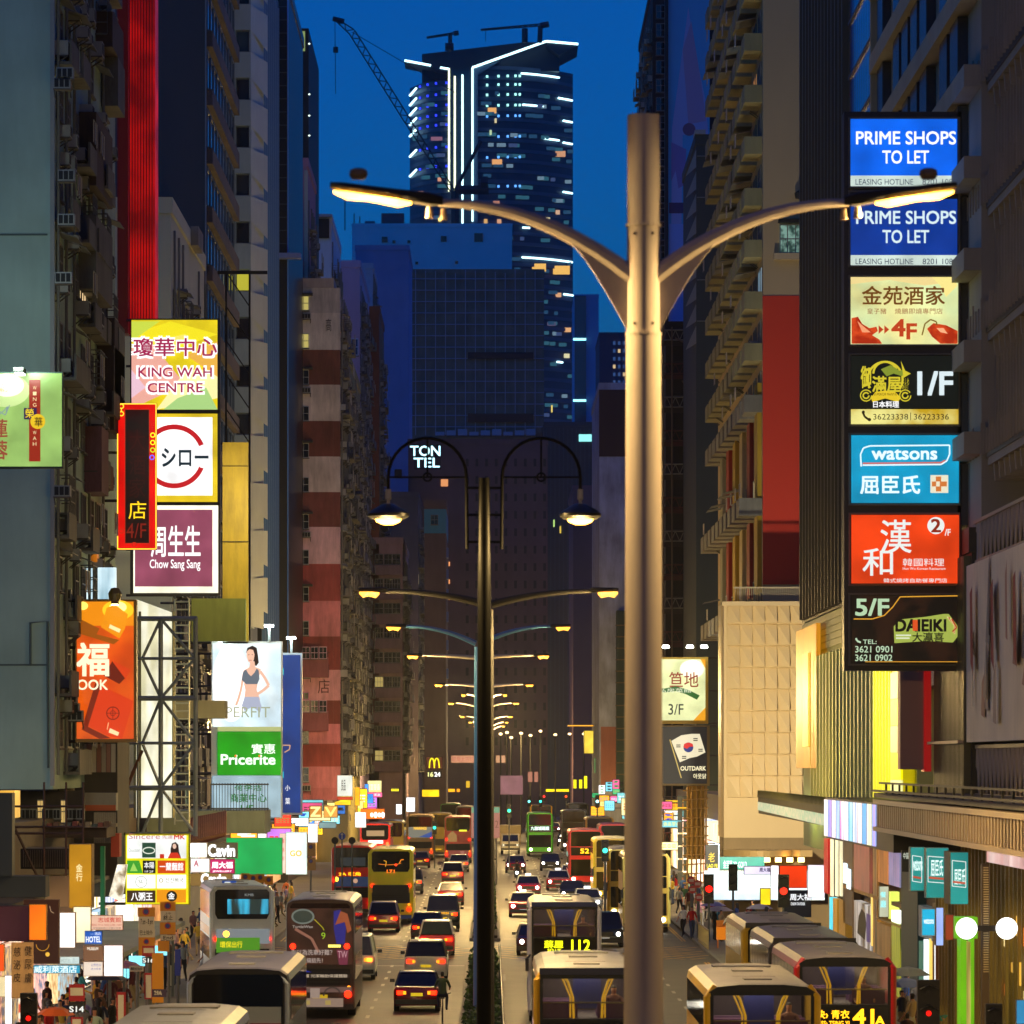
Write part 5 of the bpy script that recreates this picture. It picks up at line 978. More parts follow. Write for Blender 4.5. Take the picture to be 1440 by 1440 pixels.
b = MB(); b.box(X(103, 183), X(163, 183), 183, 183.3, Z(842, 183), Z(798, 183)); b.build('light_panel', EB('#d8f0f8', '#8ab0c0', 1.2, 1.5, True, True), t)
t = thing('orange_lit_box', 'dim orange glowing box sign on the dark left facade', 'light box', (X(122, 185), 185, Z(790, 185)))
b = MB(); b.box(X(108, 185), X(136, 185), 185, 186, Z(790, 185), Z(742, 185)); b.build('light_panel', EB('#c87010', '#7a4008', .8, 1.2, True, True), t)
# billboard with model and green shop panel
Y = 225; t, f_ = signbox('billboard', 'tall white lit billboard, sportswear model above and a green shop panel below', 297, 902, 397, 1150, Y, .5, P('#cfd8d8', .5), strut=-16.0, cat='billboard')
f_.rect(299, 905, 395, 1022, EB('#e8f6fa', '#c8e2f0', 1.05, .5), 'backlit_panel'); f_.rect(306, 1022, 395, 1028, E('#b8c080', .8)); f_.disc(325, 960, 26, E('#ffffff', 1.5), rb=55)
sk = E('#e8b8a0', .9)
f_.poly([(346, 918), (348, 911), (355, 908), (361, 911), (363, 922), (364, 932), (360, 937), (356, 932), (357, 918), (352, 914)], E('#2c1c20', .5), 'hair_picture')
f_.poly([(347, 916), (351, 913), (356, 914), (358, 920), (357, 928), (353, 933), (349, 930), (347, 923)], sk, 'face_picture'); f_.poly([(352, 930), (358, 930), (359, 938), (367, 941), (365, 950), (342, 950), (342, 943), (351, 938)], sk, 'neck_picture')
f_.poly([(345, 950), (363, 950), (362, 964), (361, 970), (366, 984), (343, 984), (345, 970), (343, 962)], sk, 'waist_picture')
f_.line([(366, 944), (373, 954), (378, 964), (370, 971), (362, 976)], 4, sk, 'arm_picture'); f_.line([(343, 946), (341, 958), (339, 970), (335, 984), (332, 992)], 3.6, sk, 'arm_picture')
f_.poly([(342, 945), (346, 941), (349, 947), (353, 951), (358, 946), (361, 940), (364, 943), (365, 955), (362, 962), (346, 962), (340, 956)], E('#64707f', .8), 'top_picture'); f_.poly([(344, 980), (364, 980), (368, 994), (366, 1002), (355, 994), (344, 1000), (340, 992)], E('#a8b0c8', .9), 'shorts_picture')
f_.line([(349, 921), (351, 920.5)], .8, E('#5a3c34', .5)); f_.line([(354, 920.5), (356, 921)], .8, E('#5a3c34', .5)); f_.line([(350, 928.5), (354, 928.5)], .9, E('#b04840', .7))
f_.text('SUPERFIT', 291, 994, 380, 1009, E('#a8b090', .8), -.004)
f_.rect(306, 1029, 395, 1090, E('#1ca018', .85, True), 'backlit_panel'); f_.text('實惠', 354, 1046, 387, 1060, E('#f0fff0', 1.1), .015); f_.text('Pricerite', 311, 1061, 387, 1075, E('#f0fff0', 1.2), .03)
f_.disc(331.5, 1063, 1.6, E('#f08030', 1)); f_.disc(365, 1063, 1.6, E('#f08030', 1))
f_.rect(299, 1091, 395, 1149, E('#a8c8d8', .8, True), 'backlit_panel'); gg = E('#208838', .6)
f_.text('荷李活', 330, 1102, 368, 1112, gg, .02); f_.text('商業中心', 324, 1116, 375, 1128, gg, .02); f_.text('1/F', 339, 1132, 357, 1143, gg, .02)
for px, py in ((317, 896), (379, 880)): b = MB(); b.bar((X(px, Y), Y-.3, Z(903, Y)), (X(px, Y), Y-.3, Z(py+2, Y)), .09); b.build('lamp_stalk', P('#c8d8d8', .5), t); b = MB(); b.box(X(px-6, Y), X(px+6, Y), Y-.9, Y-.1, Z(py+2, Y), Z(py-1, Y)); b.build('floodlight', E('#f0ffff', 12), t)
Y = 232; t, f_ = signbox('billboard', 'narrow deep blue vertical billboard tucked behind the white one', 392, 918, 425, 1146, Y, .4, P('#b8c4d0', .5), cat='billboard', strut=-16.0)
f_.rect(394, 921, 422.5, 1143, E('#0c3c88', .8, True), 'backlit_panel'); f_.line([(396, 1048), (408, 1048), (407, 1054), (400, 1058)], 1.5, E('#d0a078', .9)); f_.text('小', 401, 1104, 408, 1112, W1); f_.text('葉', 401, 1122, 408, 1131, W1)
for py in (940, 1085): f_.rect(395, py, 399, py+9, E('#20c8d8', 1))
b = MB(); b.bar((X(410, Y), Y-.3, Z(918, Y)), (X(410, Y), Y-.3, Z(898, Y)), .08); b.build('lamp_stalk', P('#c8d8d8', .5), t); b = MB(); b.box(X(404, Y), X(416, Y), Y-.9, Y-.1, Z(899, Y), Z(896, Y)); b.build('floodlight', E('#e8ffff', 12), t)
# balcony, fences and dark ledges near there
t = thing('roof_terrace', 'concrete first floor terrace with thin railing under the green shop panel', 'terrace', (X(310, 215), 215, Z(1170, 215)))
b = MB(); b.box(-16, X(372, 215), 215, 221, Z(1172, 215), Z(1140, 215)); b.build('slab', P('#7c8878', .85, 0, .5), t)
b = MB()
for px in rng(296, 378, 4): b.box(X(px, 215), X(px, 215)+.03, 215, 215.03, Z(1140, 215), Z(1101, 215))
b.box(X(296, 215), X(378, 215), 214.98, 215.05, Z(1104, 215), Z(1102, 215)); b.box(X(296, 215), X(378, 215), 214.98, 215.05, Z(1138, 215), Z(1136, 215)); b.build('railing', P('#2c302c', .6), t)
b = MB(); b.box(-16, X(316, 212), 212, 214.5, Z(1010, 212), Z(985, 212)); b.build('upper_slab', P('#a8a888', .8, 0, .3), t)
t = thing('tiled_eave', 'dark red tiled eave with ragged edge above the shop signs', 'roof', (X(280, 205), 205, Z(1190, 205))); b = MB(); b.add([(X(268, 205), 205, Z(1182, 205)), (X(318, 205), 205, Z(1170, 205)), (X(318, 210), 210, Z(1140, 210)), (X(268, 210), 210, Z(1150, 210)), (X(268, 205), 205, Z(1192, 205)), (X(318, 205), 205, Z(1176, 205))], [(0, 1, 2, 3), (4, 5, 1, 0)]); b.build('roof_slope', P('#6a3024', .8, 0, .6), t)
for k in range(17): b = MB(); b.bar((X(268+k*3, 205), 204.9, Z(1184-k*.7, 205)), (X(268+k*3, 210), 210, Z(1152-k*.6, 210)), .12); b.build('tile_roll', P('#7c5434', .8, 0, .5), t)
# right mid signs
Y = 300; t, f_ = signbox('billboard', 'cream restaurant board lit from above with 3/F, just right of the big lamp pole', 905, 924, 996, 1018, Y, .4, P('#a88c30', .5), cat='billboard', strut=16)
f_.rect(907, 927, 992, 1013, E('#e4ecb0', .9, True), 'backlit_panel'); f_.disc(973, 941, 17, E('#f8f8d8', 1.2), rb=13); f_.disc(976, 937, 11, E('#ffffee', 1.5), rb=8.5); f_.text('笪地', 941, 945, 982, 966, E('#9a2c18', .7), .01)  # pale discs paint the light falling from the floodlights above
f_.poly([(918, 968), (935, 968), (950, 965), (968, 970), (984, 978), (980, 984), (964, 976), (950, 972), (935, 974)], E('#2c6c30', .7)); f_.text('私房菜館', 926, 968, 972, 974, E('#e8f0d0', .9)); f_.text('3/F', 940, 990, 961, 1005, E('#303c38', .4), .01)
f_.poly([(975, 1013), (992, 995), (992, 1013)], E('#e8a020', .9)); f_.poly([(985, 927), (992, 927), (992, 940)], E('#e8a020', .9))
for px in (936, 970, 990): b = MB(); b.lathe([(0, -.1), (.25, -.05), (.2, .12), (0, .14)], (X(px, 299), 298.8, Z(910, 299)), 8); b.build('floodlight', E('#f8fff0', 10), t)
t, f_ = signbox('billboard', 'dark restaurant board with a red and blue roundel flag beneath the cream board', 905, 1020, 998, 1105, 299.5, .4, P('#6a5a34', .5), cat='billboard', strut=16)
f_.rect(907, 1022, 994, 1102, E('#17181c', .9), 'backlit_panel'); f_.poly([(944, 1042), (958, 1034), (972, 1032), (984, 1032), (992, 1058), (980, 1064), (970, 1066), (956, 1072)], E('#e8e0c0', .85), 'flag'); f_.disc(968, 1051, 7, E('#20307c', .8)); f_.poly([(961, 1051), (962, 1046), (968, 1044), (974, 1046), (975, 1050), (970, 1050), (966, 1053)], E('#d02020', .9)); f_.line([(942, 1040), (958, 1094)], 1.5, E('#c8b060', .8), 'flag_pole')
for a, b_ in ((951, 1047), (975, 1038), (959, 1063), (982, 1053)): f_.rect(a, b_, a+6, b_+1.4, E('#302c28', .4)); f_.rect(a, b_+2.6, a+6, b_+4, E('#302c28', .4))
f_.text('OUTDARK', 957, 1077.5, 992.5, 1083.5, E('#f0e8c0', .95), .03); f_.text('아웃닭', 975, 1088, 993, 1095, E('#f0e8c0', .95), .02)
# ------------------------------------------------------------------ shops at street level, left
t, f_ = signbox('shop_directory', 'yellow edged grid of shop logos under the lattice, red letters on its top row', 176, 1172, 267, 1272, 185, .4, P('#c0c018', .5), cat='sign', strut=-16.2)
f_.rect(177, 1174, 265, 1271, E('#e0d810', 1.1, True), 'backlit_panel'); f_.rect(179, 1175, 262, 1207, E('#eef2ee', 1.1, True)); f_.text('Sincere', 181, 1172, 225, 1180, E('#c06070', .9)); f_.text('MK', 245, 1174, 260, 1180, E('#d01010', .9), .04); f_.text('先達', 228, 1174, 243, 1180, E('#b05060', .9))
f_.rect(200, 1185, 219, 1206, E('#2c5844', .6)); f_.disc(209.5, 1196, 9, E('#e8f0e0', .9), rb=5); f_.disc(209.5, 1196, 7.5, E('#2c5844', .6), rb=3.6); f_.text('Doctor', 181, 1193, 197, 1198, E('#808880', .8))
f_.poly([(240, 1207), (240, 1194), (242, 1186), (247, 1184), (251, 1188), (252, 1198), (255, 1207)], E('#3a1c18', .5), 'hair_picture'); f_.disc(245.5, 1190, 2.6, E('#e8c0a8', .9), rb=3.6); f_.poly([(236, 1207), (240, 1199), (250, 1199), (255, 1207)], E('#d03018', .9)); f_.rect(225, 1201, 231, 1207, E('#c82c18', .9))
f_.poly([(179, 1210), (196, 1210), (201, 1228), (179, 1228)], E('#3ca030', .9)); f_.poly([(183, 1225), (188, 1213), (194, 1225)], E('#a0d860', .9)); f_.rect(201, 1210, 219, 1228, E('#101414', .9)); f_.text('本陽', 203, 1212, 217, 1221, W1, .01); f_.text('1/F 2/F', 204, 1224, 216, 1227, W1)
f_.rect(222, 1210, 261, 1228, E('#d04810', .9)); f_.text('一蘭麵館', 225, 1213, 258, 1224, W1, .02); f_.rect(179, 1230, 219, 1249, E('#f4f8f0', 1.2)); f_.ring(199, 1240, 7.5, 8.2, E('#707c78', .6)); f_.text('SL', 195, 1237, 203, 1242, E('#707c78', .6)); f_.rect(221, 1230, 262, 1249, E('#f8f8f0', 1.2)); f_.text('신신삐국', 233, 1234, 258, 1241, E('#404840', .5)); f_.ring(227, 1238, 2, 3, E('#a09050', .7))
f_.rect(179, 1252, 219, 1269, E('#402c1c', .8)); f_.text('八粥王', 185, 1255, 215, 1266, W1, .03); f_.rect(221, 1251, 262, 1269, E('#e09010', 1.0)); f_.disc(242, 1260, 7.5, E('#201c10', .5)); f_.text('金', 237, 1255, 246, 1264, W1, .02)
SG_ = [ # label, box, Y, case, panel(hex, strength), texts
 ('maroon street sign box with glowing orange end at the left edge', 0-30, 1274, 41, 1324, 128, .6, '#2a0c14', ('#3a0c1c', .6), []),
 ('small orange glowing end panel of the maroon sign box', 41, 1272, 65, 1322, 127.5, .3, '#c8901c', ('#f06c08', 1.1), []),
 ('dark framed poster of a gold pendant necklace on the left pavement', 33, 1265, 83, 1355, 131, .3, '#6c5038', ('#3a1a14', .5), []),
 ('blank white rounded light box, left of its taller cream neighbour', 82, 1283, 106, 1333, 134, .3, '#a8804c', ('#ffffff', 1.3), []),
 ('blank cream light box beside the rounded white one', 103, 1275, 128, 1326, 137, .3, '#d0b070', ('#fff4c8', 1.1), []),
 ('gold shop panel with brown characters, upright above the white light boxes', 97, 1187, 129, 1277, 139, .9, '#b08c3c', ('#c08818', .9), [('金', 107, 1215, 116, 1226, '#f8ecb0', .01), ('行', 107, 1228, 116, 1239, '#f8ecb0', .01)]),
 ('pale guesthouse board with red characters and phone numbers', 128, 1287, 173, 1308, 136, .15, '#a86840', ('#e0b8a0', .9), [('志城賓館', 138, 1290, 170, 1297, '#b82818', .01), ('電話 7712 7603 2386 1039', 129, 1299, 171, 1302, '#b03828', 0), ('旺角彌敦道六十號三字樓', 131, 1304, 170, 1306, '#302820', 0)]),
 ('small blue sign with white lettering under the guesthouse board', 119, 1309, 144, 1328, 136.5, .15, '#8c98b0', ('#2060c0', .9), [('— 酒店', 127, 1311, 142, 1315, '#f0f8ff', 0), ('HOTEL', 121, 1317, 142, 1325, '#f0f8ff', .03)]),
 ('framed brown photo board below the small blue sign', 117, 1330, 145, 1351, 135, .12, '#b89880', ('#7c5840', .8), [('MUSEUM', 123, 1332, 138, 1336, '#f8f0e0', .02)]),
 ('framed white notice with small print below the brown photo', 117, 1352, 145, 1373, 135, .12, '#b89880', ('#dcd0c0', .9), [('公眾告示', 128, 1355, 142, 1359, '#5058a0', 0), ('請勿停車', 128, 1361, 142, 1364, '#5058a0', 0)]),
 ('blank glowing white light box over the crowd at the bus stop', 146, 1329, 173, 1373, 135, .25, '#b89880', ('#fdfaff', 1.2), []),
 ('turquoise hotel sign with white characters across the left pavement', 46, 1357, 113, 1369, 136, .3, '#c8b8a8', ('#2c98b8', .9), [('威利萊酒店', 48, 1358, 108, 1368, '#e8fcff', .02)]),
 ('pale strip of small print above the turquoise hotel sign', 84, 1345, 112, 1356, 136.2, .2, '#b8c0b8', ('#c8dcd8', .9), [('HOTEL 酒店', 86, 1347, 110, 1354, '#98a8a8', 0)]),
 ('narrow white upright light box at the far left edge', 7, 1372, 17, 1440, 126, .3, '#b0a898', ('#fdf6ff', 1.8), []),
 ('orange poster with yellow border at the far left edge', -14, 1328, 6, 1366, 126.5, .2, '#e8b040', ('#e84c10', 1.0), []),
 ('cream and orange strip sign low at the far left edge', -14, 1373, 9, 1402, 126.8, .2, '#c8a878', ('#e8d8a8', .9), []),
 ('grey blue corrugated sign box overhead at the far left', -20, 1232, 64, 1262, 133, 1.2, '#2c363a', ('#2c3438', .15), []),
 ('tall slate blue corrugated panel overhead at the left edge', -20, 1115, 17, 1232, 132, .8, '#2a3a44', ('#28343c', .15), []),
 ('white light box with red circle emblem beside the directory', 268, 1207, 295, 1227, 196, .3, '#c0b8a8', ('#fff0f0', 1.5), [('A', 273, 1210, 279, 1218, '#a82848', .03)]),
 ('blank white light box above the red emblem box', 267, 1185, 291, 1206, 196.5, .3, '#b8b0a0', ('#ffffff', 2.0), []),
 ('brown fashion sign with white brush script, upper one', 289, 1185, 334, 1207, 197, .3, '#7c6c50', ('#5c5038', .9), [('Cavin', 293, 1188, 330, 1204, '#ffffff', .05)]),
 ('brown fashion sign with white brush script, lower one', 267, 1228, 326, 1246, 197.5, .3, '#7c6c50', ('#8a6c38', .9), [('Cavin', 283, 1229, 318, 1243, '#ffffff', .05)]),
 ('pink jewellery sign with white characters', 295, 1208, 330, 1229, 198, .3, '#8c2848', ('#b82060', 1.0), [('周大福', 298, 1212, 327, 1221, '#ffffff', .03), ('JEWELLERY', 299, 1224, 326, 1227, '#ffffff', 0)]),
 ('plain bright green hoarding under the terrace', 318, 1178, 397, 1230, 214, .3, '#489878', ('#08a050', .95), []),
 ('white lit poster with yellow taxi picture right of the green hoarding', 402, 1170, 432, 1230, 222, .3, '#c8d8d8', ('#d8f0f0', 1.3), [('GO', 408, 1196, 424, 1204, '#e0c030', .04)]),
 ('slim red and white column sign at the edge of the green hoarding', 393, 1172, 402, 1228, 221, .3, '#a8b0a8', ('#e8c8b8', 1.0), [('華', 395, 1180, 400, 1186, '#c83030', 0), ('藥', 395, 1192, 400, 1198, '#c83030', 0), ('房', 395, 1204, 400, 1210, '#c83030', 0)]),
 ('small blue street sign above the waiting crowd', 312, 1238, 333, 1262, 190, .1, '#88a0c0', ('#1848a0', .9), []),
 ('white lantern board with black brush characters and a red foot', 474, 1090, 496, 1120, 330, .3, '#b8c4c0', ('#e4f0ec', .95), [('良品', 480, 1096, 486, 1112, '#201818', .01)]),
 ('red strip beneath the white lantern board', 474, 1120.5, 496, 1125, 330, .3, '#a03020', ('#c83820', .9), []),
 ('amber neon column sign by the green netting', 499, 1107, 506, 1133, 340, .4, '#6c5030', ('#f0a010', 1.6), []),
 ('tall white light box on the left pavement by the traffic lights', 433, 1158, 447, 1185, 240, .3, '#b0b8b8', ('#fafcff', 2.4), []),
 ('pale blue glass sign over the pavement', 448, 1156, 473, 1165, 250, .3, '#98a8a8', ('#88a8a8', .9), []),
 ('golden arabesque shop window sign', 435, 1133, 453, 1150, 300, .3, '#7c5c28', ('#c08030', 1.0), [('Z', 437, 1135, 450, 1148, '#fff0a0', .05)]),
 ('golden shop window with curved bright line', 455, 1133, 475, 1150, 300, .3, '#7c5c28', ('#c89040', 1.2), [('V', 457, 1135, 473, 1148, '#ffe880', .02)]),
 ('orange glowing fast food fascia with blown white lettering', 507, 1137, 541, 1152, 380, .4, '#a05018', ('#f06810', 1.5), []),
 ('blown out white shop light box left of the orange fascia', 499, 1142, 515, 1164, 350, .4, '#c8c8c8', ('#fffaf0', 2), []),
 ('amber neon script on the grey wall', 549, 1108, 562, 1114, 430, .3, '#6c5850', ('#8a6458', .3), []),
 ('big white blown light box in the distance left of the arches sign', 571, 1121, 584, 1142, 420, .4, '#c8d0d8', ('#ffffff', 2), []),
 ('yellow lit hoarding under the arches sign', 593, 1110, 618, 1121, 520, .3, '#a08020', ('#f0c010', 1.6), []),
 ('small white light box by the left crossing', 557, 1131, 565, 1145, 400, .3, '#c8d0d8', ('#eef8ff', 3), []),
 ('dark red fast food sign with yellow arches', 599, 1064, 623, 1082, 500, .4, '#3c1412', ('#5a1410', .7), []),
 ('black sign with white opening hours beneath the arches', 601, 1084, 621, 1094, 499, .3, '#181818', ('#141414', .5), [('16', 602, 1086, 609, 1092, '#f8f8a0', .05), ('24', 611, 1086, 619, 1092, '#ffffff', .025)]),
 ('pink hanging banner across the avenue with red characters', 634, 1062, 668, 1073, 620, .2, '#8c6c60', ('#b07868', .8), [('旺角太古坊', 636, 1064, 666, 1071, '#98403a', 0)]),
 ('pink end piece of the hanging banner right of the dark pole', 697, 1062, 711, 1073, 620, .2, '#8c6c60', ('#b08068', .8), []),
 ('long yellow neon sign with block characters in the distance', 767, 1109, 802, 1114, 640, .3, '#503c08', ('#f4d808', 1.6), []),
 ('yellow upright neon character, leftmost of the far three', 806, 1096, 811, 1109, 600, .3, '#4a4018', ('#f0e010', 1.5), []),
 ('yellow upright neon character, middle of the far three', 814, 1096, 819, 1109, 600, .3, '#4a4018', ('#f0e010', 1.5), []),
 ('yellow upright neon character, tallest and rightmost of the far three', 821, 1091, 826, 1109, 600, .3, '#4a4018', ('#f0e010', 1.5), []),
 ('warm yellow lit corner window with curved lines in the distance', 821, 1027, 835, 1060, 560, 2.0, '#8c7028', ('#e8c840', 1.2), []),
 ('amber string of lights above the warm corner window', 798, 1019, 835, 1022, 560, .4, '#5c4818', ('#e8a030', 1.6), []),
 ('green and white distant vertical sign on the dark right blocks', 835, 1066, 841, 1087, 560, .2, '#2c4030', ('#507848', .8), []),
 ('yellow vertical neon strips against the lamp pole', 881, 1035, 890, 1063, 360, .3, '#908010', ('#f0ec10', 1.6), []),
 ('pink round letter sign against the lamp pole', 883, 1066, 890, 1083, 355, .3, '#a05050', ('#f06870', 1.2), []),
 ('small white light box below the pink letter sign', 883, 1085, 890, 1095, 355, .3, '#a0a0a8', ('#e8f8ff', 2.2), []),
 ('orange neon dragon mark on the far left skyline', 655, 1098, 661, 1108, 600, .2, '#3c2c10', ('#c8a020', 1.2), []),
 ('pair of orange neon letters in the far distance', 630, 1109, 640, 1114, 600, .2, '#4a2c08', ('#f0a010', 1.6), []),
 ('second pair of orange neon letters nearer the dark pole', 642, 1109, 647, 1114, 600, .2, '#4a2c08', ('#f09010', 1.6), []),
 ('pink red screens banked far down the avenue', 703, 1090, 736, 1118, 560, .4, '#504050', ('#8a5a68', .8), []),
 ('left one of two pale pink hanging banners far away', 742, 1085, 749, 1100, 560, .2, '#805848', ('#b07060', .8), []),
 ('right one of two pale pink hanging banners far away', 751, 1085, 757, 1100, 560, .2, '#805848', ('#b07060', .8), []),
 # right side
 ('teal jewellery fascia with white characters below the curved canopy', 1012, 1205, 1075, 1223, 249, .3, '#2c7c74', ('#189888', .9), [('金至尊 3D-GOLD', 1017, 1210, 1050, 1221, '#d8fff8', .02)]),
 ('black upright sign with golden character and yellow letters at its foot', 992, 1188, 1010, 1221, 258, .3, '#1c1a14', ('#12110c', .6), [('老', 996, 1199, 1005, 1212, '#f0c818', .02), ('LAO FE', 994, 1215, 1009, 1220, '#f8e810', .04)]),
 ('long blown white storefront across the right side street', 990, 1224, 1160, 1266, 255.3, .4, '#c8d8e0', ('#d8f0fc', 1.3), []),
 ('dark red lit square awning board on the right corner', 1096, 1217, 1135, 1249, 236, .8, '#5a1408', ('#f03808', 1.1), []),
 ('white glowing column left of the red awning board', 1084, 1217, 1095, 1248, 240, .4, '#c8c8d0', ('#ffffff', 3.0), []),
 ('purple and white jewellery sign with small characters', 1046, 1218, 1084, 1230, 243, .3, '#504868', ('#e0d8f8', 1.2), [('周大福', 1068, 1220, 1083, 1226, '#30204c', .04)]),
 ('black jewellery storefront with glowing white characters under the red board', 1103, 1252, 1141, 1290, 238, .5, '#10141c', ('#0a0e18', .8), [('周大福', 1111, 1257, 1140, 1266, '#f8fcff', .03), ('CHOW TAI FOOK', 1112, 1269, 1132, 1273, '#f8fcff', .02)]),
 ('yellow glowing round shop emblem with red foot', 1069, 1249, 1084, 1273, 241, .4, '#4a3810', ('#f0d018', 1.5), []),
 ('white shop board with pale drawings right of the red board', 1136, 1216, 1160, 1262, 226, .3, '#c0b8c8', ('#f0e8f8', 1.5), []),
 ('teal chemist light box on the right pavement, leftmost of three', 1280, 1191, 1300, 1253, 139, .5, '#88a090', ('#1c8c88', .9), [('watsons', 1284, 1209, 1297, 1224, '#e0fcf8', .02)]),
 ('teal chemist light box on the right pavement, middle of three', 1302, 1192, 1334, 1263, 136, .5, '#88a090', ('#1c8c88', .9), [('屈臣氏', 1309, 1209, 1326, 1232, '#e0fcf8', .02)]),
 ('teal chemist light box on the right pavement, rightmost of three', 1336, 1198, 1362, 1272, 133, 1.8, '#6a5c34', ('#1c8c88', .9), [('屈臣氏', 1342, 1222, 1357, 1244, '#e0fcf8', .02)]),
 ('blue chemist screen under the teal light boxes', 1296, 1278, 1315, 1316, 137, .2, '#b8b8b0', ('#18a0c8', 1.1), [('watsons', 1299, 1292, 1313, 1299, '#f0fcff', .02)]),
 ('blue and gold lit poster beside the chemist screen', 1316, 1276, 1327, 1330, 134, .2, '#7c7050', ('#90a8f0', 1.3), []),
 ('brown shoe poster above the bright green doorway', 1329, 1286, 1341, 1322, 131, .2, '#6c4c28', ('#8c3418', .9), []),
 ('dark sign with white block lettering by the far shop door', 1268, 1196, 1280, 1226, 146, .2, '#3c3c34', ('#1c201c', .4), [('中區', 1270, 1199, 1278, 1208, '#b0b8a8', .02)]),
 ('cream panel with pale blue characters above a shop door', 1236, 1246, 1250, 1290, 156, .3, '#a89c70', ('#c8ccb0', .9), [('餐', 1238, 1254, 1246, 1262, '#a0f0f0', .02), ('廳', 1238, 1266, 1246, 1276, '#a0f0f0', .02)]),
 ('blue bus route panel at the lower right corner', 1429, 1406, 1441, 1440, 118, .2, '#485868', ('#2888c0', 1.0), []),
]
for lb, x0, y0, x1, y1, Y, dp, case, (pc, ps), tx in SG_:
    far = Y > 290; cat_ = 'sign'
    t, f_ = signbox('shop_sign', lb, x0, y0, x1, y1, Y, dp, P(case, .55, 0, .2), cat=cat_)
    bw = .8 if (x1-x0) > 10 else .4
    f_.rect(x0+bw, y0+bw, x1-bw, y1-bw, E(pc, ps, (x1-x0)*(y1-y0) > 150 and ps > .5), 'panel')
    for bd, a, b_, c, d, h, bl in tx: f_.text(bd, a, b_, c, d, E(h, 1.0 if h != '#ffffff' else 1.8), bl)
    if lb.startswith('dark red fast food'):
        for cx in (607.3, 614.2): f_.line([(cx-3.6, 1080), (cx-2.9, 1071), (cx-1.4, 1067), (cx, 1066.3), (cx+1.4, 1067), (cx+2.9, 1071), (cx+3.6, 1080)], 1.7, E('#f8e810', 1.4), 'arch_logo')
    if 'fast food fascia' in lb: [f_.disc(523+j*5.2, 1146, 2.4, E('#ffffff', 1.8), 'mark', rb=3.2+(j % 2)) for j in range(4)]
    if 'amber neon script' in lb: [f_.rect(550.3+j*2.8, 1109.3, 552.2+j*2.8, 1112.6, E('#f8f010', 1.3), 'mark') for j in range(4)]
    if 'necklace' in lb:
        f_.ring(60, 1328, 8.5, 9.3, E('#c89028', .9), 0, 180); f_.disc(67, 1342, 3, E('#e0b040', 1)); f_.line([(70, 1274), (72, 1282), (76, 1284)], .6, E('#d0b088', .8))
    if 'teal chemist' in lb: q = [(x0+3, y0+12 if x0 < 1310 else y0+12), (x1-4, y0+14), (x1-4, y0+50), (x0+3, y0+48), (x0+3, y0+12)]; f_.line(q, 1, W2); f_.line([(x0+4, y0+42), (x1-5, y0+44)], 3, E('#b85038', .9))
    if 'golden arabesque' in lb or 'curved bright' in lb: pass
    if 'small blue street sign' in lb: f_.line([(315, 1254), (330, 1246)], .8, W2); f_.rect(316, 1240, 324, 1242, W2)
# hanging cloth banner with ink characters
t = thing('cloth_banner', 'tall tan vertical banner with two columns of brush characters at lower left', 'banner', (X(32, 125), 125, Z(1404, 125)))
b = MB(); b.box(X(16, 125), X(47, 125), 125, 125.06, Z(1404, 125), Z(1325, 125)); b.build('cloth', P('#c8a070', .9, 0, .3, 3), t)
f_ = front_face(t, 125)
for k, c in enumerate('慈泌皮'): f_.text(c, 19, 1332+k*18, 29, 1345+k*18, P('#3c2c20', .8), 0)
for k, c in enumerate('健尿膚'): f_.text(c, 35, 1330+k*19, 45, 1344+k*19, P('#3c2c20', .8), 0)

# shopfront blocks that carry the street wall at eye level
t = thing('shop_row', 'long low row of brightly lit shopfronts along the left pavement', 'shops', (-16.5, 120, 0))
rr = random.Random(12); pal = ['#f4d8a0', '#ffd890', '#e8f4ff', '#b8e4f4', '#f0b860', '#ffeccc', '#ffcf80', '#f0fff0', '#ffb8a0']
b = MB(); b.box(-30, -16.4, 110, 600, 0, 7.2); b.build('wall', P('#6a5c48', .85, 0, .4, .5), t)
y = 112.0; k = 0
while y < 470:
    L = rr.uniform(4, 7) * (1 if y < 260 else 1.8); c = rr.choice(pal)
    b = MB(); b.box(-16.4, -16.0, y+.3, y+L-.3, .4, 3.2); b.build('shop_window', EB(c, rr.choice(['#7a5030', '#b88850', '#ffffff', '#c04838', '#486078']), rr.uniform(.8, 1.9), 3.2, True, False), t)
    b = MB(); b.box(-16.4, -15.7, y+.1, y+L-.1, 3.5, 4.5); b.build('fascia_sign', EB(rr.choice(['#f8f8f8', '#e83020', '#f8c020', '#20a060', '#2060c0', '#ffffff', '#f06010', '#d02080']), '#ffffff', rr.uniform(.9, 1.8), 2.2, True, True), t)
    b = MB(); b.box(-16.4, -15.0, y, y+L, 4.7, 4.85); b.build('awning', P(rr.choice(['#3c4a44', '#5c3a2c', '#4a4438', '#6c6458']), .8, 0, .4), t); y += L; k += 1
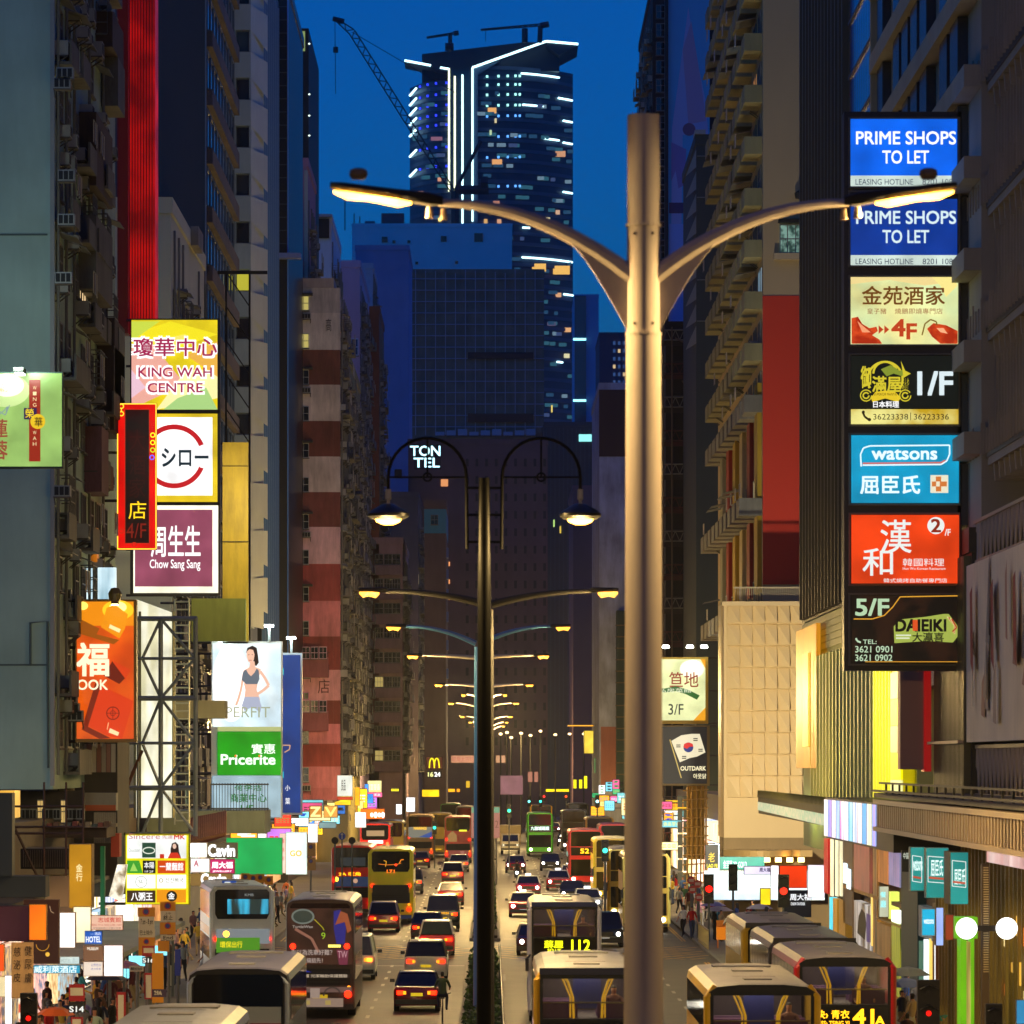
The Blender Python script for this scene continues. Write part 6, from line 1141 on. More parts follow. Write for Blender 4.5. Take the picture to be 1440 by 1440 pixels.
# arcade fronts that face us on side streets: bright hanging panels down the left side
hang = random.Random(31); cl = {'#f8f8ff': 'white', '#ffe080': 'pale yellow', '#e83828': 'red', '#20b070': 'green', '#3080e0': 'blue', '#f8a020': 'orange', '#f05890': 'pink', '#80e0f0': 'cyan', '#fff0a0': 'cream', '#f0c020': 'golden', '#a060c0': 'purple'}
ink = {'#d02020': 'red', '#ffffff': 'white', '#181818': 'black', '#1848b0': 'blue', '#108848': 'green', '#f8e020': 'yellow'}; wl = set()
def hangsign(Y, xa, wd, z0, h_, side):
    up = h_ > wd*1.2
    for _ in range(200):
        c = hang.choice(list(cl)); q = hang.choice(list(ink)); key = (c, q, up, side)
        if key not in wl and cl[c] != ink[q]: break
    wl.add(key); s = hang.uniform(.8, 2.0)
    t = thing('hanging_sign', '%s %s light box with blurred %s marks over the %s pavement' % ('upright' if up else 'wide', cl[c], ink[q], side), 'sign', (xa+wd/2, Y, z0), 'signs hung over the %s pavement' % side)
    b = MB(); b.box(xa, xa+wd, Y, Y+.25, z0, z0+h_); b.build('sign_case', P('#3a3630', .6), t)
    f_ = Face(t, lambda a, b_, d: (a, Y-d, b_)); f_.rect(xa+.05, z0+.05, xa+wd-.05, z0+h_-.05, E(c, s, wd*h_ > 1.2), 'panel'); m_ = E(q, 1.2)
    n = 3 if up else 4
    for j in range(n):       # smudges of colour where the lettering is too far to read
        for g in range(3):
            if up: cx, cz, ww = xa+wd*hang.uniform(.35, .65), z0+h_*(.2+.3*j+.04*g), wd*hang.uniform(.15, .28)
            else: cx, cz, ww = xa+wd*(.2+.2*j), z0+h_*(.35+.15*g), wd*hang.uniform(.05, .09)
            f_.rect(cx-ww, cz-.03*h_, cx+ww, cz+.03*h_, m_, 'mark')
    b = MB(); e = -16.1 if side == 'left' else 15.4; b.bar((xa if side == 'left' else xa+wd, Y+.12, z0+h_*.8), (e, Y+.12, z0+h_*.8), .06); b.build('bracket', P('#2c2a28', .6), t)
for k in range(40):
    Y = 250+k*8+hang.uniform(-3, 3); wd = hang.choice((.8, 1.1, 1.6, 2.0)); h_ = hang.choice((.6, .8, 1.1, 1.6, 2.0)); hangsign(Y, -15.9+hang.uniform(0, 2.4), wd, hang.uniform(3.0, 5.6), h_, 'left')
for k in range(30):
    Y = 318+k*8+hang.uniform(-3, 3); wd = hang.choice((.8, 1.1, 1.6)); h_ = hang.choice((.6, .8, 1.1, 1.6)); hangsign(Y, 14.6-wd-hang.uniform(0, 1.8), wd, hang.uniform(3.2, 6.4), h_, 'right')
# right shopfronts
t = thing('shop_row', 'row of tall lit shopfronts and red and white light tubes along the right pavement', 'shops', (15.6, 110, 0))
b = MB(); b.box(15.5, 34, 96, 157, 0, 7.05); b.box(15.5, 34, 157.01, 168, 0, 5.15); b.box(15.6, 34, 168.01, 212, 0, 5.15); b.box(16, 34, 262.5, 600, 0, 7); b.build('wall', P('#5c4c38', .85, 0, .4, .5), t)
f_ = Face(t, street_map(15.2, -1)); rr = random.Random(77)
def sp(px0, px1, py0, py1, mat, name='shop_panel', dep=.3):
    xf = 15.2; ya, yb = xf*F/(px1-VX), xf*F/(px0-VX); ym = (ya+yb)/2; b = MB(); b.box(xf-dep*.12, xf+.29, ya, yb, Z(py1, ym), Z(py0, ym)); return b.build(name, mat, t)
for px0, px1, py0, py1, c, s, dp in ((1160, 1166, 1179, 1256, '#b01010', .9, .4), (1169, 1172, 1180, 1260, '#fff4c8', .95, .4), (1176, 1178.5, 1180, 1260, '#fff4c8', .95, .4), (1182, 1184.5, 1180, 1260, '#fff4c8', .95, .4), (1188, 1192, 1214, 1242, '#d8f4ff', 1.8, .5), (1192.5, 1197, 1222, 1250, '#c8ecff', 1.8, .5),
        (1167, 1170, 1262, 1312, '#50d0e8', 1.1, .2), (1172, 1178, 1264, 1318, '#a87820', .8, .2), (1180, 1189, 1266, 1322, '#8c6420', .7, .1), (1251, 1254, 1254, 1292, '#d8e860', 1.2, .4), (1255, 1263, 1281, 1297, '#f8fff0', 1.5, .35), (1226, 1228, 1262, 1330, '#e8c060', 1.2, .35), (1293, 1299, 1324, 1392, '#206858', .8, .2), (1300, 1307, 1322, 1394, '#e8f4f8', 1.4, .25), (1308, 1310, 1320, 1396, '#f8c860', 1.1, .3), (1315, 1322, 1330, 1400, '#f0f4f4', 1.4, .2), (1323, 1326, 1318, 1400, '#c83820', .8, .3)):
    sp(px0, px1, py0, py1, E(c, s, True), 'light_panel', dp)
for px0, px1, py0, py1, c1, c2, s, n in ((1186, 1199, 1183, 1300, '#1c1410', '#5a3c20', .6, 3), (1200, 1223, 1188, 1256, '#7c5444', '#c06050', .6, 5), (1200, 1226, 1270, 1340, '#c8c4c0', '#2c2428', .8, 1.5), (1228, 1234, 1186, 1340, '#3c2c1c', '#b87828', .7, 3), (1235, 1249, 1190, 1242, '#b86c20', '#5c2c10', .9, 3), (1250, 1267, 1190, 1246, '#a888b0', '#5070a0', .8, 2.5), (1234, 1253, 1300, 1400, '#94682c', '#4a3414', .7, 2), (1254, 1266, 1298, 1400, '#b0b030', '#40501c', .8, 3),
        (1292, 1314, 1276, 1320, '#304048', '#788888', .5, 2), (1328, 1342, 1324, 1420, '#a87c44', '#64441c', .7, 1.4), (1294, 1312, 1392, 1450, '#c0a070', '#604020', .7, 2)): sp(px0, px1, py0, py1, EB(c1, c2, s, n, True, True), 'shop_window', .1)
for px0, px1, py0, py1, c in ((1166.5, 1186, 1178, 1262, '#1c1410'), (1268, 1291, 1226, 1440, '#0c4450'), (1160, 1290, 1176, 1180, '#4a3c24'), (1186, 1268, 1257, 1262, '#8c6c3c'), (1234, 1268, 1296, 1299, '#a88850'), (1312, 1316, 1270, 1440, '#7c6448'), (1342, 1350, 1250, 1440, '#6c5434'), (1199, 1201, 1180, 1380, '#5c4428')): sp(px0, px1, py0, py1, P(c, .6, 0, .3), 'pier', -.2 if px0 == 1166.5 else .15)  # first strip is a dark backing, added to hide tube light on the wall
f_.poly([(1206, 1312), (1208, 1288), (1212, 1278), (1217, 1284), (1219, 1300), (1217, 1322)], P('#0c0a0c', .6), 'poster_figure'); f_.poly([(1219, 1284), (1227, 1288), (1227, 1326), (1219, 1324)], E('#3c2468', .7), 'poster')
y = 266.0
while y < 480:
    L = rr.uniform(5, 10); b = MB(); b.box(15.6, 15.98, y+.3, y+L-.3, .4, 3.6); b.build('shop_window', EB(rr.choice(pal), rr.choice(['#8a6030', '#c89850', '#ffffff']), rr.uniform(1.4, 3), 1.2, True), t)
    b = MB(); b.box(15.0, 15.98, y, y+L, 4, 5.2); b.build('fascia_sign', EB(rr.choice(list(cl)), '#ffffff', rr.uniform(1, 2), 2, True, True), t); y += L
# near right glass storefront with green doorway and globe lamps
for y0 in rng(96, 152, 4.2):
    b = MB(); b.box(15.22, 15.48, y0+.2, y0+4, 4.96, 7.0); b.build('upper_glass_panel', EB('#4c3820', '#a07c40', .75, 1.2, True, True), t)
    b = MB(); b.box(15.2, 15.48, y0+.2, y0+4, .3, 4.9); b.build('glass_panel', EB('#7c5818', '#f0c868', 1.05, 1.6, True, True), t)
b = MB(); b.box(14.7, 15.0, 100, 137, 6.35, 6.95); b.build('fascia_sign', EB('#e8a8a0', '#f0d0c8', .8, .8, True, True), t)
for k in range(46):
    y0 = rr.uniform(118, 136); z0 = rr.uniform(.6, 4.6); b = MB(); b.box(15.05, 15.19, y0, y0+rr.uniform(.15, .7), z0, z0+rr.uniform(.12, .7)); b.build('goods', E(rr.choice(['#e8b040', '#f0d890', '#c83020', '#f8f0d0', '#a87030', '#d8d8c8', '#e87820']), rr.uniform(.6, 1.3)), t)  # glow put into the goods as blurred spots of shop light
for y0 in rng(119, 156, 1.05): b = MB(); b.box(15.0, 15.18, y0, y0+.12, .2, 6.95); b.build('glass_rib', P('#7c7048', .3, .4), t)
t = thing('green_doorway', 'bright lime green shop doorway frame with small round vent', 'doorway', (X(1352, 131), 131, 0))
b = MB(); gm = E('#6ab810', .8, True); Y = 131; b.box(X(1343, Y), X(1375, Y), Y, Y+1, Z(1320, Y), Z(1290, Y)); b.build('lintel', gm, t); b = MB(); b.box(X(1351, Y), X(1359, Y), Y, Y+1, 0, Z(1320, Y)); b.box(X(1366, Y), X(1370, Y), Y, Y+1, 0, Z(1320, Y)); b.build('post', gm, t)
b = MB(); b.box(X(1359.2, Y), X(1365.8, Y), Y+.2, Y+.8, 0, Z(1325, Y)); b.build('door_glass', EB('#c8b060', '#705c28', .9, 2, False, True), t)
t = thing('globe_lamp', 'pillar with zigzag striped strip carrying a pair of round white globe lamps', 'lamp', (X(1386, 126), 126, 0)); Y = 126
b = MB(); b.box(X(1381, Y), X(1391, Y), Y, Y+.4, 0, Z(1215, Y)); b.build('pillar', P('#4a3c28', .6), t)
for k in range(44): b = MB(); b.box(X(1383, Y), X(1390, Y), Y-.06, Y-.003, Z(1221+k*3.4, Y), Z(1219.4+k*3.4, Y)); b.build('stripe', P('#b0a078', .5), t)
b = MB(); b.box(X(1368, Y), X(1402, Y), Y-.3, Y-.15, Z(1309, Y), Z(1301, Y)); b.build('lamp_arm', P('#14120f', .5), t)
for px in (1357.5, 1414): b = MB(); q = 15.2*Y/F; b.lathe([(0, -q)]+[(q*math.cos(a), q*math.sin(a)) for a in [(-80+i*16)*PI/180 for i in range(11)]]+[(0, q)], (X(px, Y), Y-.3, Z(1305, Y)), 24); b.build('globe', E('#ffffff', 3.0, True), t, smooth=True)
# clothes racks of gold light behind glass at bottom right
t = thing('shop_window_display', 'gold toned goods standing in rows behind the lower right shop glass', 'display', (14.9, 121, .1))
for k in range(9): b = MB(); b.tube([(14.6, 119.4+k*.5, .2), (14.6, 119.4+k*.5, 2.2)], .09, 6); b.build('display_stand', E('#a88c40', .7), t)
b = MB(); b.box(14.4, 14.9, 119, 124.5, .14, .35); b.build('plinth', P('#4a3c20', .7), t)
# bamboo netting
t = thing('bamboo_scaffold', 'yellow lit bamboo scaffold with tied nets between pavement and dark block', 'scaffold', (X(978, 300), 300, 0)); Y = 300
b = MB(); b.box(X(968, Y), X(991, Y), Y, Y+.5, 3, Z(1103, Y)); b.build('netting', P('#a88430', .85, 0, .7, 2.5, .6), t)
for px in (966, 972, 979, 985, 992): b = MB(); b.tube([(X(px, Y), Y-.15, 0), (X(px+1, Y), Y-.15, Z(1104, Y))], .06, 6); b.build('bamboo_pole', P('#8c6c30', .7), t)
for py in rng(1112, 1290, 13): b = MB(); b.tube([(X(960, Y), Y-.25, Z(py, Y)), (X(996, Y), Y-.25, Z(py-2, Y))], .045, 6); b.build('bamboo_rail', P('#8c6c30', .7), t)
t = thing('cladding_frame', 'grey window wall of small panes beside the bamboo', 'wall', (X(958, 302), 302, 3)); Y = 302
for r_ in range(8):
    for c in range(2): b = MB(); b.box(X(953+c*8, Y), X(960+c*8, Y), Y, Y+.2, Z(1135+r_*18, Y), Z(1119+r_*18, Y)); b.build('pane', P('#5c645c', .4, 0, .4), t)
# dark ledges, scaffolds at lower left
t = thing('left_scaffold', 'dark rusty balcony scaffold and corrugated hoods over the lower left shops', 'scaffold', (X(60, 150), 150, Z(1230, 150))); Y = 150
DK = P('#2a211a', .85, 0, .5); b = MB(); b.box(X(0, Y)-4, X(150, 170), Y+20, Y+24, Z(1178, 170), Z(1164, 170)); b.build('soffit', P('#5a4230', .85, 0, .7, 2), t)
b = MB(); b.box(X(0, 174)-4, X(116, 174), 174, 175, Z(1164, 174), Z(1112, 174)); b.build('upper_wall', P('#3c342c', .85, 0, .7, 2), t)
for k in range(9): win(t, X(24+k*11, 174), 174, Z(1158, 174), .24, .9, 0, 3, E(['#e8c070', '#c89850', '#402c18'][k % 3], .6)) if k % 3 == 0 else put(AC, 'air_conditioner', t, (X(24+k*11, 174), 174, Z(1152, 174)), (.5, 1, .8))
for k in range(14): b = MB(); b.box(X(38+k*9, 169), X(45+k*9, 169), 169.2, 170, Z(1163, 169), Z(1159-(k*7 % 5), 169)); b.build('stored_box', P(['#6c4c34', '#8c7c5c', '#4c5a50', '#7c3c2c'][k % 4], .8, 0, .5), t)
for px in (62, 93, 117): b = MB(); b.bar((X(px, Y), Y, Z(1232, Y)), (X(px, Y), Y, Z(1100, Y)), .05); b.build('upright', P('#6c4c34', .7), t)
for py in (1134, 1163, 1172): b = MB(); b.bar((X(0, Y), Y, Z(py, Y)), (X(118, Y), Y, Z(py, Y)), .05); b.build('rail', P('#5c4430', .7), t)
b = MB(); b.bar((X(17, Y), Y, Z(1156, Y)), (X(52, Y), Y, Z(1232, Y)), .06); b.build('brace', P('#5c4430', .7), t)
b = MB(); b.box(X(20, Y), X(95, Y), Y+2, Y+5, Z(1224, Y), Z(1195, Y)); b.build('railing_box', P('#3c382c', .8, 0, .6), t)
for k in range(22): b = MB(); b.box(X(24+k*3.2, Y), X(25+k*3.2, Y), Y+1.9, Y+1.96, Z(1221, Y), Z(1197, Y)); b.build('bar', P('#6c6248', .7), t)
b = MB(); b.box(X(-5, 158), X(20, 158), 158, 160, Z(1150, 158), Z(1112, 158)); b.build('lit_gap', E('#e0a840', 1.0, True), t)
b = MB(); b.box(X(64, 152), X(97, 152), 152, 154, Z(1275, 152), Z(1232, 152)); b.build('cream_wall', P('#c8b480', .8, 0, .2), t)
b = MB(); b.box(X(60, 162), X(100, 162), 162, 164, Z(1345, 162), Z(1275, 162)); b.build('stone_wall', P('#a89c78', .8, 0, .4, 2), t)
b = MB(); b.box(X(117, 178), X(163, 178), 178, 179, Z(1140, 178), Z(1115, 178)); b.build('white_parapet', P('#a8a8a0', .8, 0, .3), t); b = MB(); b.box(X(118, 178), X(163, 178), 177.8, 177.99, Z(1140, 178), Z(1132, 178)); b.build('orange_strip', P('#b8603c', .8), t)
for k in range(12): b = MB(); b.box(X(135+k*2.6, 176), X(137+k*2.6, 176), 175, 175.1, Z(1185, 176), Z(1142, 176)); b.build('louvre', P('#8c8470', .6), t)
t = thing('green_hoarding', 'green tarpaulin strip and coral wall beside the gold shop panel', 'hoarding', (X(150, 172), 172, 3)); b = MB(); b.box(X(141, 172), X(147, 172), 172, 172.4, Z(1290, 172), Z(1190, 172)); b.build('tarpaulin', P('#0c7c50', .6), t)
b = MB(); b.box(X(156, 174), X(168, 174), 174, 175, Z(1205, 174), Z(1172, 174)); b.build('coral_wall', P('#c05038', .7), t)
b = MB(); b.prism([(X(153, 170), Z(1260, 170)), (X(165, 170), Z(1216, 170)), (X(178, 170), Z(1216, 170)), (X(170, 170), Z(1268, 170))], 170, 170.6); b.build('glass_roof', EB('#f8f0d8', '#6a5a40', 1.3, 2, True), t)
# shelter
t = thing('bus_shelter', 'long flat pale roof of the bus shelter over the waiting crowd', 'bus shelter', (-13.6, 170, .13))
b = MB(); b.box(-15.0, -12.3, 150, 186, 2.75, 2.92); b.build('roof', P('#8a9488', .6, 0, .4, .8), t)
for y0 in rng(151, 186, 6): b = MB(); b.box(-12.5, -12.4, y0, y0+.1, .13, 2.75); b.build('post', P('#5c6460', .5), t)
for k, y0 in enumerate((152, 161, 170)): b = MB(); b.box(-12.6, -11.9, y0, y0+.15, 2.2, 2.55); b.build('light_panel', E('#80e8ff', 1.8, True), t)
# ------------------------------------------------------------------ vehicles
TYRE = P('#0c0c0c', .8); CHR = P('#b8b8b8', .25, .8)
wb = MB(); wb.tube([(-.14, 0, 0), (.14, 0, 0)], .48, 18, 0); wb.tube([(-.155, 0, 0), (.155, 0, 0)], .26, 12, 1); WHEEL = wb.mesh('wheel', [TYRE, P('#77777a', .4, .5)])
def wheelat(t, x, y, r, wd=1.0):
    me = WHEEL; o = bpy.data.objects.new('wheel', me); COL.objects.link(o); o.parent = t; o.location = (x, y, r); o.scale = (wd, r/.48, r/.48)
wp = MB(); wp.box(0, 1, 0, 1, 0, 1); 
SIDEW = wp.mesh('window', GL('#0c1014', .06))
def lface(t, y=0.0): return Face(t, lambda a, b, d: (a, y-d, b), False)
def bus(label, xc, Y, H=4.35, W=2.5, L=10.6, face='rear', body='#8c1414', roof='#8a8c90', band=None, yaw=0, lit=False, glass='#07090b', pillar=None, near=False, side=None, group='double decker buses', adside=None, hl=None):
    t = thing('double_decker_bus', label, 'bus', (xc, Y, 0), group, math.radians(yaw)); hw = W/2
    bm_, rf = P(body, .28, 0, .12, 1.2), P(roof, .42, .1, .55, 1.6)
    def ring(y, ins=0, dz=0):
        w = hw-ins; h = H-dz; r = .22
        return [(-w, y, .32), (-w, y, h-r-.12), (-w+.04, y, h-.16), (-w+r, y, h-.05), (-w*.4, y, h), (w*.4, y, h), (w-r, y, h-.05), (w-.04, y, h-.16), (w, y, h-r-.12), (w, y, .32)]
    b = MB(); rings = [ring(.02, .03, .03), ring(.18), ring(L*.5), ring(L-.25), ring(L, .06, .08)]
    b.loft(rings, 0, False, lambda i, k: 1 if k in (2, 3, 4, 5, 6) else 0)
    n = len(rings[0]); b.add(rings[-1], [tuple(range(n))], 0); b.build('body', [bm_, rf], t, False)
    out = [(p[0], p[2]) for p in ring(0, .03, .03)]
    f_ = lface(t, -.035); uz0, uz1 = (H-1.24, H-.27) if face == 'front' else (H-1.45, H-.27); gx = hw-.16
    gm = GL(glass, .05)
    if lit:
        holes = [[(-gx, uz0), (gx, uz0), (gx, uz1), (-gx, uz1)]]
        b = MB(); b.plate(out, holes, -.02, .05); b.build('front_panel', P('#0a0c10' if face == 'front' else body, .25), t, False)
        b = MB(); b.box(-gx-.02, gx+.02, .0, .02, uz0, uz1); b.build('upper_windscreen', CG(), t, False)
        b = MB(); b.box(-hw+.08, hw-.08, .12, 4.5, uz0-.12, uz0-.02); b.box(-hw+.08, hw-.08, 4.4, 4.5, uz0, H-.15); b.build('upper_deck', P('#2c2234', .7), t, False)
        b = MB(); b.box(-.9, .9, .8, 4.2, H-.25, H-.2); b.build('ceiling_lamp', E('#ffe0b0', 4.9, True), t, False)
        for sx in (-.66, .66):
            for k in range(3): b = MB(); b.box(sx-.42, sx+.42, .75+k*1.0, .95+k*1.0, uz0-.1, uz0+.36); b.build('seat', P(['#6c3a70', '#5c3468', '#4c2c5c'][k], .8), t, False)
        b = MB(); b.box(-.34, .34, 1.3, 1.36, uz0+.2, uz1); b.build('stair_panel', P('#16226c', .5), t, False)
        for s in (-1, 1): b = MB(); b.tube([(s*.34, .35, uz0), (s*.36, .35, uz0+.5), (s*.48, .35, uz1-.1), (s*.55, .35, uz1)], .03, 8); b.tube([(s*.42, .55, uz0), (s*.42, .55, uz0+.5), (s*.62, .55, uz1)], .02, 6); b.build('grab_rail', E('#d89810', 1.1), t, False)
        b = MB(); b.tube([(-gx, .25, uz0+.38), (gx, .25, uz0+.38)], .02, 6); b.build('front_rail', P('#a08838', .4), t, False)
    else:
        b = MB(); b.plate(out, [], -.02, .04); b.build('front_panel' if face == 'front' else 'rear_panel', bm_ if face == 'rear' else P(body, .28), t, False)
    if pillar:
        for s in (-1, 1): b = MB(); b.tube([(s*(hw-.03), .03, .5), (s*(hw-.02), .03, H-.3), (s*(hw-.2), .12, H-.08)], .085, 8); b.build('corner_pillar', P(pillar, .3), t, False)
    if face == 'front':
        if not lit: f_.poly([(-gx, uz0), (gx, uz0), (gx, uz1), (gx-.1, uz1+.12), (-gx+.1, uz1+.12), (-gx, uz1)], gm, 'upper_windscreen')
        f_.rect(-gx, uz0-.06, gx, uz0-.66, GL('#050607', .1), 'destination_box'); f_.poly([(-gx, .95), (gx, .95), (gx, 2.15), (-gx, 2.15)], gm, 'lower_windscreen')
        for s in (-1, 1):
            f_.disc(s*(hw-.35), .72, .13, E(hl or '#fff6e0', 9), 'headlight'); b = MB(); b.box(s*(hw+.08)-.06, s*(hw+.08)+.06, -.3, -.12, 1.9, 2.35); b.bar((s*(hw-.05), 0, 2.5), (s*(hw+.08), -.2, 2.35), .05); b.build('mirror', P('#0c0c0c', .4), t, False)
        b = MB(); b.box(-hw+.1, hw-.1, -.08, -.03, .34, .5); b.build('bumper', P('#1a1a1a', .5), t, False)
        if band: f_.rect(-hw+.08, uz1+.1, hw-.08, uz1+.26, P(band, .4), 'top_band')
    else:
        f_.poly([(-gx+.1, uz0+.1), (gx-.1, uz0+.1), (gx, uz0+.3), (gx, uz1), (gx-.1, uz1+.1), (-gx+.1, uz1+.1), (-gx, uz1), (-gx, uz0+.3)], gm, 'rear_window')
        f_.rect(-gx, 1.2, gx, 1.8, P('#0c0d0e', .6), 'engine_grille')
        for k in range(5): f_.line([(-gx+.05, 1.2+k*.12), (gx-.05, 1.2+k*.12)], .02, P('#2c2c2c', .5), 'grille_slat')
        for s in (-1, 1): f_.disc(s*(hw-.2), .85, .1, E('#ff1604', 5), 'tail_light'); f_.disc(s*(hw-.2), 1.12, .07, E('#ff8a18', 2.5), 'indicator'); f_.disc(s*(hw-.2), 2.2, .08, E('#ff1404', 5), 'tail_light')
        f_.rect(-.28, .72, .28, .86, E('#e8c020', .5), 'number_plate')
        b = MB(); b.box(-hw+.05, hw-.05, -.08, -.03, .32, .52); b.build('bumper', P('#16161a', .5), t, False)
    if Y < 300:      # roof hatches, vents and seams
        for yy, w_, l_ in ((1.6, .32, .6), (L*.55, .36, .7), (L-2.2, .7, .9)): b = MB(); b.box(-w_, w_, yy, yy+l_, H-.01, H+.03); b.build('roof_hatch', P('#8a8a84', .5, 0, .4), t, False)
        for yy in (3.4, 7.8): b = MB(); b.box(-hw*.4, hw*.4, yy, yy+.03, H-.045, H+.004); b.build('roof_seam', P('#6a6a66', .6), t, False)
    for s in (-1, 1):
        for y in (2.2, L-2.4): wheelat(t, s*(hw-.16), y, .48)
        if near or Y < 300:
            n = 7; w_ = (L-1.2)/n
            for dk, z0, z1 in ((0, uz0+.15, uz1-.05), (1, 1.35, 2.2)):
                for k in range(n):
                    o = bpy.data.objects.new('window', SIDEW); COL.objects.link(o); o.parent = t; o.location = (hw+.001 if s > 0 else -hw-.013, .6+k*w_+.04, z0); o.scale = (.012, w_-.08, z1-z0)
        else:
            for z0, z1 in ((uz0+.15, uz1-.05), (1.35, 2.2)): b = MB(); b.box(s*hw-.006, s*hw+.006, .5, L-.6, z0, z1); b.build('window_band', GL(), t, False)
        if side: b = MB(); b.box(s*hw-.009, s*hw+.009, .7, L-.8, 2.28, 2.62); b.build('advert_panel', EB(side[0], side[1], .35, 1.3, False), t, False)
    return t, f_
AM = E('#ffb018', 2.4)
# right carriageway, facing us
GRO = '#9c9a92'
t, f_ = bus('nearest facing double decker right of the big lamp pole, gold pillars, lit upper deck', 6.08, 103.5, body='#b08c18', roof=GRO, face='front', lit=True, pillar='#c8a018', near=True, side=('#c82018', '#3a2c20'))
t, f_ = bus('double decker facing us beneath route 112, gold pillars and lit upper deck', 2.35, 111.5, body='#b89848', roof='#9a9c9c', face='front', lit=True, pillar='#b89018', near=True, band='#101c48', side=('#c87078', '#e8d8d0'))
t, f_ = bus('white sided double decker facing us showing route 112 in amber', 2.62, 164, body='#c8c4b8', roof='#98968c', face='front', lit=True, pillar='#d0ccc0', near=True, band='#1c2c58', group='double decker buses')
f_.text('蘇屋', -.72, 2.98, -.05, 2.72, E('#e8f010', 2.2), .02); f_.text('SO UK', -.6, 2.69, -.1, 2.6, E('#e8f010', 2.2), .02); f_.text('112', .25, 3.0, .9, 2.6, E('#e8f010', 2.4), .03)
t, f_ = bus('red framed double decker facing us with amber route 41A', 9.05, 118, body='#8c0c1c', roof='#8a8478', face='front', lit=True, pillar='#8c0c1c', near=True, side=('#8c1414', '#301010'))
f_.text('特快› 青衣', -.98, 2.98, .1, 2.76, AM, .02); f_.text('EXPRESS› TSING YI', -.98, 2.70, .1, 2.58, AM, .02); f_.text('41', .2, 3.0, .72, 2.6, AM, .03); f_.text('A', .76, 2.82, 1.0, 2.6, AM, .03)
bus('dark fronted double decker between the red 41A and the yellow one behind', 9.15, 130.6, body='#5a4c3c', roof='#7c766a', face='front', pillar='#242424', near=True, band='#101010')
bus('yellow pillared double decker, third in the right kerb lane', 9.05, 143, body='#b89410', roof='#98907c', face='front', pillar='#c8a010', near=True, band='#141414')
bus('double decker half hidden by the big lamp pole with rounded gold front', 8.5, 252, body='#b89c40', roof='#a09870', face='front', pillar='#d8c868', near=True)
bus('double decker with mirror bright side just left of the big lamp pole', 8.0, 266, body='#c8b048', roof='#5c5c58', face='front', pillar='#c8a020', side=('#f09018', '#e84030'))
bus('yellow fronted double decker with teal upper window in the right queue', 8.0, 302, body='#c8b018', roof='#b0b4a8', face='front', pillar='#c8b810')
t, f_ = bus('red double decker with white and teal side advert and amber route number', 7.0, 340, body='#e81c10', roof='#b83020', face='front', pillar='#b81c18', side=('#30d8d8', '#d8e8d0'))
f_.text('52 A', -.4, 2.95, .9, 2.6, AM, .03)
t, f_ = bus('bright green double decker facing us with headlights on, beyond the crossing', 4.85, 455, body='#3c9c10', roof='#3c9410', face='front', pillar='#2c7c10'); f_.text('九龍城碼頭', -.9, 2.98, .9, 2.62, E('#d0fff0', 1.5), .03)
bus('red roofed double decker behind the red one in the right queue', 10.0, 372, body='#a02838', roof='#8c3c58', face='front', pillar='#b83838')
bus('black and gold double decker far up the right carriageway', 5.9, 540, body='#4a3c18', roof='#3c3424', face='front', pillar='#c89820')
t, f_ = bus('dark double decker with white number far up the right kerb lane', 10.6, 560, body='#1c1a18', roof='#2c2c2c', face='front', pillar='#3c3428'); f_.text('118', -.8, 2.95, .8, 2.6, E('#d8f4ff', 2), .03)
bus('gold sided double decker with twin windows behind the purple red roof', 9.9, 420, body='#9c7c38', roof='#8c8878', face='front', pillar='#d8a040', side=('#d06050', '#60c090'))
bus('dark rounded double decker just above the gold sided one', 8.6, 480, body='#3c3c38', roof='#6a6a62', face='front')
# left carriageway, going away
t, f_ = bus('silver roofed bus at the bottom left corner, nearest on its side', -6.3, 86.5, body='#143a78', roof='#9aa4ac', near=True, H=4.25)
t, f_ = bus('black backed double decker with a red phone notice in its rear window', -6.15, 112.6, body='#0c0c0e', roof='#60606c', near=True, glass='#040506', H=4.3, pillar=None)
for s in (-1, 1): b = MB(); b.tube([(s*1.18, -.02, .6), (s*1.19, -.02, 3.9), (s*1.0, .06, 4.15)], .06, 8); b.build('corner_pillar', P('#7c88a0', .3, .3), t, False)
f_.rect(-.62, 3.35, 1.05, 2.95, P('#8c98a0', .3), 'window_glimpse'); f_.rect(-.62, 2.95, 1.05, 2.65, E('#7c1420', .6), 'notice'); f_.text('成為九巴車長', -.55, 2.91, .18, 2.73, E('#c08890', .8), .01); f_.text('9857 0129', .3, 2.86, 1.0, 2.7, E('#f0e8e8', .9), .01); f_.text('WhatsApp 查詢', .32, 2.93, .95, 2.88, E('#d8c8c8', .8))
f_.text('HELIOSSY', -.1, 2.38, .78, 2.26, E('#989898', .5), .0)
t, f_ = bus('double decker wrapped in a dark brown car polish advert, red tail lights lit', -6.2, 168, body='#3a2620', roof='#74788a', near=True, glass='#2c1c18')
f_.rect(-1.18, 4.0, 1.18, 1.95, EB('#4a2a20', '#2a1612', .45, 1.1, False), 'advert_wrap'); f_.disc(-.62, 3.7, .42, E('#8a9890', .4), rb=.28); f_.disc(-.62, 3.7, .35, E('#3c4840', .5), rb=.22); f_.text('TurtleWax', -1.0, 3.38, -.25, 3.28, E('#b0a8a0', .6), .02)
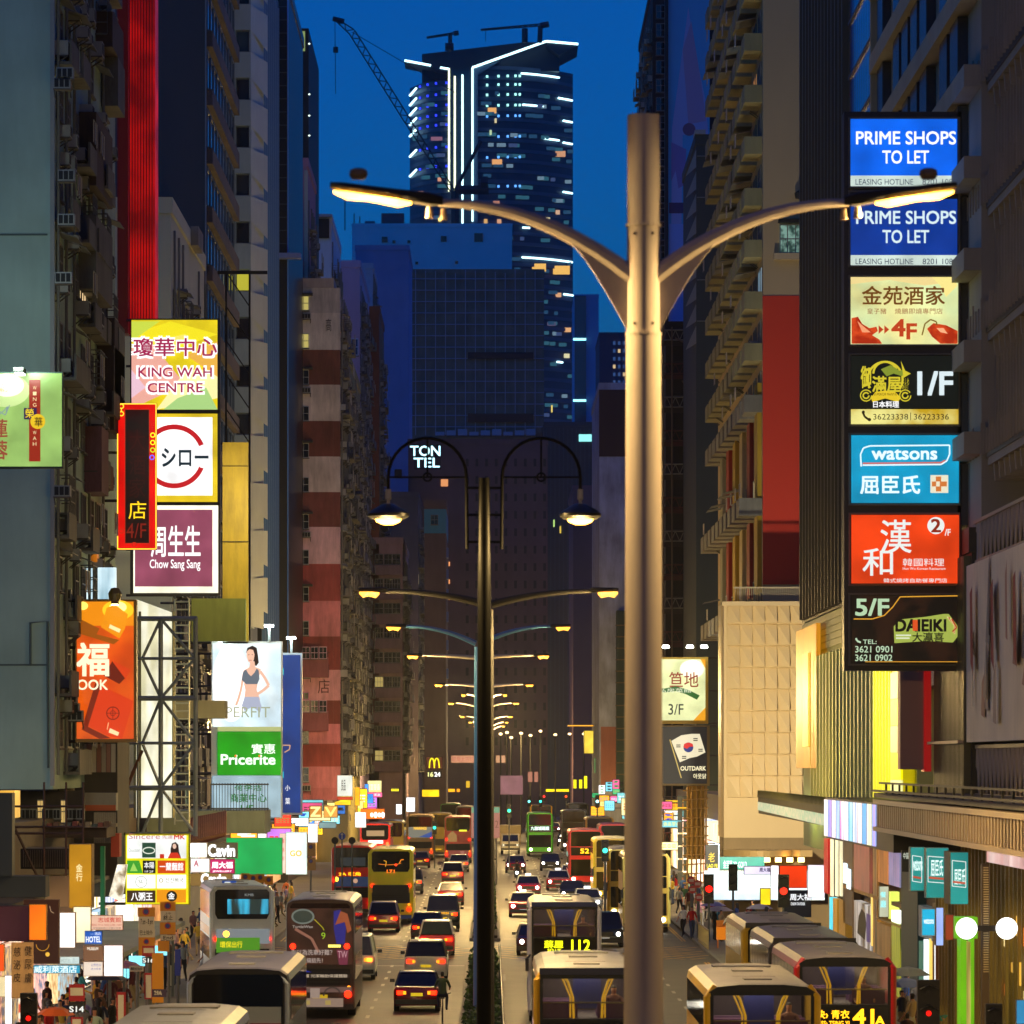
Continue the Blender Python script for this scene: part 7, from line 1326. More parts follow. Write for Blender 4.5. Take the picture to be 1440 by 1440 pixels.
f_.poly([(.5, 3.9), (.75, 3.95), (.85, 3.6), (.95, 3.3), (.9, 2.7), (.6, 2.7), (.5, 3.3)], E('#2c2c90', .5)); f_.poly([(.55, 3.4), (.75, 3.9), (1.0, 3.8), (1.15, 3.2), (1.0, 3.1), (.9, 3.5)], E('#b05c38', .5)); f_.line([(-.9, 3.25), (-.3, 2.9), (-.05, 2.4)], .1, E('#9c6a58', .6)); f_.line([(-.2, 3.6), (.1, 3.3), (.15, 3.2)], .03, E('#a8a020', .8))
f_.text('9', .05, 3.12, .2, 2.88, E('#90b828', .9), .0); f_.rect(.3, 2.68, .75, 2.58, E('#f0e060', 1.8), 'lit_strip'); f_.disc(-.98, 2.62, .1, E('#ff1404', 6), 'tail_light'); f_.disc(.98, 2.62, .1, E('#ff1404', 6), 'tail_light')
f_.text('你以為洗車好難？', -1.05, 2.5, .45, 2.3, E('#b8a8a0', .7), .01); f_.text('話咁易搞掂先！', -1.02, 2.2, .1, 2.02, E('#b8a8a0', .7), .01); f_.poly([(.6, 2.5), (1.05, 2.5), (1.0, 1.95), (.7, 1.95)], E('#7a3048', .6)); f_.text('TW', .65, 2.45, 1.0, 2.2, E('#d0a0a8', .7))
f_.rect(-1.15, 1.62, 1.15, 1.48, E('#241814', .5)); f_.text('全面呵護 光潔輪胎保護體驗', -1.05, 1.61, 1.0, 1.49, E('#c8b8a0', .7), .01); f_.poly([(-.9, 1.9), (-.3, 1.68), (-1.1, 1.7)], E('#1828a0', .7))
f_.rect(-1.15, 1.15, 1.15, .95, E('#7c6058', .5)); f_.rect(-.35, 1.1, .0, .75, E('#a89488', .6)); f_.ring(.45, .82, .28, .34, E('#4a3c38', .4), 0, 180); f_.rect(-1.1, .74, .85, .42, E('#a08878', .55)); f_.rect(-.6, .66, -.35, .5, E('#b8a058', .6)); f_.rect(.2, .66, .4, .5, E('#b8a058', .6)); f_.disc(1.02, .88, .13, E('#ff1404', 6), 'tail_light')
t, f_ = bus('white and blue double decker slewed toward the bus stop with an orange side panel', -10.0, 186, body='#c8ccc8', roof='#7c8c94', near=True, yaw=6, pillar='#e0e4e0', glass='#0c1418', side=('#e89010', '#d8d8c8'))
f_.rect(-1.05, 2.6, 1.1, 2.0, E('#8c9498', .6)); f_.rect(-1.05, 2.25, .7, 1.65, E('#58a028', .6)); f_.text('環保出行', -.9, 2.1, .0, 1.85, E('#f0e020', .9), .02); f_.disc(-.65, 2.4, .12, E('#ffb020', 6), 'indicator'); f_.rect(-.6, 3.8, 1.05, 3.2, EB('#38b8e0', '#1c1408', .9, 2.5, False, True), 'lit_saloon'); f_.text('KMB', .1, 4.02, .45, 3.92, E('#a0a8a8', .6))
b = MB(); b.box(-1.262, -1.252, .8, 4.2, 3.0, 3.75); b.build('advert_panel', EB('#f0900c', '#e8a030', .9, 1, False), t, False)
t, f_ = bus('red double decker beside the yellow 171 bus, amber route display and portrait advert', -8.3, 277, body='#d81014', roof='#7c5c5c'); f_.rect(-.7, 3.6, .8, 3.1, E('#30383c', .6)); f_.text('2A 旺角', -.8, 2.72, .5, 2.5, E('#ffb818', 1.8), .03); f_.rect(-1.0, 2.45, 1.1, 1.85, E('#283858', .6)); f_.disc(.2, 2.2, .14, E('#d8a888', .7)); f_.disc(-.95, 2.3, .13, E('#ffa020', 7), 'indicator')
t, f_ = bus('bright yellow double decker with black hexagonal rear window and route 171', -5.75, 266, body='#e8dc08', roof='#c0b878', pillar='#e8dc08'); f_.text('171', -.22, 3.12, .22, 2.92, E('#f07018', 1.6), .03)
f_.line([(-.7, 3.45), (-.2, 3.4), (.3, 3.42), (.6, 3.5)], .04, E('#d07020', 1)); f_.line([(-.3, 3.3), (-.25, 3.6), (-.4, 3.65)], .04, E('#e0a020', 1)); f_.disc(.3, 3.4, .07, E('#ff3010', 3)); f_.line([(.5, 3.5), (.6, 3.7), (.75, 3.7)], .05, E('#e08020', 1.2)); f_.rect(-1.2, .5, 1.2, .3, P('#1c4ca0', .4)); f_.rect(-1.05, 2.25, 1.05, 1.65, P('#0a0a0a', .5))
t, f_ = bus('red double decker further on, white strip sign and two red lamps', -9.4, 376, body='#e81010', roof='#5c3c3c'); f_.rect(-.7, 3.75, .75, 3.3, E('#a08868', .8)); f_.rect(-.55, 2.95, .65, 2.7, E('#e8f8f8', 1.6))
for s in (-1, 1): f_.disc(s*1.0, 2.7, .13, E('#ff3818', 5), 'tail_light')
bus('yellow edged double decker just behind the further red one', -8.6, 392, body='#a88c14', roof='#3c3c30')
t, f_ = bus('pale gold double decker with blue swoosh panel near the dark pole', -6.65, 436, body='#a89058', roof='#8c7850', pillar='#a89058'); f_.rect(-1.1, 3.2, 1.1, 2.2, E('#8a8c80', .6)); f_.text('MANNINGS', -.6, 3.2, .6, 2.95, E('#f0b818', 1.4), .04); f_.poly([(-.1, 2.25), (1.1, 2.8), (1.1, 2.2)], E('#2050a0', .7))
bus('olive double decker close behind the pale gold one', -5.1, 452, body='#6c5c20', roof='#6c6034')
t, f_ = bus('red double decker with house drawing on its back left of the blue pole', -3.0, 425, body='#dc1c10', roof='#a03c24'); f_.poly([(-.95, 2.0), (-.95, 2.6), (-.5, 3.0), (-.1, 2.6), (-.1, 2.0)], E('#a87c48', .7)); f_.rect(.1, 3.1, .8, 2.95, E('#d8e030', 1.6)); f_.rect(-.9, 1.2, 1.0, .6, E('#9c4840', .5)); f_.text('家', .2, 1.15, .6, .8, E('#d0a090', .7))
bus('green backed double decker far up the left carriageway', -4.9, 560, body='#2c7c14', roof='#2c5c20'); bus('black backed double decker far up the left carriageway by the blue pole', -2.7, 520, body='#1c1814', roof='#3c3c38')

def car(label, xc, Y, kind='saloon', face='rear', col='#8c1010', roof=None, plate='#e8c020', name='car', lamp=None, sign=None, grp='cars and taxis', gl='#06080a'):
    roof = roof or col; bp, rp = P(col, .22, 0, .05), P(roof, .25)
    D = {'saloon': (4.6, .86, [(0, .62), (.12, .92), (1.0, 1.0), (3.3, 1.0), (4.4, .85), (4.6, .6)], (.75, 1.45, 2.7, 3.6, 1.46)),
         'suv': (4.5, .92, [(0, .7), (.08, 1.05), (.5, 1.12), (3.3, 1.1), (4.3, .95), (4.5, .6)], (.12, .55, 2.7, 3.5, 1.72)),
         'van': (4.8, .92, [(0, .7), (.06, 1.08), (.4, 1.12), (3.9, 1.1), (4.6, .95), (4.8, .6)], (.10, .28, 3.4, 4.2, 1.92)),
         'cab': (4.4, .86, [(0, .6), (.08, .98), (.4, 1.06), (3.4, 1.02), (4.2, .9), (4.4, .6)], (.10, .45, 2.6, 3.5, 1.68))}[kind]
    L, hw, prof, (g0, g1, g2, g3, top) = D
    if face == 'front':
        prof = [(L-y, z) for y, z in reversed(prof)]; g0, g1, g2, g3 = L-g3, L-g2, L-g1, L-g0
    t = thing(name, label, 'taxi' if name == 'taxi' else ('van' if kind == 'van' else 'car'), (xc, Y, 0), grp)
    rings = []
    for i, (y, z) in enumerate(prof):
        w = hw-(.10 if i in (0, len(prof)-1) else 0); rings.append([(-w+.03, y, .24), (-w, y, .5), (-w, y, z-.12), (-w+.08, y, z), (w-.08, y, z), (w, y, z-.12), (w, y, .5), (w-.03, y, .24)])
    b = MB(); b.loft(rings); b.build('body', bp, t, False, smooth='auto')
    zb = 1.04 if kind != 'saloon' else .97; w0, w1 = hw-.07, hw-.22
    A = [(-w0, g0, zb), (w0, g0, zb), (w0, g3, zb), (-w0, g3, zb)]; B = [(-w1, g1, top-.06), (w1, g1, top-.06), (w1, g2, top-.06), (-w1, g2, top-.06)]
    b = MB(); b.add(A+B, [(0, 1, 5, 4), (1, 2, 6, 5), (2, 3, 7, 6), (3, 0, 4, 7)]); b.build('window', P(gl, .2), t, False)
    b = MB(); C = [(x*1.03, y+(-.03 if y == g1 else .03), z+.01) for x, y, z in B]; Dd = [(x*.9, y+(.08 if y == g1 else -.08), top) for x, y, z in B]
    b.loft([C, Dd]); b.build('roof', rp, t, False)
    b = MB()
    for i in range(4): b.tube([tuple(Vector(A[i])*1.0+Vector((.01 if A[i][0] > 0 else -.01, 0, 0))), tuple(Vector(B[i])+Vector((.02 if B[i][0] > 0 else -.02, 0, 0)))], .045, 6)
    for s in (-1, 1): b.tube([(s*(w0+.005), (g0+g3)/2, zb), (s*(w1+.015), (g1+g2)/2, top-.05)], .04, 6)
    b.build('pillar', rp, t, False)
    for s in (-1, 1):
        for y in (.85, L-.9): wheelat(t, s*(hw-.10), y, .31, .65)
        ym = g3-.35 if face == 'rear' else g0+.35
        b = MB(); b.box(s*(hw+.12)-.09, s*(hw+.12)+.09, ym-.05, ym+.05, zb, zb+.13); b.build('mirror', P('#101010', .4), t, False)
    f_ = lface(t, 0.0); zt = prof[1][1]
    if face == 'rear':
        for s in (-1, 1): f_.rect(s*(hw-.34), zt-.12, s*(hw-.12), zt-.27, E(lamp or '#ff1a04', 5), 'tail_light'); f_.rect(s*(hw-.46), zt-.13, s*(hw-.35), zt-.26, E('#ff9018', 2.2), 'indicator')
        f_.rect(-.22, .72, .22, .6, E(plate, .7), 'number_plate')
    else:
        for s in (-1, 1): f_.disc(s*(hw-.26), .68, .10, E('#fff8e8', 14), 'headlight')
        f_.rect(-.4, .78, .4, .58, P('#0c0c0c', .4), 'grille'); f_.rect(-.22, .5, .22, .4, E('#e8e8e0', .5), 'number_plate')
    b = MB(); b.box(-hw+.06, hw-.06, -.06, .05, .3, .47); b.build('bumper', P('#161616', .5) if kind != 'suv' else bp, t, False)
    if sign: b = MB(); b.box(-.2, .2, (g1+g2)/2-.08, (g1+g2)/2+.08, top+.002, top+.14); b.build('roof_sign', E(sign, 2.5), t, False)
    return t, f_
car('nearest dark red taxi saloon, tail lights lit, beside the cyclist', -2.75, 172, 'saloon', 'rear', '#5c0a10', '#1c2444', name='taxi', grp='taxis'); 
car('silver white suv with a full width red tail light bar behind the first taxi', -2.75, 196, 'suv', 'rear', '#b8b8ac', '#302c2c')
car('taxi with white tailgate and green reflections painted into its window', -2.6, 222, 'cab', 'rear', '#a8141c', '#b8b0a0', name='taxi', grp='taxis', gl='#2c3420')  # the reflected green is put into the glass colour
car('dark red roofed saloon just ahead of the green windowed taxi', -3.3, 240, 'saloon', 'rear', '#4a1018', '#2c2c48')
t, f_ = car('black people carrier with amber lettering on its back', -2.65, 256, 'van', 'rear', '#16181a', '#101214'); [f_.rect(-.1+.09*j, 1.0, -.04+.09*j, .9, E('#e8a018', 1.2), 'mark') for j in range(5)]
car('red and silver london style taxi with a bright yellow plate below the 171 bus', -5.85, 252, 'cab', 'rear', '#9c0c14', '#a8a49c', name='taxi', grp='taxis')
car('white van mostly hidden right of the brown advert bus', -5.85, 197, 'van', 'rear', '#c0c8c0', '#b8c0b8', lamp='#ff6a18', name='parked_van', grp='vans')
car('small black car right of the yellow 171 bus', -6.1+.4, 326, 'suv', 'rear', '#101214', '#101214')
car('red taxi facing us left of route 112', 1.95, 277, 'saloon', 'front', '#8c0c14', '#a0a098', name='taxi', grp='taxis', sign='#fff0d0')
car('dark taxi hidden behind the left side of route 112', 2.1, 222, 'saloon', 'front', '#3c1c10', '#787468', name='taxi', grp='taxis')
car('red taxi with glaring headlights behind the first facing taxi', 2.6, 318, 'saloon', 'front', '#7c1018', '#a8b0b0', name='taxi', grp='taxis', sign='#fff0d0')
car('red taxi with a lit roof sign in the middle right lane', 4.9, 334, 'saloon', 'front', '#a01018', '#b0b4b0', name='taxi', grp='taxis', sign='#ffffff')
car('taxi farthest of the three lit roof signs', 6.2, 352, 'saloon', 'front', '#6c1420', '#8890a0', name='taxi', grp='taxis', sign='#f0e8ff')
car('black saloon in the middle right lane above route 112', 5.4, 304, 'saloon', 'front', '#0c0e14', '#10141c')
car('white roofed car tucked close above route 112', 6.0, 285, 'saloon', 'front', '#707888', '#8890a0', sign='#ffffff')
car('dark blue car with strong white headlights right of route 112', 5.75, 232, 'suv', 'front', '#0c1420', '#0c1420')
for i, (x, Y, k_, f, cl_, ab) in enumerate(((-2.6, 300, 'saloon', 'rear', '#7c1018', 'beyond the black people carrier'), (-2.9, 352, 'cab', 'rear', '#98141c', 'left lane beside the dark pole, level with the white strip bus'), (-6.4, 352, 'saloon', 'rear', '#2c3038', 'ahead of the small black car'), (-9.4, 410, 'van', 'rear', '#a8a8a0', 'kerb lane past the further red bus'), (-2.7, 392, 'saloon', 'rear', '#888c90', 'just behind the house drawing bus'), (-6.2, 405, 'saloon', 'rear', '#541014', 'just behind the pale gold bus'),
        (-9.2, 470, 'saloon', 'rear', '#303030', 'kerb lane far up by the orange fascia'), (-3.0, 490, 'cab', 'rear', '#8c1018', 'far up past the house drawing bus'), (2.1, 388, 'saloon', 'front', '#7c1018', 'facing us before the box truck'), (5.1, 395, 'saloon', 'front', '#202428', 'facing us before the green bus'), (8.4, 395, 'van', 'front', '#a0a098', 'facing us in the right queue behind the red bus'), (2.0, 505, 'saloon', 'front', '#5c1014', 'facing us behind the box truck'),
        (8.2, 510, 'saloon', 'front', '#383c40', 'facing us far up right of the green bus'), (2.2, 560, 'saloon', 'front', '#707478', 'facing us at the far end near the median'), (5.4, 590, 'van', 'front', '#b0b0a8', 'facing us at the far end, middle lane'), (8.2, 600, 'saloon', 'front', '#601418', 'facing us at the far end, kerb lane'), (-5.6, 600, 'saloon', 'rear', '#801418', 'driving away at the far end'), (-8.8, 590, 'saloon', 'rear', '#404448', 'driving away at the far end, kerb side'))):
    car('%s %s %s' % ({'#7c1018': 'red', '#98141c': 'red', '#2c3038': 'dark', '#a8a8a0': 'pale', '#888c90': 'silver', '#541014': 'maroon', '#303030': 'black', '#8c1018': 'red', '#202428': 'black', '#a0a098': 'pale', '#5c1014': 'maroon', '#383c40': 'grey', '#707478': 'silver', '#b0b0a8': 'white', '#601418': 'dark red', '#801418': 'red', '#404448': 'grey'}[cl_], {'saloon': 'saloon', 'cab': 'upright taxi', 'van': 'van'}[k_], ab), x, Y, k_, f, cl_, '#b4b0a4' if cl_ in ('#7c1018', '#98141c', '#541014', '#8c1018', '#5c1014', '#601418', '#801418') else None)
# truck
t = thing('box_truck', 'small cream box truck facing us right of the dark pole', 'truck', (2.0, 468, 0)); bp = P('#c8b488', .4, 0, .2)
b = MB(); b.box(-1.05, 1.05, 1.6, 6, .9, 2.9); b.build('cargo_box', P('#b8a478', .6, 0, .2), t, False)
b = MB(); b.loft([[(-.9, y, .4), (.9, y, .4), (.9, y, z), (-.9, y, z)] for y, z in ((0, 1.1), (.12, 1.25), (.5, 2.0), (1.5, 2.05))]); b.build('cab', P('#d8d0b8', .3), t, False)
f_ = lface(t, 0); b = MB(); b.quad((-.8, .13, 1.3), (.8, .13, 1.3), (.75, .45, 1.92), (-.75, .45, 1.92)); b.build('windscreen', GL('#141c3c', .05), t, False); f_.rect(-.85, 1.0, .85, .85, P('#1c1814', .5), 'grille'); f_.rect(-.9, .6, .9, .45, P('#302c28', .5), 'bumper')
for s in (-1, 1):
    f_.disc(s*.7, .92, .1, E('#e8e0c8', 1.5), 'headlight')
    for y in (.9, 4.8): wheelat(t, s*.85, y, .4, .7)

# ------------------------------------------------------------------ people
def human(pose, seed):
    r = random.Random(seed); V = {}; 
    st = {'stand': (0, 0, .05, -.05), 'walk': (.28, -.28, -.18, .2), 'stride': (-.32, .3, .25, -.2), 'arms': (.02, -.05, .22, .25)}.get(pose, (0, 0, 0, 0))
    sit = pose == 'ride'
    hip = .95; J = [('pelvis', (0, 0, hip), (.15, .11)), ('waist', (0, .0, 1.08), (.14, .10)), ('chest', (0, .01, 1.30), (.17, .115)), ('sh', (0, .01, 1.43), (.13, .085)), ('neck', (0, 0, 1.50), (.055, .055)), ('chin', (0, -.015, 1.565), (.062, .075)), ('head', (0, 0, 1.65), (.078, .10)), ('crown', (0, .01, 1.73), (.062, .08))]
    E_ = [('pelvis', 'waist'), ('waist', 'chest'), ('chest', 'sh'), ('sh', 'neck'), ('neck', 'chin'), ('chin', 'head'), ('head', 'crown')]
    for s, n, sw, aw in ((-1, 'l', st[0], st[2]), (1, 'r', st[1], st[3])):
        x = s*.095
        if sit: kn = (s*.16, -.42, .86); an = (s*.14, -.30 if s > 0 else -.25, .48 if s > 0 else .38); toe = (s*.15, -.42, an[2]-.03)
        else: kn = (x*1.05, -abs(sw)*.35-sw*.35-.02, .50); an = (x*1.1, -sw*1.0+.02, .09+abs(max(0, -sw))*.2); toe = (x*1.25, an[1]-.16, an[2]-.05)
        J += [(n+'hip', (x, 0, hip-.07), (.095, .10)), (n+'thigh', tuple((a+b_)/2 for a, b_ in zip((x, 0, hip-.07), kn)), (.082, .085)), (n+'knee', kn, (.058, .06)), (n+'calf', tuple(a*.6+b_*.4 for a, b_ in zip(kn, an)), (.056, .06)), (n+'ankle', an, (.038, .04)), (n+'toe', toe, (.042, .03))]
        E_ += [('pelvis', n+'hip'), (n+'hip', n+'thigh'), (n+'thigh', n+'knee'), (n+'knee', n+'calf'), (n+'calf', n+'ankle'), (n+'ankle', n+'toe')]
        if sit: el = (s*.27, -.18, 1.16); ha = (s*.25, -.42, 1.08)
        elif pose == 'arms': el = (s*.25, -.10, 1.15); ha = (s*.12, -.33, 1.25)
        else: el = (s*.245, .03-aw*.25, 1.14); ha = (s*.25, -.06-aw*.9, .90)
        J += [(n+'sh', (s*.175, .01, 1.40), (.062, .062)), (n+'el', el, (.042, .045)), (n+'wr', ha, (.028, .028))]
        d = (Vector(ha)-Vector(el)).normalized(); pm = Vector(ha)+d*.07; J.append((n+'palm', tuple(pm), (.042, .022)))
        E_ += [('sh', n+'sh'), (n+'sh', n+'el'), (n+'el', n+'wr'), (n+'wr', n+'palm')]
        for q in range(4): tip = pm+d*(.075-.008*abs(q-1.5))+Vector((0, (q-1.5)*.019, 0)); J.append((n+'f%d' % q, tuple(tip), (.009, .009))); E_.append((n+'palm', n+'f%d' % q))
        th = Vector(ha)+d*.04+Vector((-s*.01, -.055, 0)); J.append((n+'th', tuple(th), (.010, .010))); E_.append((n+'wr', n+'th'))
    me = bpy.data.meshes.new('person'); ix = {j[0]: i for i, j in enumerate(J)}
    me.from_pydata([j[1] for j in J], [(ix[a], ix[b_]) for a, b_ in E_], [])
    o = bpy.data.objects.new('person', me); COL.objects.link(o); md = o.modifiers.new('s', 'SKIN'); o.modifiers.new('u', 'SUBSURF').levels = 1
    for i, j in enumerate(J): me.skin_vertices[0].data[i].radius = j[2]
    me.skin_vertices[0].data[0].use_root = True
    dg = bpy.context.evaluated_depsgraph_get(); m2 = bpy.data.meshes.new_from_object(o.evaluated_get(dg)); bpy.data.objects.remove(o)
    m2.name = 'person'
    for m in (P('#b07c5c', .6), P('#303030', .9), P('#181c24', .9), P('#120e0c', .8), P('#18120f', .7)): m2.materials.append(m)
    for p in m2.polygons:
        c = p.center; arm = abs(c.x) > .205
        if c.z > 1.66 or (c.z > 1.54 and c.y > .015): k = 4
        elif c.z > 1.485: k = 0
        elif arm and (c.z < 1.12 or (pose in ('arms', 'ride') and c.y < -.16)): k = 0
        elif c.z > .98: k = 1
        elif c.z < .10 or (sit and c.z < .45 and c.y < -.3): k = 3
        else: k = 2
        p.material_index = k; p.use_smooth = True
    return m2
HM = [human('stand', 1), human('walk', 2), human('stride', 3), human('arms', 4), human('walk', 5)]; RIDE = human('ride', 6)
hb_ = MB(); hb_.lathe([(0, .14), (.06, .13), (.092, .07), (.10, 0), (.09, -.12), (.07, -.26), (0, -.28)], (0, .045, 1.64), 10); LONGH = hb_.mesh('long_hair', P('#1a120e', .6))
SH = [('white', '#c8c8c0'), ('black', '#101012'), ('navy', '#182440'), ('grey', '#6a6c70'), ('red', '#b01818'), ('pale green', '#a8c0a8'), ('beige', '#a89470'), ('blue', '#2c5090'), ('maroon', '#4a1420'), ('striped grey', '#888880'), ('yellow', '#c0a030'), ('pink', '#c08890')]
TR = [('black trousers', '#101014'), ('blue jeans', '#26385c'), ('grey trousers', '#4c4c50'), ('khaki shorts', '#7c6c4c'), ('dark skirt', '#1c1820')]
SH += [('olive', '#5a5c30'), ('orange', '#c86420'), ('lilac', '#8c7cb0'), ('turquoise', '#2c9090'), ('brown', '#5c3c28'), ('cream', '#c8bc98'), ('checked', '#7c5c58'), ('dark green', '#1c4028')]
TR += [('white shorts', '#b8b8b0'), ('beige trousers', '#8c7c60')]
seen = {}
def person(x, Y, where, sh=None, tr=None, rz=None, hair=None, pose=None, z=.13, extra=''):
    r = R; sh = sh or r.choice(SH); tr = tr or r.choice(TR); me = HM[r.randrange(5) if pose is None else pose]; hl = r.random() < .35 if hair is None else hair
    lb = '%s top, %s%s, %s' % (sh[0], tr[0], ', long hair' if hl else '', where)+extra
    n = seen.get(lb, 0); seen[lb] = n+1
    lb = ('person in ', 'second person in ', 'third person in ', 'fourth person in ', 'fifth person in ', 'sixth person in ', 'seventh person in ', 'eighth person in ')[min(n, 7)]+lb
    t = thing('person', lb, 'person', (x, Y, z), 'people on the pavements', r.uniform(-PI, PI) if rz is None else rz); s = r.uniform(.93, 1.05); t.scale = (s, s, s)
    o = bpy.data.objects.new('body', me); COL.objects.link(o); o.parent = t
    for i, m in ((1, P(sh[1], .9)), (2, P(tr[1], .9))): o.material_slots[i].link = 'OBJECT'; o.material_slots[i].material = m
    if hl: h = bpy.data.objects.new('hair', LONGH); COL.objects.link(h); h.parent = t
    return t
person(X(140, 146), 146, 'beside the red bus stop flag S14', SH[2], TR[0], 0, False, 0)
person(X(117, 141), 141, 'left of the fair haired one', SH[3], TR[2], .3, False, 0)
person(X(133, 139), 139, 'by the S14 flag', SH[5], TR[1], .1, True, 0)
person(X(57, 136), 136, 'under the cloth banner', SH[0], TR[0], 2.6, False, 1)
person(X(18, 128), 128, 'at the lower left corner facing us', SH[3], TR[0], 0.1+PI*0, False, 0)
person(X(158, 147), 147, 'by the red bus stop post, arm down', SH[1], TR[0], 1.2, False, 1)
for k in range(120):
    Y = 132+(k**1.25)*.42; person(R.uniform(-15.4, -11.9), Y, 'left pavement ' + ('near the bus flags' if Y < 165 else 'by the bus shelter' if Y < 205 else 'before the green hoarding' if Y < 240 else 'by the far shops'))
person(X(973, 240), 240, 'walking away by the metal barrier', SH[4], TR[1], .2, False, 1)
person(X(961, 243), 243, 'left of the one in red', SH[0], TR[0], -.5, True, 2)
person(X(1014, 236), 236, 'next to the orange barrier box', SH[6], TR[3], .9, False, 3)
person(X(1005, 238), 238, 'behind the orange barrier box', SH[1], TR[0], 2, True, 0)
for k in range(48):
    Y = 205+k*2.3; person(R.uniform(11.2, 14.3), Y, 'right pavement ' + ('before the ribbed mall' if Y < 232 else 'near the crossing' if Y < 262 else 'beyond the bamboo'))
for x, Y, u, w_ in ((6.75, 104.6, 2.15, 'seated upstairs at the right in the nearest gold pillared bus'), (3.0, 112.6, 2.15, 'seated upstairs in the bus beneath route 112'), (9.6, 119.1, 2.1, 'seated upstairs in the red bus marked 41A'), (3.3, 165.1, 2.1, 'seated upstairs in the route 112 bus')):
    p_ = thing('person', 'passenger '+w_, 'person', (x, Y, u), 'bus passengers'); o = bpy.data.objects.new('body', RIDE); COL.objects.link(o); o.parent = p_
    for i, m in ((1, P('#6c4838', .9)), (2, P('#1c2438', .9))): o.material_slots[i].link = 'OBJECT'; o.material_slots[i].material = m
person(X(1345, 118), 118, 'bald, passing the green doorway', SH[0], TR[2], .8, False, 1)
person(X(1352, 113), 113, 'in front of the bald one', SH[1], TR[0], .2, True, 0)
for k in range(16):
    Y = 121+k*3.1; person(X(1262+(k*37) % 52, Y), Y, 'right crowd ' + ('by the red bus' if k < 8 else 'by the grey umbrella'))
for i in range(9): person(R.uniform(11.0, 13.5), 170+i*5, 'right pavement by the screen')
# umbrellas
def umbrella(label, px, py, Y, c, r=.55):
    t = thing('umbrella', label, 'umbrella', (X(px, Y), Y, Z(py, Y)-.3)); b = MB(); n = 8; ap = (X(px, Y), Y, Z(py, Y)+.22)
    for k in range(n):
        a0, a1 = 2*PI*k/n, 2*PI*(k+1)/n; p = lambda a, q, z: (X(px, Y)+r*q*math.cos(a), Y+r*q*math.sin(a), Z(py, Y)+z)
        b.add([ap, p(a0, .55, .15), p(a1, .55, .15), p(a0, 1, -.03), p(a1, 1, -.03)], [(0, 1, 2), (1, 3, 4, 2)])
    b.build('canopy', P(c, .6), t); b = MB(); b.tube([ap, (ap[0], ap[1], ap[2]-.95)], .012, 6); b.build('shaft', P('#4a4a4a', .4), t)
umbrella('bright orange umbrella low over the left crowd', 78, 1426, 137, '#e06808', .62)
umbrella('pale pink umbrella under the guesthouse board', 178, 1360, 150, '#c08088'); umbrella('dark umbrella left of the pale pink one', 150, 1376, 146, '#302c28', .7)
umbrella('grey umbrella over the right crowd beside the red bus', 1276, 1370, 128, '#6c7468', .65); umbrella('blue grey umbrella below the grey one', 1273, 1386, 124, '#5c6c88', .55)
umbrella('cream umbrella at the right crossing', 1010, 1280, 238, '#c8b8a0', .8); umbrella('white umbrella by the yellow emblem', 1068, 1277, 236, '#c8c8c8', .7); umbrella('lilac umbrella behind the cream one', 1003, 1273, 246, '#8c84a8', .7)
# cyclists
def cycle(label, xc, Y, motor=False, rider='#2c3c24', face=1):
    t = thing('motorcycle' if motor else 'bicycle', label, 'motorcycle' if motor else 'bicycle', (xc, Y, 0), None, 0 if face > 0 else PI); b = MB(); n = 18
    for y in (-.55, .55): b.tube([(0, y+.33*math.cos(2*PI*k/n), .34+.33*math.sin(2*PI*k/n)) for k in range(n+1)], .05 if motor else .02, 6)
    b.build('wheel', TYRE, t, False); b = MB()
    fr = [((0, .55, .34), (0, .2, .85)), ((0, .2, .85), (0, -.4, .88)), ((0, -.55, .34), (0, -.38, 1.0)), ((0, 0, .35), (0, .2, .85)), ((0, 0, .35), (0, -.4, .85)), ((0, .55, .34), (0, 0, .35))]
    for a, c in fr: b.tube([a, c], .06 if motor else .018, 6)
    b.tube([(-.3, -.36, 1.05), (0, -.38, 1.0), (.3, -.36, 1.05)], .015, 6); b.box(-.08, .08, .1, .36, .88, .93)
    if motor: b.box(-.15, .15, -.25, .4, .55, .85); b.box(-.18, .18, -.6, -.45, .7, 1.1)
    b.build('frame', P('#141414', .4), t, False)
    p = thing('person', 'cyclist in leaf patterned shirt riding away beside the first taxi' if not motor else ('helmeted motorcycle rider right of route 112' if Y < 300 else 'helmeted motorcycle rider far up near the taxis'), 'person', (xc, Y+(.15 if face > 0 else -.15), .12), None, PI if face < 0 and False else (0 if face < 0 else PI)*0 + (0 if face > 0 else PI))
    o = bpy.data.objects.new('body', RIDE); COL.objects.link(o); o.parent = p
    for i, m in ((1, P(rider, .9, 0, .6, 6)), (2, P('#1c2438', .9))): o.material_slots[i].link = 'OBJECT'; o.material_slots[i].material = m
    if motor:
        h = MB(); h.lathe([(0, .16), (.1, .13), (.14, .03), (.13, -.08), (0, -.1)], (0, 0, 1.65), 12); h.build('helmet', P('#202024', .2), p, False); f = lface(t, -.62); f.disc(0, .9, .1, E('#f4fbff', 12), 'headlight')
# (a bicycle pointing away from us is turned by pi so its bars are ahead)
def turn(o): pass
cycle('bicycle with upright bars beside the first taxi', -1.72, 165, rider='#3c5030', face=-1)
for o in list(COL.objects):
    if o.get('label', '').startswith('cyclist'): o['label'] = 'cyclist in leaf patterned shirt riding away beside the first taxi'; o.rotation_euler = (0, 0, PI)
cycle('motorcycle with its headlight on right of route 112', 6.5, 214, True, '#4a3a30', 1)
cycle('motorcycle with its headlight on far up near the taxis', 2.0, 352, True, '#2c2c2c', 1)

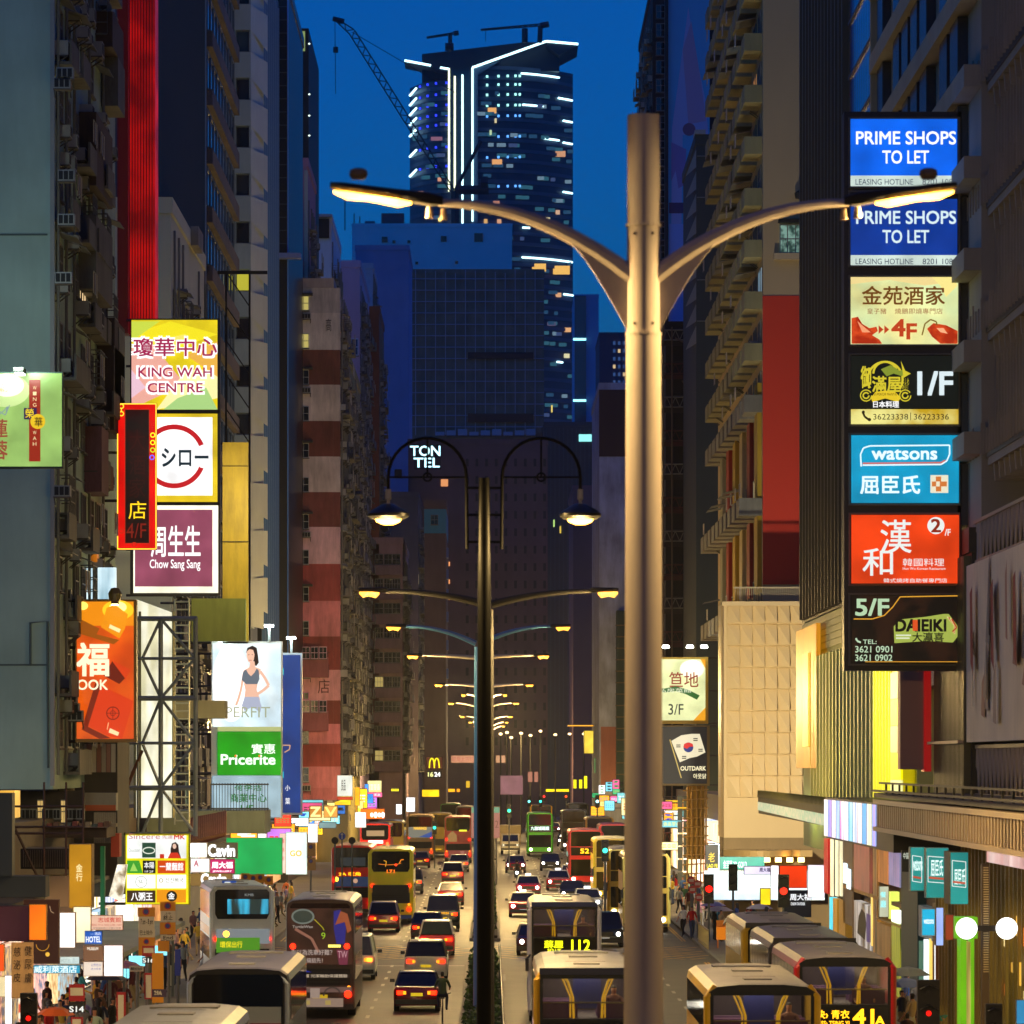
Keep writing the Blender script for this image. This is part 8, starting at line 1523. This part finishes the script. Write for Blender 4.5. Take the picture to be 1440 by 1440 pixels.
# ------------------------------------------------------------------ poles, flags, signals
PO = P('#5c605c', .5)
def polesign(name, label, cat, px, Y, parts, top):
    t = thing(name, label, cat, (X(px, Y), Y, .13)); b = MB(); b.tube([(X(px, Y), Y+.06, .13), (X(px, Y), Y+.06, Z(top, Y))], .05, 8); b.build('post', PO, t); f_ = front_face(t, Y)
    for i_, (a0, b0, a1, b1, c, tx) in enumerate(parts):
        b = MB(); b.box(X(a0, Y), X(a1, Y), Y-.03-.006*i_, Y-.001*i_, Z(b1, Y), Z(b0, Y)); b.build('sign_plate', c if not isinstance(c, str) else P(c, .5), t)
        f_.n = 5+i_
        for q in tx:
            if q[0] == 'o': f_.disc(q[1], q[2], q[3], P(q[4], .5)); f_.disc(q[1], q[2], q[3]*.7, P('#30408c', .5))
            else: f_.text(q[0], q[1], q[2], q[3], q[4], q[5] if not isinstance(q[5], str) else P(q[5], .5), .02)
    return t, f_
YS = P('#d08c10', .5, 0, .1); RDD = P('#a01820', .5); WS = P('#c8c4b0', .6)
polesign('no_stopping_sign', 'tall stack of yellow and white no stopping plates, left one of the pair', 'traffic sign', 206, 138, [
    (194, 1276, 218, 1289, YS, [('o', 205.5, 1282, 5, '#b02030')]), (195, 1289, 217, 1306, WS, [('7 am - 8 pm', 198, 1292, 215, 1302, '#202020')]), (195, 1306, 218, 1318, WS, [('巴士除外', 197, 1308, 215, 1315, '#404040')]), (195, 1318, 218, 1344, YS, [('o', 206, 1324, 4, '#b02030')])], 1276)
polesign('no_stopping_sign', 'tall stack of yellow and white no stopping plates, right one of the pair with END', 'traffic sign', 237, 142, [
    (225, 1268, 247, 1281, YS, [('o', 236, 1274, 5, '#b02030')]), (226, 1281, 247, 1296, WS, [('終止', 230, 1287, 243, 1294, '#202020'), ('上午', 232, 1283, 241, 1286, '#202020')]), (225, 1297, 247, 1314, YS, [('o', 236, 1302, 4.5, '#b02030')]), (226, 1315, 247, 1322, WS, [('End', 230, 1316, 243, 1321, '#202020')]), (222, 1323, 238, 1338, YS, [])], 1268)
polesign('bus_stop_flag', 'bus stop flag marked S16 with a red board under the left yellow plates', 'bus stop', 209, 134, [(200, 1330, 218, 1345, RDD, []), (202, 1333, 216, 1340, WS, []), (200, 1346, 218, 1355, P('#14140f', .5), [('S16', 201, 1347.5, 217, 1353.5, W2)]), (203, 1368, 215, 1405, RDD, []), (205, 1371, 213, 1403, WS, [])], 1330)
polesign('bus_stop_flag', 'bus stop flag marked S14 with rounded red board over the orange umbrella', 'bus stop', 108, 128, [(97, 1384, 119, 1408, RDD, []), (99, 1389, 117, 1400, WS, []), (97, 1409, 119, 1424, P('#14140f', .5), [('S14', 98, 1415, 118, 1423, W2)]), (100, 1430, 117, 1470, RDD, []), (102, 1433, 114, 1470, WS, [])], 1384)
polesign('timetable_post', 'narrow red framed timetable panel on the left pavement', 'bus stop', 170, 131, [(164, 1395, 177, 1460, RDD, []), (166, 1399, 174, 1458, WS, [])], 1395)
polesign('route_panel', 'yellow route list panel with 29A near the left bus stop', 'bus stop', 222, 132, [(214, 1340, 230, 1410, YS, [('29A', 217, 1394, 227, 1399, '#f0f0e0')]), (214, 1391, 234, 1402, P('#3c2c4c', .5), [('29A', 217, 1393, 228, 1399, WS)])], 1340)
polesign('timetable_post', 'dark blue pillar panel between bus stop and shelter', 'bus stop', 250, 148, [(246, 1335, 254, 1372, P('#1838a0', .4), [])], 1335)
polesign('direction_sign', 'small pale street name sign on a thin post', 'traffic sign', 193, 140, [(182, 1358, 202, 1366, WS, [('彌敦道 NATHAN RD', 184, 1360, 200, 1364, '#303030')])], 1358)
t, f_ = polesign('keep_left_sign', 'round blue arrow sign ahead of the red bus roof', 'traffic sign', 481, 268, [], 1170); f_.disc(481, 1176, 5, P('#1848b0', .4)); f_.line([(481, 1180), (481, 1173)], 1.2, WS); f_.poly([(479, 1174), (483, 1174), (481, 1171)], WS)
for px, Y, lb in ((471, 267, 'round dark sign back left of the blue arrow sign'), (495, 269, 'round dark sign back right of the blue arrow sign')):
    t, f_ = polesign('round_sign', lb, 'traffic sign', px, Y, [], 1178); f_.disc(px, 1182, 5, P('#181614', .6))
for i, (px, py, Y) in enumerate(((345, 1239, 195), (356, 1241, 196), (366, 1240, 197), (378, 1243, 198))):
    t, f_ = polesign('no_stopping_sign', 'small yellow no stopping plate above the white bus, %s of four' % ('first', 'second', 'third', 'last')[i], 'traffic sign', px, Y, [(px-6, py-11, px+6, py+1, YS, [('o', px, py-6, 3.4, '#8c3020')])], py-11)
for px, py, Y, a in ((437, 1186, 235, 'upper'), (437, 1206, 234, 'lower')):
    polesign('no_stopping_sign', '%s brown backed plates under the tall white light box' % a, 'traffic sign', px, Y, [(px-7, py, px+7, py+18, P('#8a7048', .6), [('o', px, py+5, 3, '#503050')])], py)
for i, (px, py, Y) in enumerate(((972, 1238, 243), (981, 1243, 242), (974, 1251, 241), (983, 1262, 240))):
    t, f_ = polesign('bus_stop_flag', 'round red bus flag by the right crossing, %s' % ('top left', 'top right', 'middle', 'lowest')[i], 'bus stop', px, Y, [], py-6); f_.disc(px, py, 5.5, P('#b02c30', .5)); f_.rect(px-3.5, py-2, px+3.5, py+2, P('#c8a8a0', .5))
def signal(label, px, py, Y, lamp, c, back=False, s=1.0, tall=None, lr=.85):
    t = thing('traffic_light', label, 'traffic light', (X(px, Y), Y, .1)); x = X(px, Y); z = Z(py, Y); k = s*.16
    b = MB(); b.tube([(x, Y+.12, .1), (x, Y+.12, z+3*k)], .06, 8); b.build('post', PO, t)
    b = MB(); b.box(x-k*1.2, x+k*1.2, Y, Y+.25, z-3.6*k, z+3.6*k); hs = b.build('housing', P('#0a0a0a', .5), t)
    for j in range(3):
        zz = z+(1-j)*2.2*k; b = MB(); b.tube([(x, Y-.001, zz), (x, Y-.03, zz)], k*lr, 14); on = (lamp == j); b.build('lamp', E(c, 3.5) if on else P('#141010', .4), hs)
        b = MB(); b.add([(x-k, Y-.001, zz+k*.5), (x, Y-.001, zz+k), (x+k, Y-.001, zz+k*.5), (x+k, Y-.2, zz+k*.4), (x, Y-.2, zz+k*.9), (x-k, Y-.2, zz+k*.4)], [(0, 1, 4, 5), (1, 2, 3, 4)]); b.build('visor', P('#0a0a0a', .5), hs)
    return t
signal('black traffic light at the lower left corner, small red light', 40, 1432, 96, 1, '#f80c06', s=.9, lr=.35)
signal('black traffic light at the lower right corner, red light on', 1398, 1447, 96, 1, '#f80c06', s=.9, lr=.4)
signal('dark paired traffic light in the right crowd glowing red', 1306, 1425, 104, 1, '#a80804', s=1.3, lr=.3)
signal('green traffic light over the road right of the dark pole', 716, 1140, 380, 1, '#20ffa8'); signal('teal light left of the red one far away', 760, 1127, 520, 1, '#30ffe0'); signal('pale teal light leftmost in the far row', 744, 1127, 520, 1, '#60ffe8')
signal('far red traffic light, left of two', 765, 1120, 560, 1, '#ff2020'); signal('far red traffic light, right of two', 796, 1120, 560, 1, '#ff4018')
signal('green traffic light against the grey wall near the lamp pole', 840, 1127, 420, 1, '#a0ffff'); signal('green traffic light among the right buses', 851, 1196, 250, 1, '#30f0c0'); signal('green traffic light left of the red house bus', 611, 1164, 400, 1, '#20e8b0')
signal('red traffic light at the right crossing by the black sign', 997, 1250, 236, 1, '#f80c06', s=1.3); signal('grey backed traffic light before the white storefront', 1031, 1234, 240, 9, '#f80c06', s=1.2); signal('dark traffic light under the red awning board', 1102, 1253, 226, 1, '#c02010', s=1.4)
# barriers
t = thing('pavement_barrier', 'pale metal pedestrian barrier at the right crossing', 'barrier', (X(990, 233), 233, .13)); b = MB()
for k in range(14): b.box(10.62, 10.66, 226+k*.8, 226.05+k*.8, .13, 1.1)
b.box(10.61, 10.67, 226, 237, 1.06, 1.12); b.box(10.61, 10.67, 226, 237, .25, .3); b.build('rail', P('#b0a070', .5), t)
t = thing('barrier_box', 'orange plastic roadworks box on legs by the right crossing', 'barrier', (X(1016, 228), 228, .13)); b = MB(); x = X(1016, 228); b.box(x-.28, x+.28, 228, 228.5, .55, 1.15); b.build('box', E('#e88010', .6), t); b = MB()
for dx in (-.24, .2): b.box(x+dx, x+dx+.05, 228.1, 228.15, .13, .55); b.box(x+dx, x+dx+.05, 228.4, 228.45, .13, .55)
b.box(x-.3, x+.3, 228.05, 228.1, 1.16, 1.5); b.build('leg', P('#d07810', .5), t)
# median notice boards
for px, s in ((667, 'left of the dark pole'), (698, 'right of the dark pole')):
    t, f_ = signbox('median_banner', 'pale pink and green upright banner on the median %s' % s, px-4.5, 1134, px+5, 1179, 345, .1, P('#b08878', .6), cat='banner'); f_.rect(px-4, 1135, px+4.5, 1143, E('#70b898', .5)); f_.rect(px-4, 1143, px+4.5, 1178, E('#b87870', .55)); f_.text('2', px-2, 1154, px+3, 1164, E('#80403c', .5))
    b = MB(); b.tube([(X(px, 345), 345.05, 0), (X(px, 345), 345.05, Z(1179, 345))], .05, 6); b.build('post', PO, t)
# haze of the humid evening

hz = .00008
if hz > 0:
    b = MB(); b.box(-2600, 2600, -75, 6100, -2, 262); o = b.build('haze', [bpy.data.materials.new('haze')]); tag(o, kind='stuff')
    m = o.data.materials[0]; m.use_nodes = True; t_ = m.node_tree; t_.nodes.clear(); q = t_.nodes.new('ShaderNodeOutputMaterial'); v = t_.nodes.new('ShaderNodeVolumePrincipled')
    v.inputs['Color'].default_value = (.85, .88, .92, 1); v.inputs['Density'].default_value = hz; v.inputs['Anisotropy'].default_value = .3
    t_.links.new(v.outputs[0], q.inputs['Volume'])
